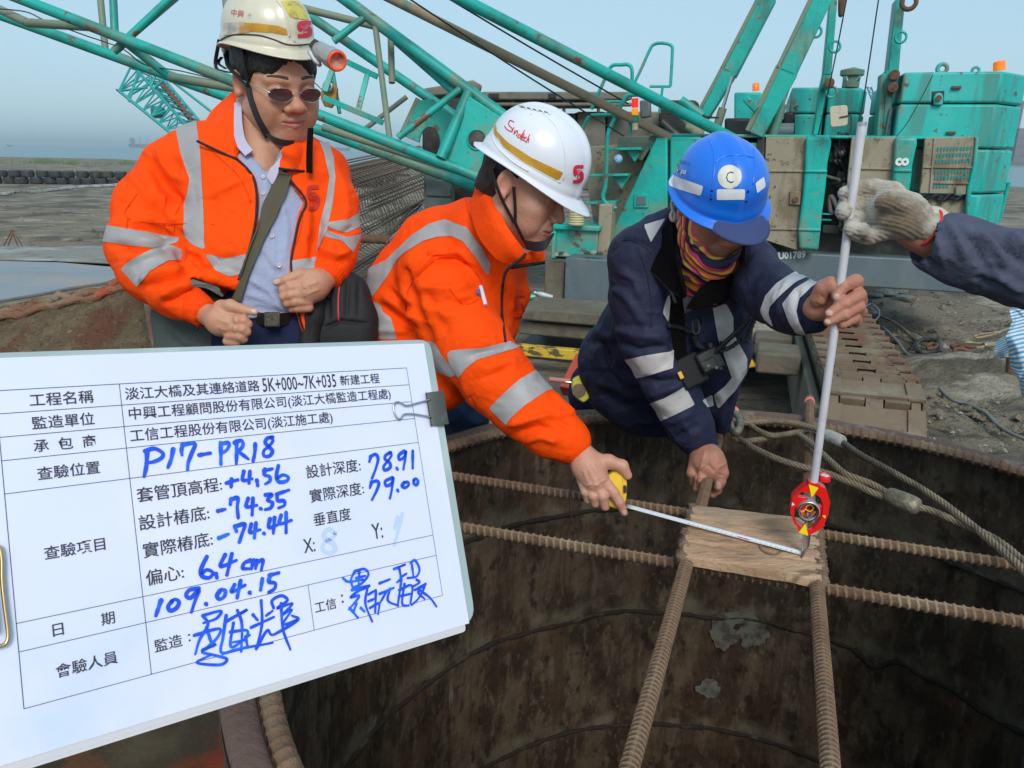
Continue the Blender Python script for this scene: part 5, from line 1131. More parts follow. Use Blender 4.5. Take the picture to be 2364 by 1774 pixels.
q = MB(); q.tube(smooth_path(GP([(2110,340),(2020,370),(1900,385),(1850,400),(1870,412),(1960,395),(2040,372)],.04),6),.012,8); single('rope_loop',q,M['rope'],'thin rope loop on the silt next to the striped sheet','rope',smooth=60)
q = MB(); q.tube(smooth_path(GP([(1180,330),(1290,440),(1350,520),(1480,600),(1570,690),(1590,770),(1680,860),(1800,895),(1930,960),(2010,1040),(2120,1110),(2300,1180)],.03),8),.016,8)
single('grey_hose',q,mat('grey_rubber_hose',(.17,.18,.175),.5),'grey hose snaking over the silt to the right frame edge','hose',smooth=180)
q = MB(); q.tube(smooth_path(GP([(1050,185),(1100,165),(1150,200),(1155,250),(1120,290)],.05),6),.010,8); q.add(*(lambda b: (b.v,b.f))(blob(GP([(1110,228)],.05)[0],.05,3,.8))); single('white_cable_end',q,mat('white_cable',(.5,.5,.47),.5),'white plug end of a cable curled near the raised pole','cable',smooth=180)
# striped sheet
tsh = thing('striped_sheet','blue and white striped plastic sheet heaped at the right frame edge','tarpaulin',onz(2364,900,0))
M['stripes'] = bpy.data.materials.new('blue_white_woven_plastic'); ms = M['stripes']; ms.use_nodes = True
_N = ms.node_tree.nodes; _L = ms.node_tree.links; _b = _N['Principled BSDF']; _b.inputs['Roughness'].default_value = .45
uvn = _N.new('ShaderNodeAttribute'); uvn.attribute_name = 'stripe'; sp_ = _N.new('ShaderNodeSeparateXYZ'); _L.new(uvn.outputs['Vector'],sp_.inputs[0])
mth = _N.new('ShaderNodeMath'); mth.operation = 'SINE'; _L.new(sp_.outputs[0],mth.inputs[0]); gt = _N.new('ShaderNodeMath'); gt.operation = 'GREATER_THAN'; gt.inputs[1].default_value = 0.1; _L.new(mth.outputs[0],gt.inputs[0])
mxx = _N.new('ShaderNodeMix'); mxx.data_type = 'RGBA'; _L.new(gt.outputs[0],mxx.inputs[0]); mxx.inputs[6].default_value = (.62,.62,.52,1); mxx.inputs[7].default_value = (.05,.28,.58,1); _L.new(mxx.outputs[2],_b.inputs['Base Color'])
def sheet(name,px_poly_rows,seed):
 rows = []
 for r_ in px_poly_rows: rows.append(smooth_path([P(*z9(x,y),d) for x,y,d in r_],8))
 nR = len(rows); K = 8; allr = []
 for i in range(nR - 1):
  for k in range(K): t = k / K; allr.append([lerp(a,b,t) for a,b in zip(rows[i],rows[i + 1])])
 allr.append(rows[-1]); G_ = np.array(allr); nn = fbm(np.stack([G_[...,0] * 5,G_[...,1] * 5,G_[...,2] * 2.5],-1) + seed,3); cr = np.abs(fbm(G_ * 9 + seed,2))
 G_ = G_ + (nn * .10 - cr * .06)[...,None] * np.array([-.6,-1,.2])
 mb = MB(); mb.grid(G_,.004); me = mb.mesh(name,180)
 at = me.attributes.new('stripe','FLOAT_VECTOR','POINT'); a,b = G_.shape[:2]
 U_ = np.repeat(np.linspace(0,1,a)[:,None],b,1).ravel(); U2 = np.concatenate([U_,U_]) * 6.28 * (3.3 * nR); at.data.foreach_set('vector',np.stack([U2,U2 * 0,U2 * 0],-1).ravel().astype(np.float32))
 return obj(name,me,M['stripes'],tsh)
sheet('sheet_fold',[[(2105,205,4.9),(2160,190,4.9),(2230,170,5.0)],[(2130,290,4.8),(2180,280,4.8),(2240,260,4.9)],[(2080,400,4.7),(2150,380,4.7),(2250,360,4.8)],[(2105,520,4.7),(2160,500,4.6),(2260,480,4.6)],[(2110,620,4.7),(2180,640,4.6),(2280,620,4.5)],[(2180,720,4.6),(2220,740,4.5),(2290,720,4.4)],[(2200,850,4.6),(2240,860,4.5),(2300,850,4.4)]],1.)
sheet('sheet_fold',[[(2010,440,4.9),(2050,420,4.9),(2110,380,4.9)],[(1995,510,4.8),(2040,500,4.8),(2100,480,4.8)],[(2010,560,4.8),(2050,565,4.8),(2098,565,4.8)]],6.)
q = MB(); q.poly([P(*z9(x,y),4.75) for x,y in [(2100,560),(2118,560),(2160,690),(2092,670)]],.03,(0,1,0)); obj('brown_board',q,M['rust'],tsh,bevel=.004)
# ================================================================== SCULPTING: distance fields to meshes
from mathutils.bvhtree import BVHTree
class Vol:
 def __init__(s,lo,hi,h):
  s.lo = np.asarray(lo,float); s.h = h; s.n = np.ceil((np.asarray(hi,float) - s.lo) / h).astype(int) + 1
  s.F = np.full(tuple(s.n),.06,np.float32)
  s.ax = [(s.lo[i] + h * np.arange(s.n[i])).astype(np.float32) for i in range(3)]
 def blk(s,lo,hi):
  a = np.clip(np.floor((np.asarray(lo) - s.lo) / s.h).astype(int),0,s.n); b = np.clip(np.ceil((np.asarray(hi) - s.lo) / s.h).astype(int) + 1,0,s.n)
  sl = tuple(slice(a[i],b[i]) for i in range(3))
  return sl,s.ax[0][sl[0]][:,None,None],s.ax[1][sl[1]][None,:,None],s.ax[2][sl[2]][None,None,:]
 def comb(s,sl,d,k,op):
  f = s.F[sl]
  if f.size == 0: return
  if op == 'u':
   if k > 0: hh = np.clip(.5 + .5 * (f - d) / k,0,1); r = f + (d - f) * hh - k * hh * (1 - hh)
   else: r = np.minimum(f,d)
  else:        # subtract
   if k > 0: hh = np.clip(.5 - .5 * (f + d) / k,0,1); r = f + (-d - f) * hh + k * hh * (1 - hh)
   else: r = np.maximum(f,-d)
  s.F[sl] = r
 def cap(s,a,b,ra,rb=None,k=.02,op='u',flat=None):
  a = np.asarray(a,float); b = np.asarray(b,float); rb = ra if rb is None else rb
  m = max(ra,rb) * (max(1,flat[1]) if flat else 1) + k + .02; sl,X,Y,Z = s.blk(np.minimum(a,b) - m,np.maximum(a,b) + m)
  ab = b - a; L2 = max(float(ab @ ab),1e-9)
  x,y,z = X - a[0],Y - a[1],Z - a[2]
  t = np.clip((x * ab[0] + y * ab[1] + z * ab[2]) / L2,0,1)
  x = x - t * ab[0]; y = y - t * ab[1]; z = z - t * ab[2]
  if flat:
   n,sc = nrm(flat[0]),flat[1]; q = (x * n[0] + y * n[1] + z * n[2]) * (1 / sc - 1)
   x = x + q * n[0]; y = y + q * n[1]; z = z + q * n[2]
  d = np.sqrt(x * x + y * y + z * z) - (ra + (rb - ra) * t)
  if flat and flat[1] < 1: d = d * max(flat[1],.5)
  s.comb(sl,d.astype(np.float32),k,op)
 def chain(s,pts,rs,k=.015,op='u',flat=None):
  for i in range(len(pts) - 1): s.cap(pts[i],pts[i + 1],rs[i],rs[i + 1],k,op,flat)
 def ell(s,c,r,k=.02,op='u',R=None):
  c = np.asarray(c,float); r = np.asarray(r,float); m = r.max() + k + .02; sl,X,Y,Z = s.blk(c - m,c + m)
  x,y,z = X - c[0],Y - c[1],Z - c[2]
  if R is not None: x,y,z = [x * R[i][0] + y * R[i][1] + z * R[i][2] for i in range(3)]
  k0 = np.sqrt((x / r[0]) ** 2 + (y / r[1]) ** 2 + (z / r[2]) ** 2); k1 = np.sqrt((x / r[0] ** 2) ** 2 + (y / r[1] ** 2) ** 2 + (z / r[2] ** 2) ** 2)
  s.comb(sl,(k0 * (k0 - 1) / np.maximum(k1,1e-6)).astype(np.float32),k,op)
 def half(s,p,n,k=.0):
  """keep the side opposite to n"""
  p = np.asarray(p,float); n = nrm(n); d = (s.ax[0][:,None,None] - p[0]) * n[0] + (s.ax[1][None,:,None] - p[1]) * n[1] + (s.ax[2][None,None,:] - p[2]) * n[2]
  s.comb(tuple(slice(0,q) for q in s.n),(-d).astype(np.float32),k,'s')
 def prism(s,poly,keep=False,dmax=None,dmin=None,k=.0):
  """photo outline extruded along the sight lines; cut it out, or keep only what is inside"""
  X,Y,Z = np.meshgrid(*s.ax,indexing='ij'); q = np.stack([X,Y,Z],-1).reshape(-1,3) - CAM
  act = np.where(np.abs(s.F.reshape(-1)) < .05)[0] if not keep else np.arange(s.F.size)
  act = np.where(s.F.reshape(-1) < .05)[0]
  q = q[act]; z = q @ CF; px = q @ CR / z * FPX + IW / 2; py = -(q @ CU) / z * FPX + IH / 2
  d = poly_sd(px,py,poly) * z / FPX            # >0 inside
  if dmax is not None: d = np.minimum(d,dmax - z)
  if dmin is not None: d = np.minimum(d,z - dmin)
  F = s.F.reshape(-1); f = F[act]
  dd = -d if keep else d                         # value to max with
  if k > 0: hh = np.clip(.5 - .5 * (f - dd) / k,0,1); r = f + (dd - f) * hh + k * hh * (1 - hh)
  else: r = np.maximum(f,dd)
  F[act] = r; s.F = F.reshape(tuple(s.n))
 def mesh(s):
  F = s.F; S0 = F < 0; nx,ny,nz = F.shape
  cnt = sum(S0[i:nx - 1 + i,j:ny - 1 + j,k:nz - 1 + k].astype(np.int8) for i in (0,1) for j in (0,1) for k in (0,1))
  cells = np.argwhere((cnt > 0) & (cnt < 8)); idx = -np.ones((nx - 1,ny - 1,nz - 1),np.int64); idx[tuple(cells.T)] = np.arange(len(cells))
  co = [(i,j,k) for i in (0,1) for j in (0,1) for k in (0,1)]
  val = np.stack([F[cells[:,0] + i,cells[:,1] + j,cells[:,2] + k] for i,j,k in co],1)
  acc = np.zeros((len(cells),3)); w_ = np.zeros(len(cells))
  for a in range(8):
   for b in range(a + 1,8):
    ca,cb = np.array(co[a]),np.array(co[b])
    if np.abs(ca - cb).sum() != 1: continue
    va,vb = val[:,a],val[:,b]; m = (va < 0) != (vb < 0); t = np.where(m,va / np.where(m,va - vb,1),0)
    acc += np.where(m[:,None],ca + t[:,None] * (cb - ca),0); w_ += m
  V = s.lo + (cells + acc / w_[:,None]) * s.h
  Q = []
  for ax in range(3):
   sl0 = [slice(0,None)] * 3; sl1 = [slice(0,None)] * 3; sl0[ax] = slice(0,-1); sl1[ax] = slice(1,None)
   A_,B_ = S0[tuple(sl0)],S0[tuple(sl1)]; e = np.argwhere(A_ != B_)
   o = [i for i in range(3) if i != ax]
   ok = (e[:,o[0]] > 0) & (e[:,o[1]] > 0) & (e[:,o[0]] < F.shape[o[0]] - 1) & (e[:,o[1]] < F.shape[o[1]] - 1); e = e[ok]
   c = []
   for (d0,d1) in ((-1,-1),(0,-1),(0,0),(-1,0)):
    q = e.copy(); q[:,o[0]] += d0; q[:,o[1]] += d1; c.append(idx[tuple(q.T)])
   c = np.stack(c,1); fl = A_[tuple(e.T)]
   if ax == 1: fl = ~fl
   c[~fl] = c[~fl][:,::-1]; Q.append(c)
  return V,np.concatenate(Q)
def poly_sd(px,py,poly):
 poly = np.array(poly,float); d2 = np.full(len(px),1e12); ins = np.zeros(len(px),bool); n = len(poly)
 for i in range(n):
  a,b = poly[i],poly[(i + 1) % n]; ab = b - a; t = np.clip(((px - a[0]) * ab[0] + (py - a[1]) * ab[1]) / max(ab @ ab,1e-9),0,1)
  d2 = np.minimum(d2,(px - a[0] - t * ab[0]) ** 2 + (py - a[1] - t * ab[1]) ** 2)
  c = (a[1] > py) != (b[1] > py); xx = a[0] + (py - a[1]) / (ab[1] if abs(ab[1]) > 1e-9 else 1e-9) * ab[0]; ins ^= c & (px < xx)
 return np.where(ins,1,-1) * np.sqrt(d2)
def line_d(px,py,pl):
 pl = np.array(pl,float); d2 = np.full(len(px),1e12); T = np.zeros(len(px))
 for i in range(len(pl) - 1):
  a,b = pl[i],pl[i + 1]; ab = b - a; t = np.clip(((px - a[0]) * ab[0] + (py - a[1]) * ab[1]) / max(ab @ ab,1e-9),0,1)
  q = (px - a[0] - t * ab[0]) ** 2 + (py - a[1] - t * ab[1]) ** 2; m = q < d2; d2 = np.where(m,q,d2); T = np.where(m,(i + t) / (len(pl) - 1),T)
 return np.sqrt(d2),T
def vnormals(V,Q):
 n = np.cross(V[Q[:,2]] - V[Q[:,0]],V[Q[:,3]] - V[Q[:,1]]) if Q.shape[1] == 4 else np.cross(V[Q[:,1]] - V[Q[:,0]],V[Q[:,2]] - V[Q[:,0]])
 N = np.zeros_like(V)
 for k in range(Q.shape[1]): np.add.at(N,Q[:,k],n)
 return N / np.maximum(np.linalg.norm(N,axis=1)[:,None],1e-12)
def relax(V,Q,it=2,lam=.5):
 for _ in range(it):
  A_ = np.zeros_like(V); c = np.zeros(len(V))
  for k in range(4):
   a,b = Q[:,k],Q[:,(k + 1) % 4]; np.add.at(A_,a,V[b]); np.add.at(c,a,1); np.add.at(A_,b,V[a]); np.add.at(c,b,1)
  V = V + lam * (A_ / np.maximum(c,1)[:,None] - V)
 return V
def folds(V,N,strokes,depthlim=None):
 q = proj(V); view = CAM - V; view /= np.linalg.norm(view,axis=1)[:,None]; fr = np.clip((N * view).sum(1) * 2 + .2,0,1); d = np.zeros(len(V))
 for st in strokes:
  pl,w_,amp = st[0],st[1],st[2] * 1.5; dist,t = line_d(q[:,0],q[:,1],pl)
  d += amp * np.exp(-(dist / w_) ** 2) * np.clip(np.minimum(t,1 - t) * 5 + .25,0,1) * fr
 return d
def mesh_np(name,V,Q,smooth=True):
 me = bpy.data.meshes.new(name); me.from_pydata(V.tolist(),[],Q.tolist())
 if smooth: me.shade_smooth()
 return me
def clip_patch(V,Q,f,off,N=None,thick=0):
 """the piece of a surface where field f > 0, lifted by off"""
 if N is None: N = vnormals(V,Q)
 Tn = np.concatenate([Q[:,[0,1,2]],Q[:,[0,2,3]]]) if Q.shape[1] == 4 else Q
 ft = f[Tn]; allin = (ft > 0).all(1); some = (ft > 0).any(1) & ~allin
 W_ = V + N * off; Vo = [tuple(p) for p in W_]; Fo = Tn[allin].tolist(); cache = {}
 def cut(a,b):
  key = (min(a,b),max(a,b))
  if key not in cache:
   t = f[a] / (f[a] - f[b]); cache[key] = len(Vo); Vo.append(tuple(W_[a] + t * (W_[b] - W_[a])))
  return cache[key]
 for tr_ in Tn[some]:
  out = []
  for i in range(3):
   a,b = tr_[i],tr_[(i + 1) % 3]
   if f[a] > 0: out.append(int(a))
   if (f[a] > 0) != (f[b] > 0): out.append(cut(int(a),int(b)))
  if len(out) >= 3: Fo.append(out)
 used = sorted({i for q in Fo for i in q}); mp = {o: n for n,o in enumerate(used)}
 Vn = [Vo[i] for i in used]; Fn = [tuple(mp[i] for i in q) for q in Fo]
 return Vn,Fn
def px_field(V,N,poly,front=True,dmax=None,dmin=None):
 q = proj(V); f = poly_sd(q[:,0],q[:,1],poly)
 if front:
  v = CAM - V; v /= np.linalg.norm(v,axis=1)[:,None]; f = np.minimum(f,((N * v).sum(1) + .05) * 30)
 if dmax is not None: f = np.minimum(f,(dmax - q[:,2]) * 500)
 if dmin is not None: f = np.minimum(f,(q[:,2] - dmin) * 500)
 return f
def patch_obj(name,V,Q,f,off,m,parent,N=None,label=None):
 Vn,Fn = clip_patch(V,Q,f,off,N)
 if not Fn: print('EMPTY PATCH',name); return None
 me = bpy.data.meshes.new(name); me.from_pydata(Vn,[],Fn); me.shade_smooth(); return obj(name,me,m,parent,label=label)
class Surf:
 """ray target for draping things on what has been built"""
 def __init__(s,parts):
  V = []; F = []; o = 0
  for (v,q) in parts:
   V.append(np.asarray(v)); F += [tuple(int(i) + o for i in f) for f in q]; o += len(v)
  s.V = np.concatenate(V); s.b = BVHTree.FromPolygons([tuple(p) for p in s.V],F)
 def hit(s,x,y,off=0.0,fallback=1.8):
  r = ray(x,y); loc,n,i,d = s.b.ray_cast(Vector(CAM),Vector(nrm(r)))
  if loc is None: return P(x,y,fallback),nrm(-r)
  n = np.array(n); n = n if np.dot(n,r) < 0 else -n
  return np.array(loc) + n * off,n
 def pts(s,pl,off=0.0,n=6,fb=1.8):
  pl2 = [np.array([x,y,0.]) for x,y in pl]; pl2 = smooth_path(pl2,n) if len(pl2) > 2 else [pl2[0] + (pl2[-1] - pl2[0]) * t for t in np.linspace(0,1,max(2,n * 2))]
  return [s.hit(p[0],p[1],off,fb)[0] for p in pl2]
def smooth_pts(pts,it=2):
 p = np.array(pts)
 for _ in range(it): p[1:-1] = .25 * p[:-2] + .5 * p[1:-1] + .25 * p[2:]
 return p
def drape_tube(name,surf,pl,r,m,parent,off=None,fb=1.8,rfn=None,flat=1.0,it=3,n=8):
 q = MB(); q.tube(smooth_pts(surf.pts(pl,r * .3 if off is None else off,n,fb),it),r,8,rfn=rfn,flat=flat); return obj(name,q,m,parent,smooth=180)
def drape_ribbon(name,surf,L_,R_,m,parent,off=.003,thick=.0025,nu=26,nv=5,fb=1.8,it=3):
 L2 = resample(smooth_path([np.array([x,y,0.]) for x,y in L_],6),1.0); R2 = resample(smooth_path([np.array([x,y,0.]) for x,y in R_],6),1.0)
 L2 = L2[np.linspace(0,len(L2) - 1,nu).astype(int)]; R2 = R2[np.linspace(0,len(R2) - 1,nu).astype(int)]
 G_ = np.array([[surf.hit(*(lerp(L2[i],R2[i],v)[:2]),off,fb)[0] for v in np.linspace(0,1,nv)] for i in range(nu)])
 for _ in range(it): G_[1:-1] = .25 * G_[:-2] + .5 * G_[1:-1] + .25 * G_[2:]
 q = MB(); q.grid(G_,thick); return obj(name,q,m,parent,smooth=60)
def drape_text(name,surf,s_,a,b,off,m,parent,bold=.02,hfac=1.0,rot=None,fb=1.8):
 me = text_mesh(s_,1.0,bold); n = len(me.vertices); co = np.zeros(n * 3); me.vertices.foreach_get('co',co); co = co.reshape(-1,3)
 a = np.array(a,float); b = np.array(b,float); d = (b - a); x0,x1 = co[:,0].min(),co[:,0].max(); ym = (co[:,1].min() + co[:,1].max()) / 2; sc = 1 / (x1 - x0)
 up = np.array([d[1],-d[0]]) if rot is None else np.array(rot,float) * np.linalg.norm(d)
 new = []
 for c in co:
  p = a + d * (c[0] - x0) * sc + up * (c[1] - ym) * sc * hfac; new.append(surf.hit(p[0],p[1],off,fb)[0])
 me.vertices.foreach_set('co',np.array(new).ravel()); me.update(); me.name = name; return obj(name,me,m,parent)
def drape_strokes(name,surf,strokes,wpx,off,m,parent,T=None,fb=1.8):
 mb = MB()
 for k,st in enumerate(strokes):
  st = [T(*p) if T else p for p in st]
  p = np.array([list(q) + [0.] for q in st],float); s = np.array(smooth_path(list(p),5))[:,:2] if len(p) > 2 else np.array([p[0,:2] + (p[-1,:2] - p[0,:2]) * t for t in np.linspace(0,1,6)])
  d = np.gradient(s,axis=0); d /= np.maximum(np.linalg.norm(d,axis=1)[:,None],1e-9); n = np.c_[-d[:,1],d[:,0]]; L_,R_ = s + n * wpx / 2,s - n * wpx / 2; N_ = len(s)
  V = [surf.hit(*q,off + .00002 * k,fb)[0] for q in L_] + [surf.hit(*q,off + .00002 * k,fb)[0] for q in R_]; mb.add(V,[(i,i + 1,N_ + i + 1,N_ + i) for i in range(N_ - 1)])
 return obj(name,mb,m,parent,smooth=None)
def drape_poly(name,surf,poly,off,m,parent,fb=1.8,grid=10):
 """flat sticker laid on a curved surface"""
 poly = np.array(poly,float); lo,hi = poly.min(0),poly.max(0); xs = np.linspace(lo[0] - 1,hi[0] + 1,grid * 3); ys = np.linspace(lo[1] - 1,hi[1] + 1,grid * 3)
 G_ = np.array([[surf.hit(x,y,0,fb)[0] for y in ys] for x in xs]); a,b = G_.shape[:2]; V = G_.reshape(-1,3)
 Q = np.array([(i * b + j,(i + 1) * b + j,(i + 1) * b + j + 1,i * b + j + 1) for i in range(a - 1) for j in range(b - 1)]); N = vnormals(V,Q); s_ = np.sign(((CAM - V) * N).sum(1).mean()); N = N * s_
 X,Y = np.meshgrid(xs,ys,indexing='ij'); f = poly_sd(X.ravel(),Y.ravel(),poly)
 return patch_obj(name,V,Q,f,off,m,parent,N)
def logo(surf,T,w_,off,m,parent,name='logo_print',fb=1.8):
 """block S emblem with small E and C inside; T maps the unit square to photo pixels"""
 drape_strokes(name,surf,[[(1.0,.08),(.5,.08),(.22,.12),(.14,.3),(.2,.48),(.34,.55)],[(.72,.38),(.86,.5),(.88,.72),(.72,.88),(.4,.92),(0,.92)]],w_ * 1.0,off,m,parent,T,fb)
 drape_strokes('logo_letters',surf,[[(.38,.28),(.38,.52)],[(.38,.28),(.66,.28)],[(.38,.40),(.62,.40)],[(.38,.52),(.66,.52)],[(.70,.60),(.48,.60),(.44,.75),(.70,.76)],[(.74,.28),(.74,.5)]],w_ * .26,off,m,parent,T,fb)
# ================================================================== PEOPLE
def orient(yaw,pitch,roll=0.0):
 """yaw 0 faces the camera, + turns to the photo's right; pitch + looks down"""
 y,p,r = rad(yaw),rad(pitch),rad(roll)
 f = np.array([math.sin(y) * math.cos(p),-math.cos(y) * math.cos(p),-math.sin(p)]); u = np.array([math.sin(y) * math.sin(p),-math.cos(y) * math.sin(p),math.cos(p)])
 x = np.cross(f,u); u2 = u * math.cos(r) + x * math.sin(r); x = np.cross(f,u2)
 return np.stack([x,f,u2],1)                    # columns: local x, y (face), z
def skinmat(name,c,dark):
 m = mat(name,c,.42,attr='tint',var=[(dark,14,.5,.75,.35,4),((c[0] * 1.05,c[1] * .72,c[2] * .66),22,.5,.75,.45,3)],bump=[(55,.22,None,.006),(260,.4,None,.004),(800,.3,None,.0015)],spec=.45)
 b = m.node_tree.nodes['Principled BSDF']; b.inputs['Subsurface Weight'].default_value = .12; b.inputs['Subsurface Radius'].default_value = (.012,.005,.003); b.inputs['Subsurface Scale'].default_value = .6
 return m
M['skinA'] = skinmat('tan_skin',(.55,.28,.175),(.38,.17,.10)); M['skinB'] = skinmat('fair_tan_skin',(.57,.29,.20),(.42,.18,.115)); M['skinC'] = skinmat('weathered_skin',(.47,.21,.14),(.33,.13,.08))
M['lip'] = mat('lips',(.42,.14,.11),.4); M['brow'] = mat('eyebrow_hair',(.09,.052,.038),.8,bump=[(500,.6)])
M['hair'] = mat('black_hair',(.012,.010,.009),.5,bump=[(350,.9,(1,1,.2),.004)])
def cloth(name,c,dark,light=None,rough=.8,b1=.42,sheen=.0):
 return mat(name,c,rough,var=[(dark,5,.48,.74,.5,5)] + ([(light,9,.55,.75,.4)] if light else []),bump=[(26,b1,None,.012),(75,b1 * .7,None,.005),(1300,.15,None,.0006)],sheen=sheen,spec=.18)
M['orange'] = cloth('fluorescent_orange_cloth',(1.0,.075,.0),(.86,.048,.0),(1.0,.10,.001))
M['orange2'] = cloth('elastic_orange_cuff',(.95,.062,.0),(.75,.04,.0))
M['tape'] = mat('grey_reflective_tape',(.33,.315,.31),.45,var=[((.40,.39,.40),6,.5,.7,.7),((.24,.22,.22),12,.6,.72,.6)],bump=[(40,.25,None,.006),(700,.1)])
M['tapew'] = mat('white_reflective_tape',(.58,.55,.545),.5,var=[((.42,.39,.38),7,.5,.72,.7),((.25,.23,.22),40,.66,.72,.7)],bump=[(45,.35,None,.006)])
M['shirt'] = cloth('pale_blue_shirt_cloth',(.34,.38,.53),(.27,.31,.45),(.44,.47,.6),b1=.5)
M['collar'] = cloth('lilac_shirt_collar',(.52,.47,.60),(.42,.38,.5),b1=.2)
M['navy'] = cloth('navy_work_cloth',(.024,.027,.060),(.014,.016,.036),(.045,.045,.075),rough=.6,b1=.5)
M['navy2'] = cloth('navy_trousers',(.012,.018,.055),(.008,.01,.03))
M['fleece'] = mat('black_fleece',(.006,.0055,.006),.95,bump=[(400,.8,None,.004),(60,.4)],spec=.1)
M['greyblue'] = cloth('stained_grey_blue_cloth',(.075,.085,.13),(.05,.05,.065),(.13,.14,.18),b1=.5)
M['jeans'] = cloth('blue_denim',(.03,.07,.15),(.02,.045,.1),(.05,.10,.2))
M['zip'] = mat('dark_zip',(.02,.018,.02),.5,.3,bump=[(900,.8,None,.002)])
M['strap'] = mat('olive_webbing',(.085,.075,.045),.8,bump=[(700,.5,None,.002)])
M['plas_cream'] = mat('cream_helmet_plastic',(.66,.61,.47),.32,var=[((.5,.43,.3),6,.55,.7,.6),((.25,.22,.18),26,.64,.7,.7)],coat=.3,bump=[(90,.08)])
M['plas_white'] = mat('white_helmet_plastic',(.74,.75,.80),.25,var=[((.62,.63,.68),9,.6,.75,.5),((.3,.3,.3),60,.71,.74,.6)],coat=.4,bump=[(300,.06)])
M['plas_blue'] = mat('blue_helmet_plastic',(.004,.16,.74),.36,var=[((.004,.12,.6),4,.5,.7,.6),((.07,.10,.2),32,.66,.71,.7)],coat=.4,bump=[(120,.06)])
M['ochre'] = mat('ochre_reflective_strip',(.58,.30,.02),.4,var=[((.45,.21,.01),30,.45,.6,.6)],bump=[(900,.3,None,.001)])
M['yref'] = mat('yellow_mesh_reflector',(.68,.55,.10),.35,var=[((.45,.33,.04),60,.48,.6,.9),((.75,.66,.3),90,.6,.7,.8)])
M['redink'] = mat('red_print',(.70,.02,.05),.5); M['darkredink'] = mat('dark_red_print',(.52,.02,.012),.7); M['whitesticker'] = mat('white_sticker',(.68,.68,.72),.5,var=[((.5,.5,.5),20,.6,.7,.6)])
M['silver'] = mat('silver_grey_plastic',(.42,.42,.43),.35,.4)
def build_head(scale,mouth=True,full=0.0,earY=-.010,eyes_down=True,h=.0021,neck=((0,-.035,-.06),(0,-.06,-.20),.054,.060),sterno=True):
 v = Vol((-.105,-.14,-.235),(.105,.14,.145),h); sym = (-1,1)
 v.ell((0,-.012,.038),(.077,.097,.090),0); v.ell((0,.022,-.022),(.0665,.066,.086),.03)
 for s in sym:
  v.cap((s * .050,-.005,-.062),(s * .018,.060,-.098),.021,.019,.03); v.ell((s * .043,.052,-.028),(.026,.026,.024),.022)
  v.cap((s * .010,.084,.020),(s * .046,.068,.019),.0085,.008,.014); v.ell((s * .038,.055,-.062),(.022,.022,.026),.02)
 if full:
  for s in sym: v.ell((s * .044,.036,-.058),(.022,.030,.034),.03); v.ell((s * .036,.068,-.042),(.018,.014,.018),.02)
  v.ell((0,.040,-.112),(.042,.034,.020),.03); v.ell((0,.106,-.031),(.0150,.0130,.0120),.009)
  for s in sym: v.ell((s * .0165,.094,-.037),(.0088,.0110,.0085),.006)
 v.ell((0,.070,-.101),(.020,.016,.016),.018); v.cap((0,.070,-.06),(0,.074,-.08),.022,.018,.02)
 for s in sym:
  v.ell((s * .033,.098,.001),(.019,.013,.013),.013,'s'); v.ell((s * .0325,.0715,.0),(.0145,.0145,.0135),.004)
  v.cap((s * .0215,.0800,.0015),(s * .0325,.0855,.0055),.0028,.0030,.003); v.cap((s * .0325,.0855,.0055),(s * .046,.0765,.0010),.0030,.0026,.003)
  v.cap((s * .022,.0805,-.0040),(s * .033,.0845,-.0075),.0024,.0026,.004); v.cap((s * .033,.0845,-.0075),(s * .045,.0765,-.0035),.0026,.0022,.004)
 v.cap((0,.083,.010),(0,.100,-.022),.0065,.0085,.012); v.ell((0,.103,-.032),(.0125,.0125,.0105),.009)
 for s in sym:
  v.ell((s * .0135,.094,-.037),(.0082,.0105,.0078),.006); v.ell((s * .0065,.101,-.0435),(.0035,.005,.0035),.002,'s')
  v.cap((s * .018,.086,-.040),(s * .032,.074,-.066),.0015,.001,.01,'s')
 v.ell((0,.078,-.066),(.028,.016,.018),.014)
 if mouth:
  v.chain([(-.024,.082,-.066),(-.008,.0935,-.0625),(0,.0935,-.064),(.008,.0935,-.0625),(.024,.082,-.066)],[.0028,.0045,.0042,.0045,.0028],.004)
  v.chain([(-.021,.082,-.070),(0,.0925,-.0745),(.021,.082,-.070)],[.003,.0062,.003],.004)
  v.chain([(-.025,.087,-.0675),(0,.099,-.0685),(.025,.087,-.0675)],[.0014,.0016,.0014],.003,'s')
 for s in sym:
  v.ell((s * .0775,earY,-.004),(.0085,.019,.031),.006,R=[(1,.28 * s,0),(-.28 * s,1,.12),(0,-.12,1)])
  v.ell((s * .086,earY + .004,-.002),(.005,.010,.019),.005,'s'); v.ell((s * .082,earY + .006,-.026),(.006,.010,.010),.004)
 v.cap(neck[0],neck[1],neck[2],neck[3],.03)
 for s in sym if sterno else (): v.cap((s * .055,-.035,-.055),(s * .018,.0,-.19),.016,.014,.022)
 V,Q = v.mesh(); V = relax(V,Q,2,.45); return V * np.asarray(scale),Q
def to_world(V,R,c): return V @ R.T + c
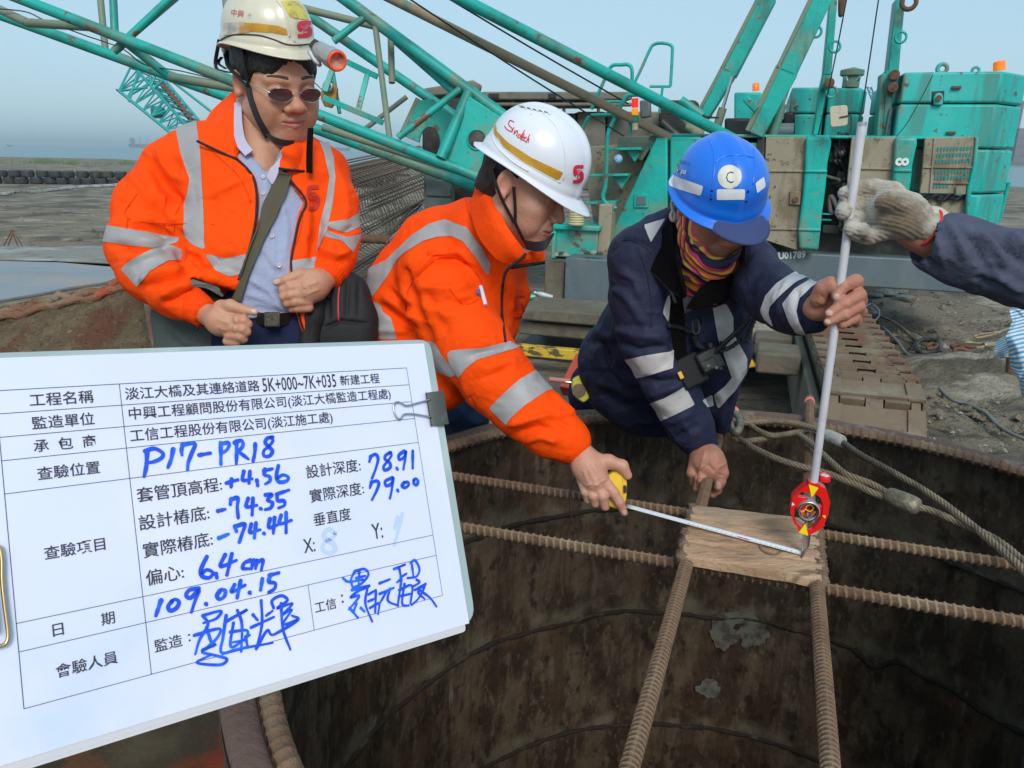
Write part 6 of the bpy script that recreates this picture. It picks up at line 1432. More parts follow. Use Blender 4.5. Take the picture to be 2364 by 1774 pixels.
def head_patches(V,Q,Vw,Nw,parent,scale,brow=True,lips=True):
 s = np.asarray(scale); L_ = V / s
 if lips:
  f = .0235 - np.abs(L_[:,0]); z = L_[:,2]; top = -.0595 + .0 * z;
  f = np.minimum(f,np.minimum(-.0592 - .10 * np.abs(L_[:,0]) - z,z + .0800 - .22 * np.abs(L_[:,0]))); f = np.minimum(f,(L_[:,1] - .080))
  patch_obj('lips',Vw,Q,f * 1000,.0003,M['lip'],parent,Nw)
 if brow:
  for sg in (-1,1):
   x = L_[:,0] * sg; z0 = .0265 + .0025 * np.sin(np.clip((x - .012) / .042,0,1) * 3.14); wv = .0030 * np.clip(1.3 - (x - .012) / .05,.2,1)
   f = wv - np.abs(L_[:,2] - z0); f = np.minimum(f,np.minimum(x - .014,.052 - x)); f = np.minimum(f,L_[:,1] - .04)
   patch_obj('eyebrow',Vw,Q,f * 1000,.0006,M['brow'],parent,Nw)
def hair_vol(scale,hairline=.070,low=-.085,side=.040,h=.003,thick=.008):
 v = Vol((-.10,-.13,-.13),(.10,.12,.15),h); v.ell((0,-.012,.038),(.077 + thick,.097 + thick,.090 + thick),0); v.cap((0,-.05,-.03),(0,-.062,low),.050 + thick,.044 + thick,.03)
 # cut the face away
 X,Y,Z = np.meshgrid(*v.ax,indexing='ij'); fl = hairline - np.clip(.055 - Z,0,1) * .2
 side_c = np.where(Z < .030,side - (.030 - Z) * .55,9); cut = np.maximum(Y - np.minimum(np.where(Z > .055,hairline,fl),side_c),-9)
 ear = np.sqrt((Y + .005) ** 2 + (Z + .0) ** 2) - .030; cut = np.maximum(cut,-ear) if False else cut
 low_ = (low - .01) - Z; v.F = np.maximum(np.maximum(v.F,cut),low_).astype(np.float32)
 for s in (-1,1): v.ell((s * .088,-.008,-.008),(.03,.020,.030),.004,'s')
 V,Q = v.mesh(); V = relax(V,Q,1); N = vnormals(V,Q); V = V + N * (.0022 * pnoise(V * np.array([150,150,40])))[:,None]
 return V * np.asarray(scale),Q
def helmet_grid(W_=.110,L_=.133,H_=.105,brim=lambda th: .01,z0=.035,drop=.018,ridge=True,vents=False,brimz=lambda th: 0.0,nt=180,lip=.0025):
 """grid of a safety helmet shell, theta 0 is the front (+y)"""
 th = np.linspace(0,2 * math.pi,nt,endpoint=False); rows = []
 for ph in np.linspace(.02,math.pi / 2,26):
  sp_,cp_ = math.sin(ph) ** .92,math.cos(ph); x = W_ * sp_ * np.sin(th); y = L_ * sp_ * np.cos(th); z = z0 + H_ * cp_ + 0 * th
  if ridge:
   g = np.exp(-(x / .017) ** 4) * np.clip(math.sin(ph) * .4 + .75,0,1) * np.clip(1.25 - math.sin(ph),.0,1) ** .3; z = z + .0055 * g * (cp_ ** .3); k = 1 + .028 * np.exp(-(x / .017) ** 4) * (sp_ > .4); x = x * 1; y = y * k
  rows.append(np.stack([x,y,z],-1))
 base = rows[-1]; r = np.hypot(base[:,0],base[:,1])
 for (t,out) in [(.35,.0018),(.5,.004),(.8,.0045),(1.0,.004)]:
  q = base.copy(); q[:,2] = z0 - drop * t + brimz(th) * t; q[:,:2] *= (1 + out / r)[:,None]; rows.append(q)
 b = np.array([brim(t) for t in th])
 for t in (.12,.4,.7,.92,1.0):
  q = rows[29].copy(); q[:,:2] *= (1 + b * t / r)[:,None]; q[:,2] += -.35 * b * t - .003 * t; rows.append(q)
 q = rows[-1].copy(); q[:,2] -= lip; rows.append(q)
 rows = np.array(rows); V = rows.reshape(-1,3); n = nt; Q = [(i * n + k,i * n + (k + 1) % n,(i + 1) * n + (k + 1) % n,(i + 1) * n + k) for i in range(len(rows) - 1) for k in range(n)]
 return V,np.array(Q)
def solid(o,t,off=-1):
 m = o.modifiers.new('solid','SOLIDIFY'); m.thickness = t; m.offset = off; return o
def hatobj(V,Q,Rm,c,m,parent,name='shell',cap_top=True):
 Vw = to_world(V,Rm,c); me = mesh_np(name,Vw,Q)
 import bmesh
 bm = bmesh.new(); bm.from_mesh(me); bm.verts.ensure_lookup_table(); nt = 180; bm.faces.new([bm.verts[k] for k in range(nt)]); bmesh.ops.recalc_face_normals(bm,faces=bm.faces); bm.to_mesh(me); bm.free(); me.shade_smooth()
 o = obj(name,me,m,parent); solid(o,.0028); return o,Vw
def arm(v,pts,k=.03,flat=None):
 """pts: (px, py, depth, radius px)"""
 W_ = [P(x,y,d) for x,y,d,r in pts]; R_ = [S(r,d) for x,y,d,r in pts]; v.chain(W_,R_,k,flat=flat)
def bounds(pts,m=.03):
 A_ = np.array([P(x,y,d) for x,y,d,r in pts]); R_ = max(S(r,d) for x,y,d,r in pts) + m; return A_.min(0) - R_,A_.max(0) + R_
def vol_for(lists,h,m=.03):
 b = [bounds(l,m) for l in lists]; return Vol(np.min([q[0] for q in b],0),np.max([q[1] for q in b],0),h)
def digit(v,pts,k=.006): arm(v,pts,k)
def nail(V,Q,N,px,py,r,parent,ang=0,d=.0006,asp=.75):
 q = proj(V); c,s = math.cos(ang),math.sin(ang); dx,dy = q[:,0] - px,q[:,1] - py; u = (dx * c + dy * s) / r; w_ = (-dx * s + dy * c) / (r * asp)
 f = 1 - np.sqrt(u * u + w_ * w_); vv = CAM - V; vv /= np.linalg.norm(vv,axis=1)[:,None]; f = np.minimum(f,(N * vv).sum(1) * 4)
 return patch_obj('fingernail',V,Q,f,d,M['nailm'],parent,N)
M['nailm'] = mat('fingernail',(.62,.38,.31),.25)
def hand_mesh(lists,k=.006,h=.0019,palmk=.012):
 allp = [p for g in lists for p in g[0]]; v = vol_for([allp],h,.015)
 for g in lists: arm(v,g[0],g[1])
 V,Q = v.mesh(); V = relax(V,Q,1,.4); return V,Q
def join(parts):
 V = []; Q = []; o = 0
 for v,q in parts: V.append(v); Q.append(q + o); o += len(v)
 return np.concatenate(V),np.concatenate(Q)
def skin_tint(me,base,parts,heads):
 """albedo differences of skin: redder nose, cheeks, ears and knuckles, greyer beard area"""
 n = len(me.vertices); col = np.ones((n,4)); base = np.array(base); o = 0
 for V,Q,kind in parts:
  c = np.tile(base,(len(V),1)); n1 = fbm(V * 30,3)[:,None]; c = c * (1 + .12 * n1)
  if kind is not None:
   L_ = kind; g = lambda p,r: np.exp(-(((L_ - p) / r) ** 2).sum(1))[:,None]; red = np.array([1.02,.74,.70])
   m_ = np.clip(g((0,.105,-.034),(.018,.02,.016)) + .6 * g((.045,.06,-.03),.022) + .6 * g((-.045,.06,-.03),.022) + .7 * g((.082,-.01,0),.03) + .7 * g((-.082,-.01,0),.03),0,1); c = c * (1 - m_ + m_ * red)
   b_ = np.clip(g((0,.08,-.09),(.045,.05,.028)) + .8 * g((0,.095,-.055),(.022,.03,.008)),0,1) * .45; c = c * (1 - b_ + b_ * np.array([.72,.74,.80]))
   e_ = np.clip(g((.033,.08,.0),(.018,.03,.010)) + g((-.033,.08,0),(.018,.03,.010)),0,1) * .5; c = c * (1 - e_ + e_ * np.array([.74,.66,.66]))
  else:
   k_ = np.clip(fbm(V * 55 + 9,2),0,1)[:,None] * .8; c = c * (1 - k_ + k_ * np.array([1.0,.72,.68]))
  col[o:o + len(V),:3] = c; o += len(V)
 col[o:,:3] = base; me.color_attributes.new('tint','FLOAT_COLOR','POINT').data.foreach_set('color',col.ravel().astype(np.float32)); return me
def limbs(*paths):
 out = []
 for pl in paths:
  q = MB(); q.tube(resample(smooth_path([P(x,y,d) for x,y,d,r in pl],4),.03),[S(r,d) for x,y,d,r in pl],12); out.append((np.array(q.v),np.array([f for f in q.f if len(f) == 4])))
 return out
def garment(name,v,m,parent,strokes=(),seed=0.,amp=.004,sc=7.,relaxn=3,extra=None):
 V,Q = v.mesh(); V = relax(V,Q,relaxn,.5); N = vnormals(V,Q)
 n1 = fbm(V * sc + seed,3); rid = 1 - np.abs(pnoise(V * sc * 1.7 + seed + 31)) * 2.2
 d = amp * (n1 * .8 + rid * .5) + folds(V,N,strokes)
 if amp > .004:
  g_ = np.random.RandomState(int(seed)); b_ = proj(V); lo_,hi_ = b_[:,:2].min(0),b_[:,:2].max(0); cs = []
  for _ in range(46):
   c_ = g_.uniform(lo_,hi_); a_ = g_.uniform(-.7,.7) + (1.57 if g_.rand() < .2 else 0); l_ = g_.uniform(18,48); dv = np.array([math.cos(a_),math.sin(a_)]) * l_; cs.append(([tuple(c_ - dv),tuple(c_ + np.array([-dv[1],dv[0]]) * g_.uniform(-.2,.2)),tuple(c_ + dv)],g_.uniform(2.6,4.5),g_.choice([-1,1]) * g_.uniform(.0010,.0024)))
  d = d + folds(V,N,cs)
 if extra is not None: d = d + extra(V,N)
 d = d + .16 * amp * (1 - np.abs(pnoise(V * np.array([26,26,17]) + seed)) * 3)
 V = V + N * d[:,None]; N = vnormals(V,Q); me = mesh_np(name,V,Q); o = obj(name,me,m,parent); return V,Q,N,o
def cuff(parent,m,a,b,ra,rb,name='cuff',n=20,amp=.05,bulge=.0,seg=60):
 A_,B_ = P(*a),P(*b); q = MB(); rr_ = lambda s,th,R: R * (1 + amp * np.sin(n * th + 2 * np.sin(s * 60)) + .02 * np.sin(s * 260))
 q.tube(resample([A_,B_],.004),[S(ra,a[2]),S((ra + rb) / 2 + bulge,a[2]),S(rb,b[2])],seg,rfn=rr_); return obj(name,q,m,parent,smooth=180)
def ppatch(name,rows,thick,m,parent,n=6,bulge=0.0,seed=0.,amp=.0015,sub=0):
 """cloth flap through rows of (px, py, depth)"""
 R_ = [smooth_path([P(*p) for p in r],n) for r in rows]; cols = len(R_[0]); G_ = np.array([smooth_path([r[j] for r in R_],n) for j in range(cols)])
 nn = pnoise(G_ * 16 + seed); a,b = G_.shape[:2]; uu = np.sin(np.linspace(0,math.pi,a))[:,None] * np.sin(np.linspace(0,math.pi,b))[None,:]
 G_ = G_ + (nn * amp + uu * bulge)[...,None] * nrm(CAM - G_.mean((0,1)))
 q = MB(); q.grid(G_,thick); o = obj(name,q,m,parent,smooth=60); return o,(np.array(q.v),q.f)
# ------------------------------------------------------------------ PERSON A : left, cream helmet, open orange jacket
A = thing('person','person in open orange reflective jacket, cream helmet with headlamp and small dark glasses','person',[P(590,700,1.85)[0],P(590,700,1.85)[1],PZ])
def a1(x,y): return (200 + x / 3.16,y / 3.16)
def a2(x,y): return (200 + x / 3.16,400 + y / 3.16)
sA = (1.10,1.04,1.02); RA = orient(42,15,3); dA = 1.80
cA = P(637,190,dA)
hV,hQ = build_head(sA,full=1.0); hW = to_world(hV,RA,cA)
neckA = vol_for([[(600,300,1.82,60),(600,420,1.86,70)]],.004); arm(neckA,[(606,285,1.83,50),(598,400,1.84,60)]); nV,nQ = neckA.mesh()
# hands
ha = [([(470,722,1.70,24),(512,742,1.665,31),(530,748,1.655,27)],.02),([(512,712,1.66,20),(532,707,1.645,15),(562,716,1.635,11),(588,721,1.635,8.5)],.006),
      ([(535,738,1.645,14),(562,741,1.635,12.5),(572,749,1.64,10),(556,756,1.65,9)],.004),([(535,757,1.645,13.5),(560,760,1.635,12),(569,767,1.64,10),(552,772,1.65,9)],.004),([(530,774,1.65,13),(556,777,1.64,11.5),(562,783,1.645,9.5),(546,786,1.65,9)],.004),([(525,788,1.655,11),(548,791,1.65,9.5)],.004)]
hb = [([(752,642,1.80,27),(722,660,1.765,34),(704,672,1.755,32)],.02),([(722,640,1.755,19),(692,635,1.74,14),(662,646,1.73,11),(638,653,1.73,8.5)],.006),
      ([(705,660,1.745,15),(672,664,1.73,12.5),(654,670,1.735,10.5),(672,676,1.75,9)],.004),([(707,678,1.745,14.5),(673,681,1.73,12),(655,686,1.735,10.5),(675,690,1.75,9)],.004),([(710,695,1.75,14),(680,697,1.735,11.5),(664,701,1.74,10),(682,704,1.75,9)],.004),([(712,710,1.755,12),(686,712,1.745,10),(673,714,1.75,9)],.004)]
HA = hand_mesh(ha); HB = hand_mesh(hb)
def crease(H,st): n_ = vnormals(*H); return (H[0] + n_ * folds(H[0],n_,st)[:,None],H[1])
HA = crease(HA,[([(541,728),(545,750)],3,.002),([(540,750),(543,768)],3,.0016),([(560,709),(563,722)],2,-.001),([(576,714),(578,726)],2,-.0008),([(500,715),(528,728)],5,.0015),([(498,735),(530,748)],4,.0012),([(500,755),(526,765)],4,.001)])
HB = crease(HB,[([(700,652),(703,668)],3,.002),([(702,672),(704,686)],3,.0018),([(660,640),(664,652)],2,-.001),([(735,650),(708,660)],5,.0014),([(738,668),(708,680)],4,.0012),([(690,629),(693,641)],2,-.0008)])
bV,bQ = join([(hW,hQ),(nV,nQ),HA,HB] + limbs([(478,724,1.70,22),(400,668,1.75,34),(330,590,1.81,38),(345,480,1.86,40),(400,400,1.88,42),(600,380,1.88,50)],[(752,642,1.80,26),(768,580,1.86,32),(766,470,1.90,36),(735,405,1.91,38),(600,380,1.88,50)],[(600,380,1.9,50),(610,600,1.92,70),(620,760,1.92,70)])); obj('body',skin_tint(mesh_np('body',bV,bQ),(.55,.28,.175),[(hW,hQ,hV / np.array(sA)),(nV,nQ,None),HA + (None,),HB + (None,)],1),M['skinA'],A)
hN = vnormals(hW,hQ); head_patches(hV,hQ,hW,hN,A,sA)
nail(*HA,vnormals(*HA),587,719,7.5,A,.15); nail(*HB,vnormals(*HB),639,651,8,A,-.3)
hrV,hrQ = hair_vol(sA,hairline=.082,low=-.045,side=.046); obj('hair',mesh_np('hair',to_world(hrV,RA,cA),hrQ),M['hair'],A)
# jacket
torsoA = [(592,392,1.88,92),(575,430,1.86,165),(575,520,1.85,160),(590,620,1.83,140),(600,740,1.83,120)]
slL = [(392,398,1.86,62),(345,480,1.84,72),(325,570,1.81,72),(352,625,1.78,70),(410,672,1.73,58),(452,708,1.71,42)]
slR = [(745,402,1.90,54),(766,470,1.89,56),(771,545,1.87,56),(768,590,1.84,50),(762,622,1.82,42)]
v = vol_for([torsoA,slL,slR],.0055,.04)
flatA = (CF,.62)
def torso_stack(v,st,k=.05,flat=None,off=0):
 for i in range(len(st) - 1):
  (x0,y0,d0,r0),(x1,y1,d1,r1) = st[i],st[i + 1]
  n_ = 3
  for s_ in (-1,1):
   for w_ in (.0,.38):
    ra_,rb_ = S(r0,d0),S(r1,d1); q0,q1 = ra_ * (.6 if w_ else .78),rb_ * (.6 if w_ else .78)
    v.cap(P(x0 + s_ * r0 * w_,y0,d0),P(x1 + s_ * r1 * w_,y1,d1),q0 + off,q1 + off,k,'u',flat)
torso_stack(v,torsoA,flat=flatA)
v.chain([P(520,385,1.88),P(470,366,1.88),P(400,388,1.87)],[.06,.068,.062],.04); v.chain([P(640,400,1.90),P(690,380,1.91),P(748,394,1.90)],[.045,.056,.055],.04)
# side panels of the jacket that reach lower than the front opening
v.cap(P(478,560,1.80),P(500,640,1.79),.06,.05,.04); v.cap(P(720,560,1.84),P(690,770,1.80),.05,.022,.04)
v.chain([P(x,y,d) for x,y,d,r in slL],[S(r,d) for x,y,d,r in slL],.025); v.chain([P(x,y,d) for x,y,d,r in slR],[S(r,d) for x,y,d,r in slR],.02)
# armpit grooves
v.chain([P(418,470,1.735),P(408,560,1.715),P(440,610,1.70)],[.010,.014,.014],.03,'s'); v.chain([P(738,470,1.80),P(728,560,1.79),P(722,600,1.78)],[.006,.010,.008],.02,'s')
openA = [(575,300),(546,362),(570,385),(592,415),(598,470),(590,540),(572,600),(547,672),(470,648),(440,640),(425,680),(440,860),(703,860),(703,783),(684,723),(668,621),(672,577),(687,504),(703,466),(671,424),(650,392),(656,335),(620,310)]
v.prism(openA,dmax=1.90); v.prism([(712,700),(765,672),(900,660),(900,900),(707,900)])
v.cap(P(598,300,1.86),P(592,380,1.86),.062,.066,.01,'s')
strA = [([a2(330,280),a2(300,340),a2(285,410)],5,-.004),([a2(470,100),a2(560,250),a2(640,440)],14,.010),([a2(320,380),a2(480,400),a2(620,470)],8,-.012),([a2(420,330),a2(560,390),a2(640,420)],9,.009),
  ([a2(190,520),a2(420,550),a2(620,520)],9,-.013),([a2(300,640),a2(420,610),a2(560,570)],9,.008),([a2(680,400),a2(670,560),a2(700,640)],9,-.016),([a2(400,800),a2(520,730),a2(700,700)],10,.009),([a2(420,830),a2(600,780),a2(760,740)],8,-.009),
  ([a2(540,900),a2(660,840),a2(800,800)],9,.008),([a2(560,950),a2(660,920),a2(730,880)],7,-.007),([a1(1450,1050),a1(1380,1500),a1(1300,1640)],1,0),([a1(880,1440),a1(1100,1330),a1(1240,1270)],7,.004),([a1(900,1560),a1(1080,1400),a1(1180,1250)],8,-.003),
  ([a1(480,1100),a1(620,1280),a1(740,1330)],12,.010),([a1(450,1180),a1(600,1400),a1(700,1480)],11,-.012),([a1(560,1400),a1(640,1560),a1(700,1640)],12,.010),([a1(300,1250),a1(420,1400),a1(500,1520)],10,.006),([a1(980,1000),a1(1060,1150)],8,.004),
  ([a2(860,560),a2(960,630),a2(1100,620)],9,-.006),([a2(740,540),a2(860,600),a2(900,700)],10,.010),([a2(720,640),a2(820,740),a2(960,780)],9,.008),([a2(1740,400),a2(1850,440),a2(1960,390)],8,-.007),([a2(1700,540),a2(1830,600),a2(1920,560)],8,.007),([a2(1690,620),a2(1800,660),a2(1900,640)],7,-.006),
  ([a2(1640,160),a2(1700,400),a2(1640,620)],8,-.004),([a1(1780,1150),a1(1880,1400),a1(1900,1600)],10,.005),([a1(500,1000),a1(470,1100),a1(560,1300)],6,-.005)]
jV,jQ,jN,jo = garment('jacket',v,M['orange'],A,strA,seed=2.0,amp=.0045,sc=8)
for poly,T in [([(650,940),(800,880),(830,1100),(850,1460),(862,1830),(775,1790),(708,1720),(712,1500),(740,1400),(752,1310),(690,1130)],a1),
    ([(1650,915),(1740,960),(1800,1150),(1815,1300),(1792,1500),(1750,1690),(1680,1850),(1700,1660),(1745,1460),(1770,1300),(1730,1120)],a1),
    ([(120,375),(220,395),(420,430),(560,450),(680,470),(660,510),(480,545),(300,525),(120,500)],a2),([(500,545),(600,520),(700,560),(690,640),(600,640),(460,720),(370,830),(250,700),(330,630)],a2),
    ([(850,590),(1010,620),(1180,590),(1180,650),(1120,740),(1040,755),(940,710),(890,640)],a2),([(1488,640),(1680,612),(1650,725),(1490,740)],a2),
    ([(1760,360),(1900,340),(2000,280),(2010,380),(1900,440),(1760,395)],a2),([(1750,420),(1900,470),(2010,440),(1940,580),(1870,500),(1740,465)],a2)]:
 poly = [T(*p) for p in poly]; f = px_field(jV,jN,poly,dmax=1.93,front=False)
 vv = CAM - jV; vv /= np.linalg.norm(vv,axis=1)[:,None]; f = np.minimum(f,((jN * vv).sum(1) + .5) * 40)
 patch_obj('reflective_tape',jV,jQ,f,.0016,M['tape'],A,jN)
cuff(A,M['orange2'],(438,700,1.715),(474,726,1.69),40,33,n=26); cuff(A,M['orange2'],(766,612,1.83),(752,650,1.795),44,33,n=24)
M['seamo'] = cloth('orange_seam',(.80,.048,.0),(.7,.04,.0)); _sA = Surf([(jV,jQ)])
for pl in ([a1(500,1100),a1(540,1200),a1(620,1300),a1(700,1450),a2(650,300),a2(640,430)],[a1(930,1640),a2(300,340),a2(370,150)],[a2(300,330),a2(290,410)],[a1(1560,1380),a2(1590,200),a2(1560,420),a2(1500,600)],[a1(860,1060),a1(1000,1180),a1(1120,1300),a1(1200,1480)]):
 drape_tube('stitched_seam',_sA,pl,.0013,M['seamo'],A,.0004)
# inner shirt, collar, neck band
sv = vol_for([torsoA],.006,.03); torso_stack(sv,torsoA,flat=flatA,off=-.018); sv.half(P(600,738,1.8),-CU)
sv.prism([(550,280),(566,338),(598,372),(613,402),(630,388),(652,340),(660,280)]); sv.prism([(380,350),(475,350),(470,600),(380,640)]); sv.prism([(724,350),(830,350),(830,700),(712,640)]); sv.prism([(380,560),(548,640),(543,690),(552,760),(380,800)]); sv.cap(P(603,330,1.78),P(611,398,1.74),.03,.01,.02,'s')
strS = [([a2(1190,770),a2(1330,860),a2(1460,1020)],6,.006),([a2(1150,880),a2(1300,920),a2(1440,1000)],6,.004),([a2(1330,300),a2(1370,500),a2(1360,760)],4,.003),([a2(1290,130),a2(1330,330)],7,.004),([a2(1250,560),a2(1330,680),a2(1450,760)],7,-.004),([a2(1420,200),a2(1460,420),a2(1440,640)],8,.004),([a2(1200,980),a2(1350,1010),a2(1480,1030)],5,-.004),([a1(1300,1300),a1(1340,1500),a1(1330,1640)],4,.003)]
shV,shQ,shN,_ = garment('shirt',sv,M['shirt'],A,strS,seed=9.,amp=.003,sc=9)
tv = vol_for([[(625,760,1.84,100),(625,900,1.86,110)]],.008,.04); torso_stack(tv,[(622,738,1.845,105),(622,800,1.85,112),(620,1000,1.9,118)],flat=flatA); tv.chain([P(560,900,1.9),[P(560,900,1.9)[0],P(560,900,1.9)[1] + .05,PZ + .1]],[.09,.06],.04); tv.chain([P(680,900,1.9),[P(680,900,1.9)[0],P(680,900,1.9)[1] + .05,PZ + .1]],[.09,.06],.04)
garment('trousers',tv,M['navy2'],A,[],4.,.003)
surfA = Surf([(jV,jQ),(shV,shQ)])
bl = MB(); bp = [P(x,y,1.735 + .0009 * abs(x - 625)) for x,y in [(560,728),(590,735),(625,738),(660,737),(700,730),(715,724)]]; bp = resample(smooth_path(bp,6),.01)
bl.grid(np.array([[p + np.array([0,0,z]) for z in np.linspace(.014,-.014,4)] for p in bp]),.004); obj('belt',bl,mat('black_leather_belt',(.012,.011,.012),.35,bump=[(200,.3)]),A); q = MB(); q.box(P(628,738,1.728),(.036,.006,.034),CR,CF,CU); obj('belt_buckle',q,M['darkmetal'],A,bevel=.003)
for (x,y) in [a2(1355,462),a2(1405,675),a2(1290,150),a1(1290,1295)]:
 p,n = surfA.hit(x,y,.001); q = MB(); q.lathe(p,n,[(.0055,0),(.0055,.0015),(.004,.0022),(.001,.0015)],14); obj('button',q,mat('pearl_button',(.55,.45,.5),.3),A)
for pl in ([(546,364),(570,385),(592,415),(598,470),(590,540),(572,600),(547,670)],[(650,392),(671,424),(703,466),(687,504),(672,577),(668,621),(684,723),(703,783)]):
 q = MB(); q.tube(smooth_pts([surfA.hit(x + (-5 if pl[0][0] < 600 else 5),y,.001)[0] for x,y in [p[:2] for p in smooth_path([np.array([a,b,0.]) for a,b in pl],6)]],4),.0030,6); obj('zip',q,M['zip'],A,smooth=180)
_,cl1 = ppatch('jacket_collar',[[(552,200,1.84),(523,224,1.86),(484,262,1.85),(455,322,1.82)],[(560,235,1.80),(530,262,1.80),(500,300,1.79),(475,335,1.785)],[(544,300,1.77),(530,318,1.77),(518,335,1.765),(505,345,1.765)],[(541,335,1.755),(540,345,1.755),(542,355,1.755),(546,365,1.755)]],.006,M['orange'],A,5,.004)
_,cl2 = ppatch('jacket_collar',[[(660,330,1.79),(680,318,1.82),(712,318,1.86)],[(648,355,1.765),(680,350,1.78),(708,350,1.82)],[(645,388,1.755),(672,391,1.765),(702,394,1.80)]],.006,M['orange'],A,5,.004,seed=5.)
q = MB(); q.tube([P(x,y,1.752) for x,y in [(455,326),(480,338),(505,350),(530,361),(548,368)]],.0032,6); obj('zip',q,M['zip'],A,smooth=180)
q = MB(); q.tube([P(643,389,1.75),P(672,393,1.76),P(702,396,1.79)],.0032,6); obj('zip',q,M['zip'],A,smooth=180)
ppatch('shirt_collar',[[(541,238,1.79),(540,290,1.768),(544,332,1.760),(566,360,1.755)],[(556,235,1.785),(560,290,1.770),(568,325,1.765),(584,347,1.760)]],.003,M['collar'],A,6,.003)
ppatch('shirt_collar',[[(652,352,1.765),(640,372,1.760),(622,392,1.757),(616,408,1.757)],[(650,372,1.762),(643,395,1.755),(637,412,1.755),(628,428,1.755)]],.003,M['collar'],A,6,.003)
ppatch('velcro_tab',[[(711,296,1.78),(724,296,1.79)],[(708,350,1.77),(722,350,1.78)],[(708,398,1.765),(722,401,1.775)]],.002,M['fleece'],A)
surfA = Surf([(jV,jQ),(shV,shQ),cl1,cl2])
logo(surfA,lambda u,v_: (a2(1605 + 80 * u + 10 * v_,90 + 185 * v_)),9,.003,M['darkredink'],A)
# glasses
M['lens'] = mat('brown_tinted_lens',(.085,.035,.035),.06,spec=.9,coat=.5)
def LH(p,R=RA,c=cA,s=sA): return to_world(np.asarray(p,float) * np.asarray(s),R,c)
fr_ = MB()
for s_ in (-1,1):
 rim_ = [LH((s_ * .0330 + .0250 * math.cos(t),.1025 - .010 * abs(math.cos(t)) * (1 if math.cos(t) * s_ > 0 else .25),-.006 + .0152 * math.sin(t))) for t in np.linspace(0,2 * math.pi,28,endpoint=False)]
 q = MB(); q.tube(rim_,.0011,6,closed=True); obj('glasses_rim',q,M['steel'],A,smooth=60)
 c0 = np.mean(rim_,0); q = MB(); q.add([c0 + RA[:,1] * .002] + rim_,[(0,k + 1,(k + 1) % 28 + 1) for k in range(28)]); obj('glasses_lens',q,M['lens'],A,smooth=60)
 q = MB(); q.tube([LH((s_ * .056,.096,-.002)),LH((s_ * .066,.085,.002)),LH((s_ * .076,.04,.004)),LH((s_ * .080,.0,.006))],.0013,6); obj('glasses_temple',q,M['steel'],A,smooth=60)
q = MB(); q.tube([LH((-.010,.102,-.002)),LH((0,.106,.001)),LH((.010,.102,-.002))],.0011,6); obj('glasses_bridge',q,M['steel'],A,smooth=60)
# helmet
hmA = thing('hard_hat','scuffed cream hard hat with peeling ochre band and headlamp worn by the left person','hard hat',cA)
Rh = orient(42,9,3); hc = P(622,152,dA)
gV,gQ = helmet_grid(W_=.099,L_=.116,H_=.098,brim=lambda t: .006 + .026 * max(0,math.cos(t)) ** 3 + .004 * max(0,-math.cos(t)),z0=.072,drop=.026,brimz=lambda th: -.004 * np.cos(2 * th) - .012 * np.maximum(0,-np.cos(th)))
so,gW = hatobj(gV,gQ,Rh,hc,M['plas_cream'],hmA); gN = vnormals(gW,gQ); sg = np.sign(((gW - hc) * gN).sum(1).mean()); gN = gN * sg
sfA = Surf([(gW,gQ)])
band = [a1(*p) for p in [(1010,175),(1100,165),(1250,172),(1400,190),(1460,215),(1468,262),(1350,240),(1200,232),(1080,235),(1000,250)]]
f = px_field(gW,gN,band); patch_obj('reflective_band',gW,gQ,f,.0010,M['ochre'],hmA,gN)
M['peel'] = mat('peeled_band',(.55,.50,.42),.6,var=[((.5,.25,.03),12,.48,.56,.9),((.3,.3,.32),20,.55,.65,.6)])
band2 = [a1(*p) for p in [(1000,170),(1150,160),(1170,200),(1210,235),(1000,262)]]; patch_obj('peeled_band',gW,gQ,px_field(gW,gN,band2),.0013,M['peel'],hmA,gN)
yre = [a1(*p) for p in [(1415,10),(1540,10),(1600,90),(1620,150),(1485,130)]]; patch_obj('yellow_reflector',gW,gQ,px_field(gW,gN,yre),.0012,M['yref'],hmA,gN)
logo(sfA,lambda u,v_: a1(1530 + 105 * u + 8 * v_,160 + 112 * v_),9.5,.0014,M['redink'],hmA)
drape_text('characters_print',sfA,'中興',a1(1058,92),a1(1148,106),.0014,mat('faded_red_ink',(.62,.10,.12),.6),hmA,.0,1.15)
rgp = [a1(*p) for p in [(975,300),(1010,275),(1100,255),(1250,258),(1350,285),(1480,330),(1640,322)]]; drape_tube('elastic_cord',sfA,rgp,.0016,M['darkmetal'],hmA,.001)
drape_tube('moulded_ridge',sfA,[a1(*p) for p in [(1385,5),(1430,60),(1462,140),(1478,220),(1480,270)]],.0022,M['plas_cream'],hmA,.0)
# cradle band and straps
hS = Surf([(hW,hQ),(to_world(hrV,RA,cA),hrQ)])
def straps(parent,surf,lines,m=None,w_=.009):
 for k,pl in enumerate(lines):
  q = MB(); q.tube(smooth_pts(surf.pts(pl,.004,6),3),w_,8,flat=.28,up=None); obj('chin_strap',q,m or M['webbing'],parent,smooth=60)
straps(hmA,hS,[[a1(*p) for p in [(1150,360),(1165,480),(1185,600),(1195,640)]],[a1(*p) for p in [(1195,640),(1225,760),(1270,880),(1330,990)]],[a1(*p) for p in [(1020,400),(1060,500),(1120,560),(1190,630)]]])
ppatch('chin_cup',[[(a1(1305,975) + (1.742,)),(a1(1350,1000) + (1.725,)),(a1(1430,1025) + (1.712,)),(a1(1515,1030) + (1.712,))],[(a1(1330,1010) + (1.745,)),(a1(1370,1050) + (1.73,)),(a1(1440,1070) + (1.72,)),(a1(1510,1050) + (1.715,))]],.005,M['black'],hmA,5,.004)
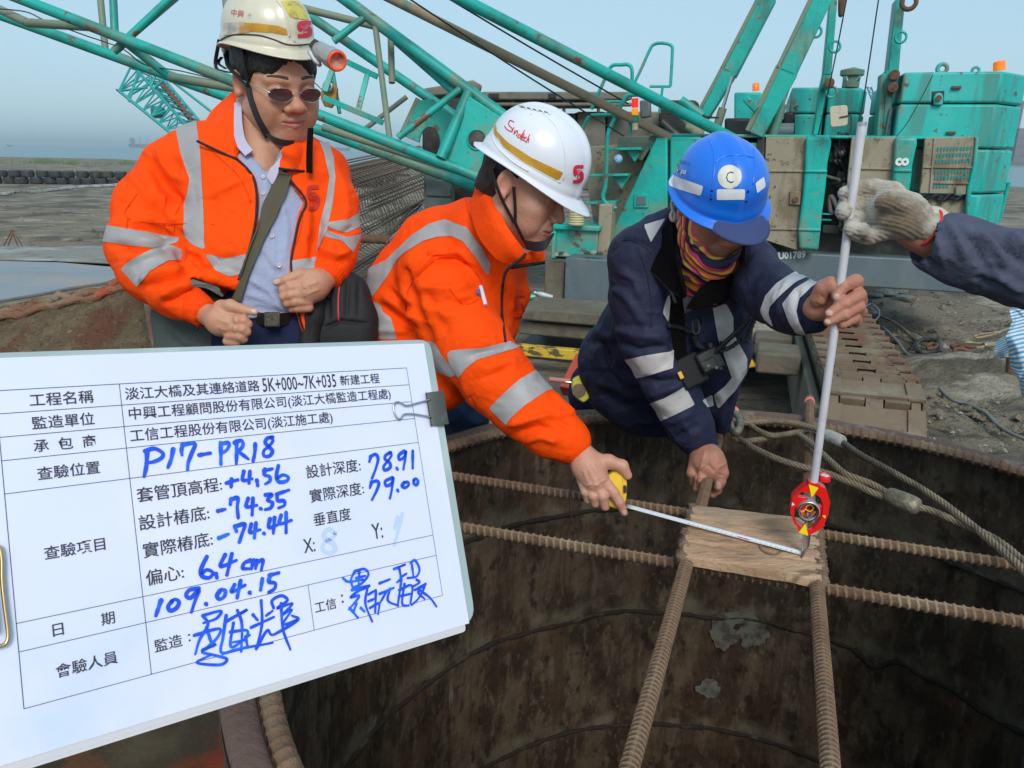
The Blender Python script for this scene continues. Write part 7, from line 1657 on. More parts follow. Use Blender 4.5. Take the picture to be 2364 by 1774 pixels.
for pl in ([(968,290,1.86),(940,480,1.9),(1000,520,1.86),(1060,530,1.83)],[(985,420,1.88),(960,460,1.9),(1010,500,1.87)]):
 q = MB(); q.tube(smooth_path([P(*a1(x,y),d) for x,y,d in pl],5),.005,8,flat=.4); obj('nape_strap',q,M['black'],hmA,smooth=60)
q = MB(); q.tube(smooth_path([P(*a1(x,y),1.84) for x,y in [(1010,360),(1030,400),(1050,440)]],4),.012,8,flat=.5); obj('strap_slider',q,M['black'],hmA,smooth=60)
# headlamp
lampA = thing('headlamp','silver grey headlamp with orange ringed lens clipped to the cream hard hat','headlamp',P(760,130,1.62))
la,lb = P(737,116,1.665),P(778,141,1.60); ld = nrm(lb - la); ll = np.linalg.norm(lb - la)
q = MB(); q.lathe(la,ld,[(.001,0),(.016,0),(.019,.006),(.0195,ll * .45),(.0185,ll * .5),(.0215,ll * .62),(.022,ll)],26); obj('lamp_body',q,M['silver'],lampA,smooth=40)
q = MB(); q.ring(la + ld * (ll + .001),ld,.0180,.0036,30,10); obj('lens_ring',q,mat('orange_lens_ring',(.9,.12,.03),.35),lampA,smooth=60)
q = MB(); q.lathe(la + ld * (ll - .004),ld,[(.001,-.002),(.008,0),(.017,.004)],26); obj('lens',q,mat('salmon_reflector',(.75,.30,.22),.12,.4),lampA,smooth=60)
q = MB(); q.box(P(729,108,1.672),(.030,.022,.036),ld,nrm(np.cross(ld,CF)),CF); obj('mount',q,M['black'],lampA,bevel=.004); q = MB(); q.poly([P(x,y,1.655) for x,y in [(707,118),(716,112),(738,138),(742,148),(734,152),(722,142)]],.012,CF); obj('clip_bracket',q,M['silver'],lampA,bevel=.003)
# satchel and strap
sat = thing('satchel','dark green canvas satchel with olive strap worn across the pale blue shirt','bag',P(470,760,1.80))
surfS = Surf([(jV,jQ),(shV,shQ),cl2])
drape_ribbon('strap',surfS,[(646,389),(637,400),(610,470),(592,520),(570,590),(539,690)],[(679,393),(673,405),(656,463),(621,536),(586,615),(561,695)],M['strap'],sat,.012,.003,40,5,1.72,12)
M['canvas'] = mat('dark_green_canvas',(.055,.07,.062),.8,bump=[(30,.6,None,.01),(500,.3)])
vb = vol_for([[(425,740,1.86,70),(470,840,1.86,80)]],.006,.04); vb.cap(P(405,730,1.86),P(490,745,1.84),.05,.05,.03,flat=(CF,.7)); vb.cap(P(410,860,1.86),P(500,860,1.84),.06,.06,.06,flat=(CF,.7)); vb.cap(P(450,740,1.86),P(455,860,1.86),.07,.07,.05,flat=(CF,.7)); garment('bag_body',vb,M['canvas'],sat,[([(390,750),(430,790),(480,800)],8,.006)],6.,.004)
q = MB(); q.ring(P(452,757,1.765),CF,.006,.002,16,6); obj('eyelet',q,M['darkmetal'],sat,smooth=60)
# camera bag
PB = lambda x,y,d: P(x,y,d - .12)
cbg = thing('camera_bag','black padded camera bag with red piping between the two orange jackets','bag',P(790,710,1.95))
M['bagcloth'] = mat('black_ballistic_cloth',(.008,.008,.010),.75,var=[((.016,.016,.021),5,.5,.7,.7)],bump=[(900,.3,None,.001),(20,.3)])
v = Vol(PB(790,710,1.98) - [.13,.13,.16],PB(790,710,1.98) + [.13,.13,.12],.004)
v.cap(PB(790,690,1.98),PB(786,760,1.98),S(62,1.98),S(70,1.98),.02,flat=(CF,.8)); v.cap(PB(750,745,1.97),PB(830,740,1.97),S(42,1.97),S(38,1.97),.03,flat=(CF,.9)); v.cap(PB(735,790,1.96),PB(830,790,1.97),S(30,1.97),S(30,1.97),.03)
bgV,bgQ,bgN,_ = garment('bag_body',v,M['bagcloth'],cbg,[([a2(1790,780),a2(1760,900),a2(1770,1060)],4,-.006),([a2(1730,1130),a2(1850,1080),a2(2050,1100)],4,-.006),([a2(1910,760),a2(1895,1060)],5,-.004),([a2(1990,750),a2(1985,1060)],5,-.003)],3.,.001)
sb = Surf([(bgV,bgQ)]); drape_tube('red_piping',sb,[a2(*p) for p in [(1858,790),(1842,850),(1835,950),(1838,1080)]],.0022,mat('red_piping',(.55,.03,.04),.5),cbg,.001); drape_tube('zip',sb,[a2(*p) for p in [(1900,745),(1820,790),(1765,850),(1735,960)]],.0028,M['zip'],cbg,.001); drape_tube('zip_pull',sb,[a2(1768,850),a2(1768,915)],.004,M['black'],cbg,.003)
vw = Vol(PB(724,740,1.93) - [.05,.06,.12],PB(724,740,1.93) + [.05,.06,.1],.004); vw.chain([PB(732,688,1.93),PB(720,730,1.92),PB(712,800,1.92)],[.022,.026,.026],.02); garment('side_pouch',vw,M['bagcloth'],cbg,[([(716,700),(708,800)],3,-.003)],1.,.001)
# ------------------------------------------------------------------ PERSON B : middle, white helmet, bending with the tape
B = thing('person','person in orange jacket and white helmet leaning over the casing holding the tape measure','person',[P(980,800,1.95)[0],P(980,800,1.95)[1],PZ])
b3 = z3
def b4(x,y): return (800 + x / 3.16,600 + y / 3.16)
sB = (.97,.99,1.0); RB = orient(70,23,0); dB = 1.68; cB = P(1212,428,dB)
hV,hQ = build_head(sB,earY=-.020,neck=((0,-.03,-.05),(0,-.040,-.10),.046,.036),sterno=False); hW = to_world(hV,RB,cB)
nv_ = vol_for([[(1150,450,1.72,60),(1090,560,1.78,70)]],.004); arm(nv_,[(1165,480,1.75,42),(1140,560,1.84,44)]); nV,nQ = nv_.mesh()
hb = [([(1338,1040,1.735,27),(1356,1075,1.725,34),(1372,1105,1.72,34)],.02),([(1372,1066,1.722,20),(1405,1066,1.715,16),(1436,1076,1.715,13.5),(1449,1098,1.72,10.5)],.008),
      ([(1390,1108,1.712,16),(1417,1138,1.705,12.5),(1430,1160,1.708,11),(1441,1184,1.715,8.5)],.004),([(1376,1120,1.712,15),(1392,1146,1.705,12.5),(1397,1170,1.715,10.5)],.004),([(1360,1120,1.716,14),(1370,1145,1.71,12),(1374,1163,1.72,10)],.004),([(1344,1110,1.722,13),(1352,1136,1.716,11),(1357,1154,1.725,9.5)],.004)]
HB_ = hand_mesh(hb)
hN_ = vnormals(*HB_); kd = folds(HB_[0],hN_,[([(1372,1112),(1358,1080)],4,.0012),([(1388,1110),(1370,1075)],4,.0012),([(1356,1112),(1346,1085)],4,.001),([(1392,1106),(1396,1112)],7,.0025),([(1376,1117),(1378,1122)],6,.002),([(1360,1117),(1362,1121)],6,.002),([(1405,1120),(1412,1128)],2.5,-.001)]); HB_ = (HB_[0] + hN_ * kd[:,None],HB_[1])
bV,bQ = join([(hW,hQ),(nV,nQ),HB_] + limbs([(1335,1036,1.74,27),(1268,985,1.75,36),(1150,880,1.78,42),(1040,720,1.84,46),(1060,610,1.88,34),(1150,560,1.98,20)],[(1060,640,1.95,40),(950,780,2.0,60)])); obj('body',skin_tint(mesh_np('body',bV,bQ),(.57,.29,.20),[(hW,hQ,hV / np.array(sB)),(nV,nQ,None),HB_ + (None,)],1),M['skinB'],B)
hN = vnormals(hW,hQ); head_patches(hV,hQ,hW,hN,B,sB); nail(*HB_,vnormals(*HB_),1441,1183,6,B,1.0)
hrV,hrQ = hair_vol(sB,hairline=.07,low=-.038,side=.010,thick=.003); hrW = to_world(hrV,RB,cB); obj('hair',mesh_np('hair',hrW,hrQ),M['hair'],B)
armB = [(1000,630,1.84,84),(1040,720,1.82,88),(1088,800,1.79,86),(1150,880,1.77,80),(1215,945,1.755,70),(1268,990,1.745,62),(1310,1018,1.74,52)]
bk = [(1085,530,1.86,70),(1010,580,1.92,85),(950,665,1.96,92),(930,740,1.97,80),(950,850,1.98,85)]
ft = [(1120,560,1.84,72),(1105,650,1.88,80),(1085,760,1.90,85),(1010,860,1.93,90)]
fp = [(1185,600,1.90,30),(1185,680,1.93,32),(1165,760,1.94,30)]
v = vol_for([armB,bk,ft,fp],.0055,.04)
arm(v,bk,.05); arm(v,ft,.05); arm(v,fp,.03); arm(v,[(1140,480,1.78,48),(1110,560,1.82,60)],.04)
arm(v,[(868,700,1.97,26),(850,765,1.97,22),(900,790,1.97,30)],.03); arm(v,armB,.022)
v.chain([P(938,640,1.78),P(955,720,1.76),P(990,790,1.75)],[.010,.010,.010],.03,'s'); v.chain([P(950,620,1.79),P(1000,590,1.77),P(1070,600,1.76),P(1115,650,1.77)],[.004,.005,.005,.004],.018,'s')
v.cap(P(1180,500,1.70),P(1160,560,1.74),.05,.045,.01,'s')
strB = [([b3(460,1440),b3(620,1290),b3(800,1250),b3(930,1330)],5,-.007),([b3(480,1420),b3(640,1230),b3(830,1210),b3(960,1330)],9,.007),([b3(420,1560),b3(470,1640)],7,-.008),([b3(520,1480),b3(700,1480),b3(900,1450)],9,.005),([b3(560,1560),b3(760,1600),b3(950,1540)],8,-.004),
  ([b4(700,290),b4(830,310),b4(940,290)],4,-.006),([b4(520,180),b4(650,220),b4(800,240)],10,.006),([b4(560,330),b4(700,400),b4(860,420)],12,.005),([b4(900,700),b4(1060,660),b4(1200,640)],10,-.007),([b4(960,800),b4(1120,780),b4(1250,730)],11,.007),([b4(1080,840),b4(1200,760)],8,-.005),
  ([b4(1180,1200),b4(1350,1160),b4(1500,1130)],8,.008),([b4(1240,1270),b4(1400,1220),b4(1520,1240)],8,-.008),([b4(1300,1330),b4(1420,1290),b4(1540,1330)],7,.006),([b4(1520,960),b4(1600,1040),b4(1660,1140)],9,.006),([b4(1480,1180),b4(1560,1180),b4(1640,1240)],7,-.007),([b4(1550,1120),b4(1640,1130)],6,.006),
  ([b3(880,820),b3(900,950),b3(880,1030)],6,-.004),([b3(960,830),b3(970,950),b3(1050,1060)],7,.004),([b4(270,250),b4(400,350),b4(560,470)],12,.009),([b4(250,330),b4(380,430),b4(520,520)],9,-.009),([b4(330,180),b4(420,250),b4(470,330)],10,.006),([b4(150,520),b4(300,510),b4(500,530)],8,.006),([b3(1180,1400),b3(1220,1550),b3(1200,1650)],8,.004),([b4(560,140),b4(620,330),b4(760,560)],12,-.004)]
jV,jQ,jN,_ = garment('jacket',v,M['orange'],B,strB,seed=12.,amp=.0045,sc=8)
T3,T4 = b3,b4
for poly,T,dm in [([(720,970),(880,1030),(980,1170),(1050,1300),(1032,1392),(960,1270),(850,1130),(770,1092),(660,1100),(560,1130),(430,1210),(375,1262),(300,1385),(195,1530),(150,1500),(160,1330),(290,1268),(370,1190),(480,1085),(600,1005)],b3,2.05),
  ([(195,300),(250,330),(262,380),(322,425),(345,500),(372,580),(235,580),(240,520),(200,430)],b4,2.1),([(735,690),(760,662),(1000,640),(1190,595),(1260,640),(1130,682),(950,732),(865,800),(820,860),(760,790)],b4,1.93),
  ([(1040,1085),(1120,1000),(1250,880),(1378,805),(1530,935),(1450,962),(1300,1062),(1200,1155),(1168,1205)],b4,1.9),([(600,590),(650,610),(700,700),(805,835),(760,855),(640,810),(560,700)],b4,2.0)]:
 poly = [T(*p) for p in poly]; f = px_field(jV,jN,poly,dmax=dm,front=False); vv = CAM - jV; vv /= np.linalg.norm(vv,axis=1)[:,None]; f = np.minimum(f,((jN * vv).sum(1) + .5) * 40); patch_obj('reflective_tape',jV,jQ,f,.0016,M['tape'],B,jN)
cuff(B,M['orange2'],(1296,1010,1.742),(1336,1038,1.735),48,38,n=30,amp=.07)
ppatch('jacket_collar',[[(1098,432,1.74),(1086,480,1.72),(1104,545,1.68),(1146,598,1.66),(1188,614,1.66)],[(1114,420,1.70),(1118,466,1.67),(1142,525,1.64),(1176,575,1.63),(1204,604,1.645)],[(1132,422,1.69),(1144,466,1.655),(1168,518,1.63),(1194,556,1.625),(1214,584,1.64)]],.007,M['orange'],B,5,.003)
ppatch('jacket_collar',[[(1208,586,1.64),(1232,582,1.66),(1258,576,1.70)],[(1196,602,1.645),(1226,598,1.665),(1258,592,1.70)],[(1180,614,1.655),(1220,608,1.67),(1256,603,1.70)]],.006,M['orange'],B,5,.002)
q = MB(); q.tube(smooth_path([P(x,y,1.638 + .0006 * max(0,y - 605)) for x,y in [(1214,586),(1200,600),(1178,616),(1166,632),(1160,660)]],6),.0034,6); obj('zip',q,M['zip'],B,smooth=180); q = MB(); q.tube(smooth_path([P(x,y,1.655 + .0006 * (x - 1180)) for x,y in [(1180,618),(1210,613),(1256,606)]],6),.0045,6); obj('zip',q,M['zip'],B,smooth=180)
sjB = Surf([(jV,jQ)]); drape_tube('zip',sjB,[(1166,628),(1160,660),(1158,720),(1166,790)],.0035,M['zip'],B,.001)
logo(sjB,lambda u,v_: (1185 + 26 * u - 2 * v_ + 0,680 + 58 * v_),5,.003,M['darkredink'],B)
pk_ = P(1078,928,2.42); jv2 = Vol(np.minimum(P(900,880,2.3),pk_) - [.2,.2,1.0],np.maximum(P(900,880,2.3),pk_) + [.2,.3,.15],.01)
arm(jv2,[(900,860,2.25,72),(1030,905,2.35,66),(1072,926,2.42,60)],.04); jv2.chain([pk_,pk_ + [-.02,.10,-.30],[pk_[0] - .02,pk_[1] + .2,PZ + .08]],[.075,.06,.05],.03); jv2.chain([P(900,880,2.3),P(900,880,2.3) + [-.05,.1,-.3],[P(900,880,2.3)[0] - .05,P(900,880,2.3)[1] + .15,PZ + .08]],[.08,.06,.05],.03)
garment('jeans',jv2,M['jeans'],B,[([(1030,920),(1070,960),(1110,980)],8,.006),([(1040,890),(1090,920)],8,-.005)],8.,.004)
for pl in ([b3(430,1640),b3(440,1520),b3(500,1400),b3(640,1270),b3(760,1240),b3(880,1290),b3(970,1400),b3(1000,1500)],[b4(745,210),b4(860,330),b4(960,290)],[b3(870,830),b3(905,960),b3(1000,1060)],[b4(450,330),b4(500,470),b4(560,560)]):
 drape_tube('stitched_seam',sjB,pl,.0014,M['seamo'],B,.0004)
pn = thing('pen','white pen clipped in the sleeve pocket of the middle person','pen',P(1110,690,1.75)); ps0,_n = sjB.hit(1106,664,.006); ps1,_n = sjB.hit(1117,708,.006); q = MB(); q.tube([ps0,ps1],.0048,10); obj('barrel',q,M['whitesticker'],pn); q = MB(); q.tube([sjB.hit(1102,672,.004)[0],sjB.hit(1100,682,.004)[0]],.0045,8); obj('clip',q,mat('blue_clip',(.1,.12,.4),.4),pn)
# helmet B
hmB = thing('hard_hat','clean white hard hat with ochre band and red lettering worn by the middle person','hard hat',cB)
RhB = orient(70,30,0); hcB = P(1214,414,dB)
gV,gQ = helmet_grid(W_=.098,L_=.116,H_=.104,brim=lambda t: .005 + .034 * max(0,math.cos(t)) ** 2.2 + .012 * max(0,-math.cos(t)) ** 2,z0=.052,drop=.030,brimz=lambda th: -.010 * np.maximum(0,-np.cos(th)) ** 2 + .004)
so,gW = hatobj(gV,gQ,RhB,hcB,M['plas_white'],hmB); gN = vnormals(gW,gQ); gN = gN * np.sign(((gW - hcB) * gN).sum(1).mean()); sfB = Surf([(gW,gQ)])
patch_obj('reflective_band',gW,gQ,px_field(gW,gN,[b3(*p) for p in [(1085,262),(1100,330),(1180,410),(1350,520),(1580,628),(1545,690),(1300,560),(1140,440),(1080,350),(1070,290)]]),.0010,M['ochre'],hmB,gN)
drape_tube('moulded_ridge',sfB,[b3(*p) for p in [(1440,205),(1510,270),(1560,360),(1590,480),(1595,600),(1580,680)]],.0018,M['plas_white'],hmB,.0); drape_tube('moulded_ridge',sfB,[b3(*p) for p in [(1075,300),(1150,450),(1350,590),(1560,705)]],.0016,M['plas_white'],hmB,.0); drape_tube('moulded_ridge',sfB,[b3(*p) for p in [(1060,350),(1090,430),(1200,540),(1330,620)]],.0018,M['plas_white'],hmB,.0)
for k in range(5): drape_tube('vent_slot',sfB,[b3(1272 + 40 * k,150 + 8 * k),b3(1315 + 42 * k,158 + 10 * k)],.0022,M['greypaint'],hmB,-.0004); drape_tube('vent_hood',sfB,[b3(1262 + 40 * k,142 + 8 * k),b3(1300 + 42 * k,150 + 10 * k),b3(1312 + 42 * k,168 + 10 * k)],.0022,M['plas_white'],hmB,.001)
logo(sfB,lambda u,v_: b3(1650 + 72 * u + 4 * (1 - v_),575 + 128 * v_),8,.0014,M['redink'],hmB)
SN_ = [[(1225,262),(1195,250),(1185,280),(1210,310),(1205,330),(1170,312),(1155,290)],[(1222,300),(1208,335)],[(1232,318),(1222,350)],[(1222,350),(1245,325),(1250,335),(1240,362)],[(1262,350),(1250,368),(1262,375),(1275,358),(1262,350)],[(1300,320),(1272,382),(1280,388)],[(1282,345),(1302,350)],[(1278,378),(1298,370),(1290,360),(1278,378),(1285,392),(1298,388)],[(1318,372),(1300,378),(1298,398),(1310,400)],[(1338,352),(1310,412)],[(1314,400),(1332,382),(1326,412)]]
drape_strokes('handwritten_name',sfB,SN_,2.0,.0014,mat('red_pen_ink',(.65,.02,.03),.5),hmB,lambda x,y: b3(x,y))
hS = Surf([(hW,hQ),(hrW,hrQ)])
straps(hmB,hS,[[b3(*p) for p in [(1075,600),(1100,720),(1150,850),(1225,990)]],[b3(*p) for p in [(1225,730),(1235,850),(1235,990)]],[b3(*p) for p in [(1235,990),(1270,1060),(1310,1140)]]],w_=.012)
for pl in ([(1060,520,1.70),(1040,600,1.71),(1035,700,1.70),(1075,760,1.68)],[(1050,540,1.72),(1025,640,1.73),(1020,720,1.72)]):
 q = MB(); q.tube(smooth_path([P(*b3(x,y),d) for x,y,d in pl],5),.007,8,flat=.5); obj('nape_strap',q,M['webbing'],hmB,smooth=60)
ppatch('chin_cup',[[(b3(1290,1125) + (1.652,)),(b3(1370,1135) + (1.625,)),(b3(1450,1120) + (1.615,)),(b3(1520,1070) + (1.62,))],[(b3(1310,1190) + (1.652,)),(b3(1380,1205) + (1.63,)),(b3(1450,1190) + (1.62,)),(b3(1500,1110) + (1.62,))]],.006,M['black'],hmB,5,.004)
# ------------------------------------------------------------------ PERSON C : blue helmet, navy jacket
C_ = thing('person','person in navy jacket, blue helmet and colourful neck gaiter steadying the pole and a rebar','person',[P(1500,850,2.35)[0],P(1500,850,2.35)[1] + .1,PZ])
c5 = z5
def c6(x,y): return (1300 + x / 3.16,650 + y / 3.16)
sC = (.96,.96,.96); RC_ = orient(13,33,2); dC = 1.66; cC = P(1660,468,dC)
hV,hQ = build_head(sC,mouth=False,neck=((0,-.035,-.06),(0,-.075,-.17),.056,.060)); hW = to_world(hV,RC_,cC)
d_r = proj(onz(1637,1095,ZU))[2]; d_p = 1.385
h1 = [([(1622,1040,d_r,27),(1632,1062,d_r - .015,36),(1640,1078,d_r - .02,34)],.02),([(1625,1080,d_r - .03,16),(1618,1105,d_r - .035,14.5),(1612,1128,d_r - .02,11.5),(1618,1136,d_r - .005,9)],.004),([(1605,1070,d_r - .015,15),(1598,1092,d_r - .015,13),(1602,1114,d_r,10)],.004),
      ([(1660,1070,d_r - .025,17),(1667,1092,d_r - .032,14.5),(1662,1112,d_r - .03,12.5),(1658,1124,d_r - .028,11)],.006),([(1660,1110,d_r + .0,12),(1655,1132,d_r + .01,11),(1645,1142,d_r + .01,9)],.004)]
h2 = [([(1882,712,1.43,28),(1915,700,1.425,36),(1955,700,1.42,40)],.02),([(1890,690,1.40,20),(1900,665,1.385,17),(1918,655,1.375,14.5),(1930,672,1.37,12)],.008),
      ([(1975,672,1.405,17),(1975,650,1.38,16.5),(1948,660,1.362,14.5),(1932,684,1.362,12.5)],.004),([(1985,695,1.40,17),(1983,682,1.378,16),(1950,700,1.358,14.5),(1916,724,1.362,12)],.004),([(1985,720,1.40,16),(1980,708,1.38,15),(1950,726,1.360,13.5),(1912,744,1.366,10.5)],.004),([(1975,742,1.405,15),(1970,735,1.385,13.5),(1945,748,1.372,12)],.004)]
H1 = hand_mesh(h1); H2 = hand_mesh(h2)
n1_ = vnormals(*H1); H1 = (H1[0] + n1_ * folds(H1[0],n1_,[([(1628,1040),(1618,1080)],4,.0016),([(1642,1042),(1640,1082)],4,.0015),([(1650,1040),(1664,1074)],4,.0016),([(1615,1080),(1619,1084)],8,.003),([(1664,1072),(1668,1078)],8,.003),([(1608,1085),(1606,1135)],3,-.003),([(1635,1072),(1650,1090)],4,-.002),([(1612,1106),(1624,1108)],2.5,-.0012),([(1656,1096),(1672,1098)],2.5,-.0012)])[:,None],H1[1])
n2 = vnormals(*H2); H2 = (H2[0] + n2 * folds(H2[0],n2,[([(1958,655),(1968,665)],3,-.0012),([(1955,690),(1962,702)],3,-.0012),([(1955,720),(1960,730)],3,-.001),([(1880,700),(1905,715)],4,-.0015),([(1895,680),(1905,695)],3,-.001)])[:,None],H2[1])
bV,bQ = join([(hW,hQ),H1,H2] + limbs([(1622,1040,d_r,26),(1592,980,1.95,32),(1500,780,1.90,38),(1480,640,1.88,42),(1600,570,1.86,44),(1645,530,1.78,44)],[(1882,712,1.44,27),(1830,700,1.55,34),(1775,660,1.67,38),(1720,600,1.8,42),(1645,540,1.80,44)],[(1620,560,1.88,50),(1560,800,2.1,70)])); obj('body',skin_tint(mesh_np('body',bV,bQ),(.47,.21,.14),[(hW,hQ,hV / np.array(sC)),H1 + (None,),H2 + (None,)],1),M['skinC'],C_)
nail(*H1,vnormals(*H1),1659,1120,8,C_,1.3); nail(*H2,vnormals(*H2),1931,686,8.5,C_,1.9); nail(*H2,vnormals(*H2),1915,723,8.5,C_,.3); nail(*H2,vnormals(*H2),1911,743,7,C_,.3)
# gaiter
v = Vol((-.11,-.15,-.22),(.11,.15,.06),.003); v.ell((0,.022,-.030),(.074,.074,.088),0); v.ell((0,.098,-.034),(.020,.020,.018),.03); v.cap((0,.06,-.10),(0,.0,-.14),.045,.06,.03); v.cap((0,-.01,-.05),(0,-.045,-.19),.068,.075,.03); v.cap((0,.05,-.12),(0,.01,-.20),.04,.055,.03); v.ell((0,-.012,.02),(.081,.09,.07),.02)
gX,gY,gZ = np.meshgrid(*v.ax,indexing='ij'); v.F = np.maximum(v.F,gZ - .03).astype(np.float32)
gV_,gQ_ = v.mesh();
# eye/nose window cut in head space
gw = to_world(gV_,RC_,cC); win = [c5(*p) for p in [(960,860),(1000,960),(1045,1030),(1090,1068),(1170,1088),(1250,1062),(1300,1010),(1345,985),(1360,850),(1100,800)]]
q_ = proj(gw); fwin = -poly_sd(q_[:,0],q_[:,1],win); Ng = vnormals(gw,gQ_); vv = CAM - gw; fwin = np.maximum(fwin,-((Ng * vv).sum(1)) * 200)
gn = fbm(gV_ * np.array([10,10,30]) + 3,2); gw = gw + Ng * (.003 * gn + .0025 * np.sin(gV_[:,2] * 190 + gV_[:,0] * 40 + 4 * gn) * (gV_[:,2] < -.05))[:,None]
Vn,Fn = clip_patch(gw,gQ_,fwin,0.0,Ng); me = bpy.data.meshes.new('neck_gaiter'); me.from_pydata(Vn,[],Fn); me.shade_smooth()
mg = bpy.data.materials.new('flame_print_gaiter'); mg.use_nodes = True; M['gaiter'] = mg; _N = mg.node_tree.nodes; _L = mg.node_tree.links; _b = _N['Principled BSDF']; _b.inputs['Roughness'].default_value = .7
tc = _N.new('ShaderNodeTexCoord'); mp = _N.new('ShaderNodeMapping'); mp.inputs['Rotation'].default_value = (.5,.5,.3); wv = _N.new('ShaderNodeTexNoise'); wv.inputs['Scale'].default_value = 9; wv.inputs['Detail'].default_value = 2.2; wv.inputs['Distortion'].default_value = .7
mp.inputs['Scale'].default_value = (2.4,1.4,.5); _L.new(tc.outputs['Object'],mp.inputs[0]); _L.new(mp.outputs[0],wv.inputs[0]); cr = _N.new('ShaderNodeValToRGB'); cr.color_ramp.interpolation = 'CONSTANT'; el = cr.color_ramp.elements
cols = [(0,(.04,.015,.06)),(.10,(.75,.05,.16)),(.20,(.95,.48,.04)),(.31,(.09,.03,.07)),(.40,(.9,.14,.07)),(.50,(.95,.32,.05)),(.60,(.10,.04,.09)),(.68,(.85,.08,.2)),(.79,(.85,.58,.07)),(.90,(.03,.02,.06))]
el[0].position = 0; el[0].color = (*cols[0][1],1); el[1].position = cols[1][0]; el[1].color = (*cols[1][1],1)
for p_,c_ in cols[2:]: e = el.new(p_); e.color = (*c_,1)
_d = _N.new('ShaderNodeVectorMath'); _d.operation = 'DISTANCE'; _d.inputs[1].default_value = tuple(cC + RC_ @ np.array([.03,.11,.03])); _L.new(tc.outputs['Object'],_d.inputs[0])
_ma = _N.new('ShaderNodeMath'); _ma.operation = 'MULTIPLY_ADD'; _ma.inputs[1].default_value = 11.0; _L.new(_d.outputs['Value'],_ma.inputs[0]); wv.inputs['Scale'].default_value = 7; wv.inputs['Detail'].default_value = 1.0; mp.inputs['Scale'].default_value = (1,1,.8)
_mb = _N.new('ShaderNodeMath'); _mb.operation = 'MULTIPLY_ADD'; _mb.inputs[1].default_value = 1.7; _mb.inputs[2].default_value = 0; _L.new(wv.outputs[0],_mb.inputs[0]); _L.new(_mb.outputs[0],_ma.inputs[2]); _fr = _N.new('ShaderNodeMath'); _fr.operation = 'FRACT'; _L.new(_ma.outputs[0],_fr.inputs[0]); _L.new(_fr.outputs[0],cr.inputs[0]); _L.new(cr.outputs[0],_b.inputs['Base Color'])
obj('neck_gaiter',me,mg,C_)
# jacket
aL = [(1475,600,1.86,72),(1485,690,1.88,74),(1500,780,1.89,68),(1545,880,1.92,60),(1592,980,1.945,50),(1608,1010,1.95,44)]
aR = [(1725,622,1.78,62),(1775,675,1.66,62),(1830,705,1.55,62),(1872,712,1.47,58)]
tC = [(1620,600,1.84,110),(1590,700,1.95,130),(1560,790,2.08,150),(1520,870,2.20,160)]
v = vol_for([aL,aR,tC,[(1450,900,2.3,120)]],.0058,.05)
torso_stack(v,tC,flat=(CF,.7)); v.chain([P(1640,560,1.80),P(1560,560,1.84),P(1480,590,1.86)],[.075,.072,.070],.04); v.chain([P(1640,560,1.80),P(1695,602,1.80),P(1728,622,1.78)],[.07,.060,.058],.04)
arm(v,[(1640,700,1.93,75),(1648,820,2.02,70),(1645,920,2.08,44),(1668,985,2.10,18)],.04); arm(v,[(1480,760,2.1,90),(1420,830,2.22,75),(1420,895,2.28,66)],.04); arm(v,[(1500,860,2.2,90),(1470,920,2.28,60)],.04)
arm(v,aL,.018); arm(v,aR,.025)
v.chain([P(1548,700,1.80),P(1556,790,1.84),P(1600,880,1.90)],[.010,.012,.012],.02,'s'); v.cap(P(1645,560,1.70),P(1650,640,1.80),.065,.05,.03,'s')
strC = [([c5(350,1060),c5(440,960),c5(560,980),c5(650,1030)],5,-.005),([c5(400,1180),c5(520,1250),c5(560,1400)],9,.006),([c5(360,1300),c5(480,1400),c5(600,1600)],9,.006),([c6(380,350),c6(560,400),c6(760,400)],10,.007),([c6(380,440),c6(560,500),c6(780,470)],8,-.008),([c6(300,600),c6(420,700),c6(600,760)],10,.004),([c6(560,700),c6(700,740),c6(840,720)],9,-.007),([c6(620,840),c6(740,800),c6(860,760)],8,.005),
  ([c6(700,1060),c6(800,1020),c6(960,960)],8,.005),([c6(800,1150),c6(900,1100),c6(1000,1040)],8,-.005),([c6(860,1010),c6(930,1120)],7,.004),([c6(180,420),c6(280,470),c6(330,620)],10,-.010),([c6(290,500),c6(330,650),c6(420,740)],6,-.012),([c6(220,720),c6(400,780),c6(540,860)],10,.006),([c6(230,330),c6(300,400),c6(380,420)],10,.007),([c6(250,800),c6(420,900),c6(560,900)],10,-.006),
  ([c5(1340,1180),c5(1420,1100),c5(1560,1060)],9,.006),([c5(1340,1260),c5(1450,1180),c5(1600,1140)],9,-.006),([c5(1380,1340),c5(1460,1280)],9,.005),([c5(1330,1010),c5(1420,980),c5(1500,1020)],8,.005),([c5(1600,1560),c5(1560,1400),c5(1660,1260)],8,.004),([c5(1720,1320),c5(1700,1450),c5(1760,1620)],6,-.004),([c6(950,300),c6(1000,420),c6(980,600)],9,.005),([c6(1120,760),c6(1160,900),c6(1130,1080)],8,.006),([c6(1200,560),c6(1260,700),c6(1200,860)],9,.005)]
jV,jQ,jN,_ = garment('jacket',v,M['navy'],C_,strC,seed=22.,amp=.0055,sc=8)
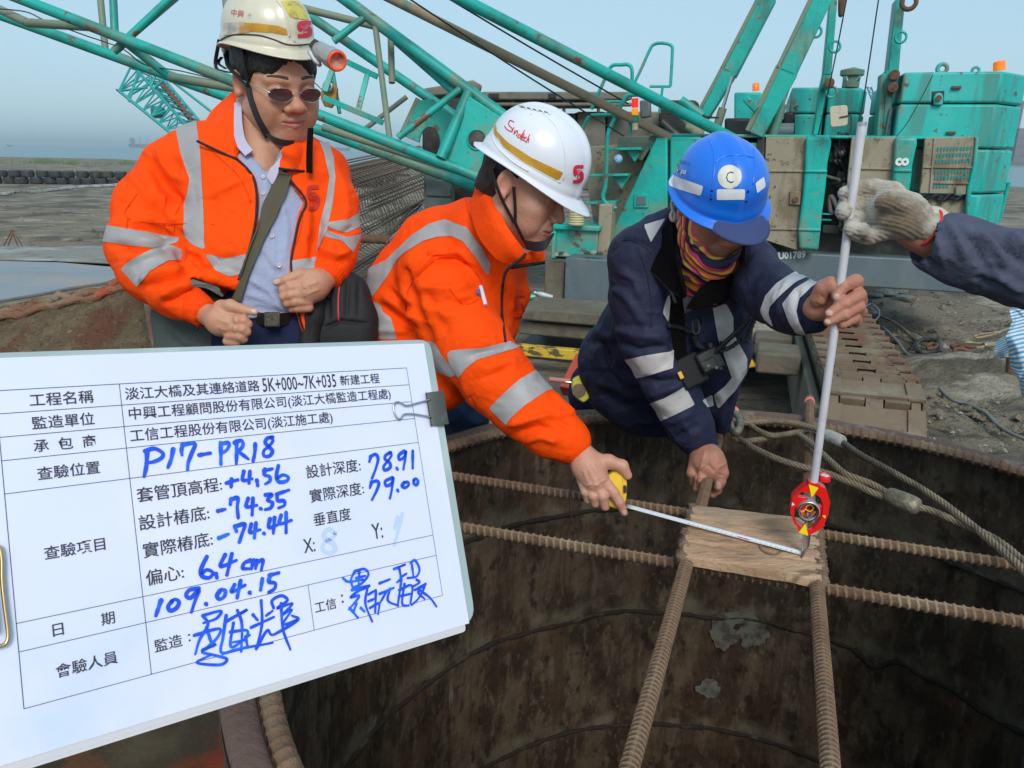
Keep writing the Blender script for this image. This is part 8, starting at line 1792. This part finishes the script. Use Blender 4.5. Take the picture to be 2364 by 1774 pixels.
for poly,T,dm in [([(415,578),(600,540),(780,512),(805,495),(800,632),(640,680),(470,722)],c6,1.99),([(570,912),(740,850),(888,765),(960,900),(820,970),(672,1040)],c6,2.02),
  ([(1440,1480),(1480,1370),(1560,1280),(1690,1195),(1800,1225),(1700,1272),(1590,1365),(1512,1450),(1502,1500),(1540,1600),(1470,1540)],c5,1.75),([(1830,1235),(1895,1248),(1805,1312),(1730,1390),(1702,1480),(1722,1560),(1775,1655),(1700,1640),(1650,1560),(1602,1430),(1690,1320)],c5,1.65),
  ([(1085,165),(1190,165),(1240,260),(1240,380),(1340,560),(1338,660),(1250,800),(1200,850),(1130,935),(1100,830),(1180,760),(1230,700),(1180,560),(1130,420)],c6,2.2),([(770,80),(780,150),(765,300),(725,230),(740,160)],c6,2.2),([(1012,870),(1090,818),(1098,905),(1050,920)],c6,2.3),([(590,855),(750,805),(640,980)],c5,2.0)]:
 poly = [T(*p) for p in poly]; f = px_field(jV,jN,poly,dmax=dm,front=False); vv = CAM - jV; vv /= np.linalg.norm(vv,axis=1)[:,None]; f = np.minimum(f,((jN * vv).sum(1) + .5) * 40); patch_obj('reflective_tape',jV,jQ,f,.0016,M['tapew'],C_,jN)
cuff(C_,M['navy'],(1604,1004,1.95),(1626,1040,1.955),44,36,n=16,amp=.05); cuff(C_,M['navy'],(1858,706,1.50),(1898,712,1.44),56,46,n=22,amp=.05)
sjC = Surf([(jV,jQ)])
ppatch('fleece_collar',[[(1543,500,1.74),(1520,545,1.78),(1500,575,1.80),(1480,612,1.80)],[(1552,525,1.72),(1540,570,1.75),(1530,600,1.76),(1515,635,1.775)],[(1554,580,1.71),(1558,610,1.72),(1556,635,1.735),(1546,668,1.75)],[(1572,650,1.70),(1576,665,1.71),(1578,680,1.72),(1580,690,1.73)]],.008,M['fleece'],C_,5,.004)
ppatch('fleece_collar',[[(1618,668,1.70),(1645,650,1.70),(1671,640,1.72)],[(1600,695,1.71),(1640,678,1.715),(1680,665,1.73)],[(1586,716,1.725),(1630,706,1.725),(1684,688,1.745)]],.008,M['fleece'],C_,5,.003)
for pl in ([(1482,612),(1515,638),(1546,670),(1560,700)],[(1586,718),(1620,712),(1655,706),(1684,690)]): q = MB(); q.tube(smooth_path([P(x,y,1.725 + .0008 * abs(x - 1586)) for x,y in pl],6),.0035,6,rfn=lambda s,t,R: R * (1 + .25 * np.sin(s * 1800))); obj('zip',q,M['zip'],C_,smooth=180)
drape_ribbon('black_placket',sjC,[(1548,675),(1546,720),(1548,770),(1560,830)],[(1580,690),(1580,740),(1582,800),(1590,860)],M['fleece'],C_,.004,.003,24,5,1.9,6)
drape_ribbon('inner_collar',sjC,[(1580,660),(1578,690),(1582,720)],[(1612,668),(1600,690),(1590,715)],mat('grey_undershirt',(.12,.11,.14),.8),C_,.010,.003,16,4,1.78,4)
M['seamn'] = mat('navy_seam',(.008,.010,.03),.8)
for pl in ([c5(355,1060),c5(440,960),c5(560,990),c5(640,1060)],[c5(540,1010),c5(600,1180),c5(640,1400),c5(640,1600)],[c6(560,700),c6(640,900),c6(760,1060),c6(860,1200)],[c5(1330,1000),c5(1340,1180),c5(1380,1400)],[c6(300,480),c6(320,600),c6(420,740)]):
 drape_tube('stitched_seam',sjC,pl,.0014,M['seamn'],C_,.0004)
# hips and legs
pk_ = P(1450,912,2.52); v = Vol([pk_[0] - .3,pk_[1] - .15,PZ],[pk_[0] + .35,pk_[1] + .45,pk_[2] + .22],.012); v.cap(pk_ + [-.06,.08,-.02],pk_ + [.12,.10,-.02],.13,.13,.05);
for s_ in (-.06,.12): v.chain([pk_ + [s_,.10,-.02],pk_ + [s_,.18,-.35],[pk_[0] + s_,pk_[1] + .2,PZ + .08]],[.10,.075,.06],.04)
garment('trousers',v,M['navy2'],C_,[],5.,.004)
# helmet C and cap visor
hmC = thing('hard_hat','bright blue hard hat with round C sticker and white strips over a navy cap','hard hat',cC)
RhC = orient(11,31,3); hcC = P(1652,468,dC)
gV,gQ = helmet_grid(W_=.092,L_=.108,H_=.080,brim=lambda t: .007 + .011 * max(0,math.cos(t)) ** 1.2 + .003 * abs(math.sin(t)),z0=.060,drop=.030,brimz=lambda th: 0 * th - .002)
so,gW = hatobj(gV,gQ,RhC,hcC,M['plas_blue'],hmC); gN = vnormals(gW,gQ); gN = gN * np.sign(((gW - hcC) * gN).sum(1).mean()); sfC = Surf([(gW,gQ)])
for nm,poly in [('white_strip',[(800,490),(1025,570),(1005,640),(780,572),(770,540)]),('white_strip',[(1122,592),(1326,592),(1324,668),(1122,670)]),('white_strip',[(1400,548),(1462,500),(1476,572),(1412,622)])]:
 patch_obj(nm,gW,gQ,px_field(gW,gN,[c5(*p) for p in poly]),.0012,M['whitesticker'],hmC,gN)
cx_,cy_ = c5(1214,503); circ = [(cx_ + 27.5 * math.cos(t),cy_ + 27.5 * math.sin(t)) for t in np.linspace(0,2 * math.pi,28,endpoint=False)]
patch_obj('round_sticker',gW,gQ,px_field(gW,gN,circ),.0013,mat('cream_round_sticker',(.56,.56,.45),.45,var=[((.68,.67,.6),12,.5,.56,.8),((.3,.28,.2),50,.66,.7,.7)]),hmC,gN)
drape_text('sticker_letter',sfC,'C',(cx_ - 8,cy_ + 1),(cx_ + 9,cy_ + 1),.0020,M['ink'],hmC,-.01,1.35)
drape_text('characters_print',sfC,'工程',c5(820,452),c5(900,480),.0018,M['whitesticker'],hmC,.02,1.1); drape_text('worn_characters',sfC,'信昌工',c5(838,385),c5(935,412),.0018,mat('worn_grey_print',(.06,.10,.2),.6),hmC,.0,.9)
for pl in ([(1060,230),(1090,290),(1105,400),(1095,520),(1080,640)],[(1390,300),(1400,420),(1385,560)],[(1105,400),(1180,350),(1300,345),(1390,360)]): drape_tube('moulded_ridge',sfC,[c5(*p) for p in pl],.0016,M['plas_blue'],hmC,.0)
for (x,y) in [(1085,605),(1348,610),(1080,662),(1335,680)]: p,n = sfC.hit(*c5(x,y),.0005); q = MB(); q.lathe(p,n,[(.003,0),(.002,.001),(.0005,.001)],10); obj('rivet_hole',q,M['black'],hmC)
vis = MB(); G_ = []
for t in np.linspace(-1.15,1.15,25):
 row = []
 for s_ in np.linspace(0,1,7):
  x = math.sin(t) * (.078 + .004 * s_); y0 = .098 * math.cos(t * .9); y = y0 + s_ * .072 * math.cos(t * 1.12) ** .6 if math.cos(t * 1.12) > 0 else y0
  row.append(to_world(np.array([x,y,.034 - .010 * s_ - .16 * x * x * (1 + s_ * 8)]),RC_,cC))
 G_.append(row)
vis.grid(np.array(G_),.003); M['capcloth'] = mat('navy_cap_cloth',(.035,.055,.16),.8,bump=[(900,.3,None,.001)]); cap_t = thing('cap','navy cloth cap visor showing under the blue hard hat','cap',cC); obj('visor',vis,M['capcloth'],cap_t,smooth=180)
v = Vol((-.1,-.13,0),(.1,.13,.15),.004); v.ell((0,-.012,.04),(.084,.104,.094),0); v.half((0,0,.022),(0,0,-1)); cv,cq = v.mesh(); obj('crown',mesh_np('crown',to_world(cv,RC_,cC),cq),M['capcloth'],cap_t)
q = MB(); q.tube(smooth_path([P(*c5(x,y),1.66) for x,y in [(790,690),(800,740),(815,790),(800,820),(785,790),(800,750)]],4),.004,8); obj('strap_buckle',q,mat('clear_buckle',(.5,.42,.34),.3),hmC,smooth=60)
# radio on the chest
rd = thing('two_way_radio','black two way radio in a chest holster on the navy jacket','radio',P(*c6(1000,620),1.86))
rx = nrm(P(*c6(1180,560),1.84) - P(*c6(860,720),1.84)); ry = nrm(np.cross(CF,rx));
def rbox(name,c,s,m,bevel=.004,d=1.84): q = MB(); q.box(P(*c6(*c),d),(S(s[0] / 3.16,d),S(s[1] / 3.16,d),s[2]),rx,ry,CF); return obj(name,q,m,rd,bevel=bevel)
for nm,c,s,m,d in [('holster',(920,655),(190,230,.05),M['bagcloth'],1.87),('radio_body',(1060,580),(170,170,.040),M['black'],1.85),('grille',(1065,610),(120,90,.01),M['darkmetal'],1.827)]: rbox(nm,c,s,m,.006,d)
for (a,b,r) in [((1150,520),(1170,440),.008),((1085,500),(1065,450),.007)]: q = MB(); q.cyl(P(*c6(*a),1.84),P(*c6(*b),1.84),r,14); obj('knob',q,M['black'],rd,bevel=.001)
q = MB(); q.tube(smooth_path([P(*c6(x,y),d) for x,y,d in [(1085,545,1.84),(1200,430,1.81),(1300,340,1.79),(1372,262,1.77)]],5),[.006,.006,.0045],10); obj('antenna',q,M['black'],rd,smooth=60)
q = MB(); q.tube(smooth_path([P(*c6(x,y),1.82) for x,y in [(1180,500),(1240,470),(1290,430),(1340,420),(1370,340),(1400,270)]],5),.0055,8,rfn=lambda s,t,R: R * (1 + .3 * np.sin(s * 700))); obj('coiled_cord',q,M['black'],rd,smooth=60)
for k in range(5): q = MB(); q.cyl(P(*c6(1030 + 30 * k,610 + 6 * k),1.822),P(*c6(1030 + 30 * k,610 + 6 * k),1.818),.004,10); obj('button',q,M['greypaint'] if k % 2 else M['darkmetal'],rd)
drape_tube('chest_strap',sjC,[c6(*p) for p in [(750,325),(830,335),(900,355),(975,350)]],.0055,M['webbing'],rd,.006,1.85); drape_tube('chest_strap',sjC,[c6(*p) for p in [(975,350),(1005,300),(1010,240)]],.003,M['webbing'],rd,.012,1.85); drape_tube('hanging_strap',sjC,[c6(*p) for p in [(965,380),(985,440),(1010,480)]],.008,M['webbing'],rd,.010,1.85)
q = MB(); q.tube(smooth_path([P(*c6(x,y),1.82) for x,y in [(945,290),(985,285),(990,370),(950,375),(945,290)]],4),.0022,8); obj('snap_hook',q,M['darkmetal'],rd,smooth=60); rbox('yellow_sticker',(858,685),(30,55,.004),M['yellow'],.001,1.838)
# tape measure at the hip
def tape_case(name,lab,outline,d,thick,m,extra=None):
 t = thing(name,lab,'tape measure',P(*np.mean(outline,0),d)); q = MB(); q.poly([P(x,y,d) for x,y in outline],thick,CF); obj('case',q,m,t,bevel=.004,bseg=3); return t
M['yplastic'] = mat('yellow_plastic',(.82,.52,.01),.35,var=[((.6,.35,.02),20,.55,.7,.6)]); M['limeplastic'] = mat('lime_yellow_plastic',(.62,.58,.02),.4,var=[((.4,.33,.05),20,.5,.7,.6)])
hip = tape_case('tape_measure','lime yellow tape measure clipped at the hip of the navy jacket',rounded([b4(1690,845),b4(1735,840),b4(1760,930),b4(1775,1010),b4(1730,1045),b4(1680,1010),b4(1645,940),b4(1650,870)],[5] * 8,3),2.22,.04,M['limeplastic'])
q = MB(); q.lathe(P(*b4(1695,955),2.218),-CF,[(.020,0),(.020,.003),(.001,.004)],20); obj('centre_disc',q,mat('brown_disc',(.16,.09,.05),.5),hip); q = MB(); q.tube([P(*b4(1640,895),2.2),P(*b4(1600,890),2.2)],.003,8); obj('tape_tongue',q,M['steel'],hip)
# tape measure in B's hand, blade on the board
tm = tape_case('tape_measure','bright yellow tape measure in the middle person\'s hand, blade stretched to the pole',rounded([(1420,1086),(1438,1090),(1448,1112),(1447,1150),(1440,1172),(1424,1177),(1398,1166),(1394,1135),(1402,1100)],[6] * 9,3),1.722,.03,M['yplastic'])
q = MB(); q.box(P(1441,1128,1.728),(.006,.016,.034),CR,CU,CF); obj('lock_button',q,M['black'],tm,bevel=.0015); q = MB(); q.poly([P(x,y,1.7205) for x,y in [(1436,1096),(1443,1112),(1443,1160),(1437,1165)]],.002,CF); obj('edge_print',q,M['yellow'],tm)
q = MB(); a_,b_ = P(1443,1169,1.735),onz(1852,1279,ZP + .004); b2 = onz(1590,1209,ZP + .006); path = resample([a_,b2,b_],.02)
dirb = nrm(b_ - a_); sdb = nrm(np.cross(dirb,[0,0,1])); G_ = np.array([[p + sdb * u * .0090 + np.array([0,0,.0022 * (u * u)]) for u in (-1,-.5,0,.5,1)] for p in path]); q.grid(G_,.0004)
M['blade'] = mat('white_steel_tape_blade',(.86,.87,.88),.3,.0); obj('blade',q,M['blade'],tm,smooth=180)
tk = MB(); L_ = np.linalg.norm(b_ - a_)
for k in range(int(L_ / .005)):
 p = b_ - nrm(b_ - b2) * .005 * k
 if np.linalg.norm(p - b_) > np.linalg.norm(b2 - b_): break
 ln = .009 if k % 2 == 0 else .005; d2_ = nrm(b_ - b2); c0 = p + sdb * .0085 + np.array([0,0,.0026]); c1 = p + sdb * (.0085 - ln) + np.array([0,0,.0016]); tk.add([c0 - d2_ * .0004,c0 + d2_ * .0004,c1 + d2_ * .0004,c1 - d2_ * .0004],[(0,1,2,3)])
obj('blade_graduations',tk,M['ink'],tm,smooth=None)['kind'] = 'stuff'
q = MB(); p = b_ - nrm(b_ - b2) * .115; d2_ = nrm(b_ - b2); q.add([p - d2_ * .012 + sdb * .004 + [0,0,.0015],p + d2_ * .012 + sdb * .004 + [0,0,.0015],p + d2_ * .012 + sdb * .001 + [0,0,.0014],p - d2_ * .012 + sdb * .001 + [0,0,.0014]],[(0,1,2,3)]); obj('red_figure',q,M['redink'],tm,smooth=None)
q = MB(); q.box(b_ + dirb * .002 + [0,0,-.001],(.0012,.020,.018),dirb,sdb,(0,0,1)); obj('end_hook',q,M['rust'],tm,bevel=.0003)
q = MB(); q.tube(smooth_path([P(x,y,1.73) for x,y in [(1328,1100),(1318,1130),(1316,1160),(1318,1185),(1322,1205)]],5),.0016,6); obj('wrist_cord',q,M['black'],tm,smooth=60)
# ------------------------------------------------------------------ PRISM POLE
base = onz(1856,1284,ZP); pole = thing('prism_pole','slim grey metal survey pole standing upright on the wooden board','survey pole',base)
def pole_pt(py):
 lo_,hi_ = base[2],base[2] + 1.6
 for _ in range(40):
  mid = (lo_ + hi_) / 2
  if proj(np.array([[base[0] + lean[0] * (mid - base[2]),base[1] + lean[1] * (mid - base[2]),mid]]))[0][1] > py: lo_ = mid
  else: hi_ = mid
 return np.array([base[0] + lean[0] * (lo_ - base[2]),base[1] + lean[1] * (lo_ - base[2]),lo_])
lean = np.array([0.0,0.0])
tp_ = pole_pt(288); dx_ = (1990 - proj(tp_[None])[0][0]) * proj(tp_[None])[0][2] / FPX; lean = np.array([dx_ / (tp_[2] - base[2]),0.0]); tp_ = pole_pt(288)
pdir = nrm(tp_ - base); Lp = np.linalg.norm(tp_ - base)
M['poleM'] = mat('brushed_grey_pole',(.64,.62,.65),.38,.1,var=[((.50,.47,.50),14,.5,.7,.6)],bump=[(200,.1)])
q = MB(); l0 = np.linalg.norm(pole_pt(1160) - base); q.tube([pole_pt(1113),tp_],.0074,20); obj('pole_tube',q,M['poleM'],pole); q = MB(); q.lathe(tp_,pdir,[(.0078,-.002),(.0078,.004),(.001,.0045)],20); obj('top_cap',q,M['steel'],pole)
q = MB(); q.lathe(base,pdir,[(.0008,0),(.002,.006),(.0062,.018),(.0072,.024),(.0072,l0 - .02)],20); obj('pole_point',q,M['steel'],pole)
# the red target with its prism
tg = thing('prism_target','red prism target frame with yellow arrows and glass prism on the pole','survey prism',pole_pt(1165))
M['redp'] = mat('glossy_red_plastic',(.80,.012,.012),.3,coat=.3); M['yarrow'] = mat('yellow_arrow_print',(.90,.72,.01),.4)
pc_ = pole_pt(1172); view = nrm(CAM - pc_); tz = nrm(view - pdir * np.dot(view,pdir)); tz = nrm(tz + .18 * np.cross(pdir,tz)); tz = nrm(tz - pdir * np.dot(tz,pdir)); txx = np.cross(pdir,tz)
if np.dot(txx,CR) < 0: txx = -txx
def TP(u,v_,w_=0.0): return pc_ + txx * u + pdir * v_ + tz * w_
k_s = proj(pc_[None])[0][2] / FPX
def tpx(x,y): return ((x - 1874 + .06 * (y - 1172)) * k_s,-(y - 1172) * k_s * 1.06)
c_r = lambda x,y: (1700 + x / 5.533,1050 + y / 5.533)
outer = [tpx(*c_r(*p)) for p in [(915,330),(1030,350),(1130,400),(1185,560),(1170,730),(1120,900),(960,1025),(830,990),(815,920),(770,890),(715,740),(735,540),(845,410),(905,370)]]
inner_ = [tpx(*c_r(*p)) for p in [(920,470),(1010,480),(1060,510),(1105,600),(1100,760),(1040,890),(1000,940),(890,935),(800,880),(765,790),(765,560),(835,460)]]
def ringplate(out,inn,w0,w1,m,name,bevel=.0012):
 # resample both by angle round the centre
 def by_ang(poly,n=72):
  poly = np.array(poly); res = []
  for t in np.linspace(0,2 * math.pi,n,endpoint=False):
   d = np.array([math.cos(t),math.sin(t)]); best = 0
   for i in range(len(poly)):
    a,b = poly[i] ,poly[(i + 1) % len(poly)]; A2 = np.array([[d[0],a[0] - b[0]],[d[1],a[1] - b[1]]]);
    if abs(np.linalg.det(A2)) < 1e-12: continue
    s_,u_ = np.linalg.solve(A2,a)
    if s_ > 0 and -1e-6 <= u_ <= 1 + 1e-6: best = max(best,s_)
   res.append(d * best)
  return np.array(res)
 o_,i_ = by_ang(out),by_ang(inn); n = len(o_); V = [TP(*p,w1) for p in o_] + [TP(*p,w1) for p in i_] + [TP(*p,w0) for p in o_] + [TP(*p,w0) for p in i_]; F = []
 for k in range(n): l = (k + 1) % n; F += [(k,l,n + l,n + k),(2 * n + k,3 * n + k,3 * n + l,2 * n + l),(k,2 * n + k,2 * n + l,l),(n + k,n + l,3 * n + l,3 * n + k)]
 q = MB(); q.add(V,F); return obj(name,q,m,tg,bevel=0,smooth=30)
ringplate(outer,inner_,-.014,.008,M['redp'],'frame')
for nm,pts in [('arrow',[(915,360),(1030,390),(958,522)]),('arrow',[(908,862),(948,1022),(832,992)])]: q = MB(); q.poly([TP(*tpx(*c_r(*p)),.0100) for p in pts],-.004,tz); obj(nm,q,M['yarrow'],tg)
for pts,mm in [([(728,608),(765,636),(726,658)],M['whitesticker']),([(1100,745),(1140,735),(1140,775)],M['yarrow'])]: q = MB(); q.poly([TP(*tpx(*c_r(*p)),.0088) for p in pts],-.002,tz); obj('side_mark',q,mm,tg)
for a,b in [((770,560),(900,600)),((1040,700),(1110,640))]:
 q = MB(); u0,v0_ = tpx(*c_r(*a)); u1_,v1_ = tpx(*c_r(*b)); q.box(TP((u0 + u1_) / 2,(v0_ + v1_) / 2 - .006,-.002),(abs(u1_ - u0) + .004,.024,.012),txx,pdir,tz); obj('prism_arm',q,M['redp'],tg,bevel=.001)
uc,vc_ = tpx(*c_r(925,700)); pa2 = nrm(tz + .05 * txx)
q = MB(); q.lathe(TP(uc,vc_,-.018),pa2,[(.012,-.004),(.019,0),(.0205,.010),(.0205,.030),(.0175,.032),(.0165,.026)],36); obj('prism_housing',q,M['silver'],tg,smooth=40); q = MB(); q.ring(TP(uc,vc_,.0145),pa2,.0188,.0011,36,8); obj('black_ring',q,M['black'],tg)
M['prismg'] = mat('amber_prism_glass',(.55,.10,.01),.05,.3,spec=.9,coat=.6); M['prismd'] = mat('dark_amber_facet',(.20,.03,.005),.08,.3,spec=.9)
cpz = TP(uc,vc_,-.006); face = [TP(uc + .0158 * math.cos(t),vc_ + .0158 * math.sin(t),.008) for t in np.linspace(0,2 * math.pi,6,endpoint=False)]
for k in range(6): q = MB(); q.add([cpz,face[k],face[(k + 1) % 6]],[(0,1,2)]); obj('prism_facet',q,M['prismg'] if k % 2 else M['prismd'],tg,smooth=None)
q = MB(); q.ring(TP(uc + .003,vc_ + .005,.006),pa2,.0065,.0008,20,6); obj('inner_circle',q,M['yarrow'],tg)
ub,vb_ = tpx(*c_r(1115,320)); q = MB(); q.lathe(TP(ub,vb_ - .002,-.008),pdir,[(.001,0),(.0105,0),(.0110,.010),(.0095,.0125),(.0085,.011)],24); obj('level_housing',q,M['redp'],tg,smooth=40); q = MB(); q.lathe(TP(ub,vb_ + .0088,-.008),pdir,[(.0085,0),(.001,.0008)],24); obj('bubble_level',q,mat('level_glass',(.6,.68,.72),.1),tg)
# ------------------------------------------------------------------ PERSON D : gloved hand and sleeve from the right
D = thing('person','gloved hand and grey blue sleeve of a person reaching in from the right edge','person',P(2500,720,1.3) * [1,1,0] + [0,0,PZ])
g7 = z7; dg = 1.31
gl_ = [([g7(1440,850) + (dg,38),g7(1330,790) + (dg,46),g7(1220,760) + (dg + .01,48)],.03),([g7(1250,620) + (dg - .0,26),g7(1120,590) + (dg + .02,22),g7(980,590) + (dg + .03,18),g7(900,625) + (dg + .015,15)],.006),([g7(1200,700) + (dg + .01,26),g7(1050,690) + (dg + .035,23),g7(930,690) + (dg + .035,20),g7(892,760) + (dg + .01,17)],.006),
       ([g7(1200,820) + (dg + .01,26),g7(1080,850) + (dg + .03,24),g7(980,830) + (dg + .03,22),g7(945,880) + (dg + .01,17)],.006),([g7(1180,900) + (dg + .01,22),g7(1080,930) + (dg + .02,20),g7(1000,930) + (dg + .015,15)],.006),([g7(1330,700) + (dg - .03,26),g7(1230,670) + (dg - .035,20),g7(1180,690) + (dg - .03,18)],.008),([g7(1040,880) + (dg,14),g7(1085,945) + (dg - .005,9)],.008)]
v = vol_for([[p for g in gl_ for p in g[0]]],.0024,.015)
for g in gl_: arm(v,g[0],g[1])
V,Q = v.mesh(); V = relax(V,Q,1); N = vnormals(V,Q)
ax3 = nrm(P(*g7(1440,850),dg) - P(*g7(1220,760),dg)); sdn = nrm(np.cross(ax3,CF)); rib_ = np.sin((V @ sdn) * 1150) * .0008 + fbm(V * 40,3) * .0022
V = V + N * rib_[:,None]
M['glove'] = mat('dirty_knit_glove',(.50,.46,.39),.95,var=[((.18,.13,.08),9,.40,.60,.95),((.07,.05,.035),20,.55,.72,.8),((.42,.40,.37),7,.60,.72,.7)],bump=[(60,.6,None,.006),(700,.6,None,.002)],sheen=.3)
obj('knit_glove',mesh_np('knit_glove',V,Q),M['glove'],D)
cc = P(*g7(1478,868),dg); axc = nrm(ax3 + .25 * CF); q = MB();
def cuffring(c,r1,r2,m,nm,wv=0,tb=.005):
 x,y,_ = frame(axc,CU); pts = [c + x * r1 * math.cos(t) + y * r2 * math.sin(t) + axc * wv * math.sin(3 * t) for t in np.linspace(0,2 * math.pi,60,endpoint=False)]; q = MB(); q.tube(pts,tb,8,closed=True,rfn=lambda s,t,R: R * (1 + .2 * np.sin(s * 1500))); return obj(nm,q,m,D,smooth=60)
v = vol_for([[g7(1440,850) + (dg,42),g7(1520,880) + (dg,46)]],.003,.02); arm(v,[g7(1430,846) + (dg,40),g7(1500,874) + (dg + .0,44)],.01); V,Q = v.mesh(); N = vnormals(V,Q); V = V + N * (np.sin((V @ sdn) * 900) * .0009)[:,None]; obj('glove_cuff',mesh_np('glove_cuff',V,Q),M['glove'],D)
cuffring(P(*g7(1490,872),dg),.0335,.0335,mat('red_overlock_thread',(.65,.03,.03),.8),'red_thread',tb=.0026)
v = vol_for([[g7(1500,850) + (dg,42),g7(1540,860) + (dg,46)]],.003,.02); arm(v,[g7(1505,848) + (dg + .004,42),g7(1530,852) + (dg + .006,43)],.01); V,Q = v.mesh(); obj('cuff_rim',mesh_np('cuff_rim',V,Q),mat('pale_glove_rim',(.55,.50,.42),.9,bump=[(300,.5)]),D)
v = vol_for([[g7(1450,920) + (dg,40),g7(1620,980) + (dg,46)]],.003,.02); arm(v,[g7(1400,900) + (dg + .01,38),g7(1600,1000) + (dg + .01,42)],.01); V,Q = v.mesh(); obj('body',skin_tint(mesh_np('body',V,Q),(.42,.19,.12),[(V,Q,None)],1),M['skinC'],D)
slv = [g7(1530,985) + (dg + .0,52),g7(1650,1010) + (dg,63),g7(1850,1080) + (dg - .0,68),g7(2050,1130) + (dg,70),g7(2250,1180) + (dg - .01,78),g7(2700,1320) + (dg - .02,90),g7(3300,1500) + (dg - .02,105)]
v = vol_for([slv],.005,.03); arm(v,slv,.03); v.cap(P(*g7(1380,940),dg),P(*g7(1500,985),dg),.036,.036,.005,'s')
strD = [([g7(1640,830),g7(1740,960),g7(1780,1120)],9,.006),([g7(1700,850),g7(1850,990),g7(1930,1180)],9,-.007),([g7(1830,900),g7(2000,1000),g7(2080,1180)],10,.008),([g7(1950,920),g7(2080,1040),g7(2212,1140)],9,-.008),([g7(2080,930),g7(2150,980),g7(2260,1040)],10,.009),([g7(1540,900),g7(1600,1020),g7(1620,1150)],8,.005),([g7(1350,1060),g7(1500,1100),g7(1600,1190)],7,-.005),([g7(2000,1200),g7(2100,1280),g7(2212,1330)],9,.007),([g7(1860,1230),g7(2000,1290)],8,-.005)]
garment('sleeve',v,M['greyblue'],D,strD,seed=33.,amp=.005,sc=9)
# torso of that person, outside the frame
t0 = P(*g7(3300,1500),dg); v = Vol([t0[0] - .25,t0[1] - .2,PZ],[t0[0] + .5,t0[1] + .35,t0[2] + .25],.014); v.cap(t0,t0 + [.28,.05,.03],.09,.09,.05); v.chain([t0 + [.15,.05,0],t0 + [.18,.08,-.5]],[.15,.13],.05)
for s_ in (.10,.27): v.chain([t0 + [s_,.08,-.48],[t0[0] + s_,t0[1] + .1,PZ + .07]],[.085,.06],.04)
garment('overalls',v,M['greyblue'],D,[],3.,.006)
# ================================================================== SEA AIR
q = MB(); q.box((0,4900,12),(19000,21000,30.5)); hzm = bpy.data.materials.new('thin_sea_haze'); hzm.use_nodes = True; _t = hzm.node_tree; _t.nodes.clear()
_o = _t.nodes.new('ShaderNodeOutputMaterial'); _v = _t.nodes.new('ShaderNodeVolumePrincipled'); _v.inputs['Color'].default_value = (.82,.95,1.0,1); _v.inputs['Density'].default_value = .0006; _v.inputs['Anisotropy'].default_value = .2; _t.links.new(_v.outputs[0],_o.inputs['Volume'])
tag(obj('haze',q,hzm,None,smooth=None),kind='stuff')
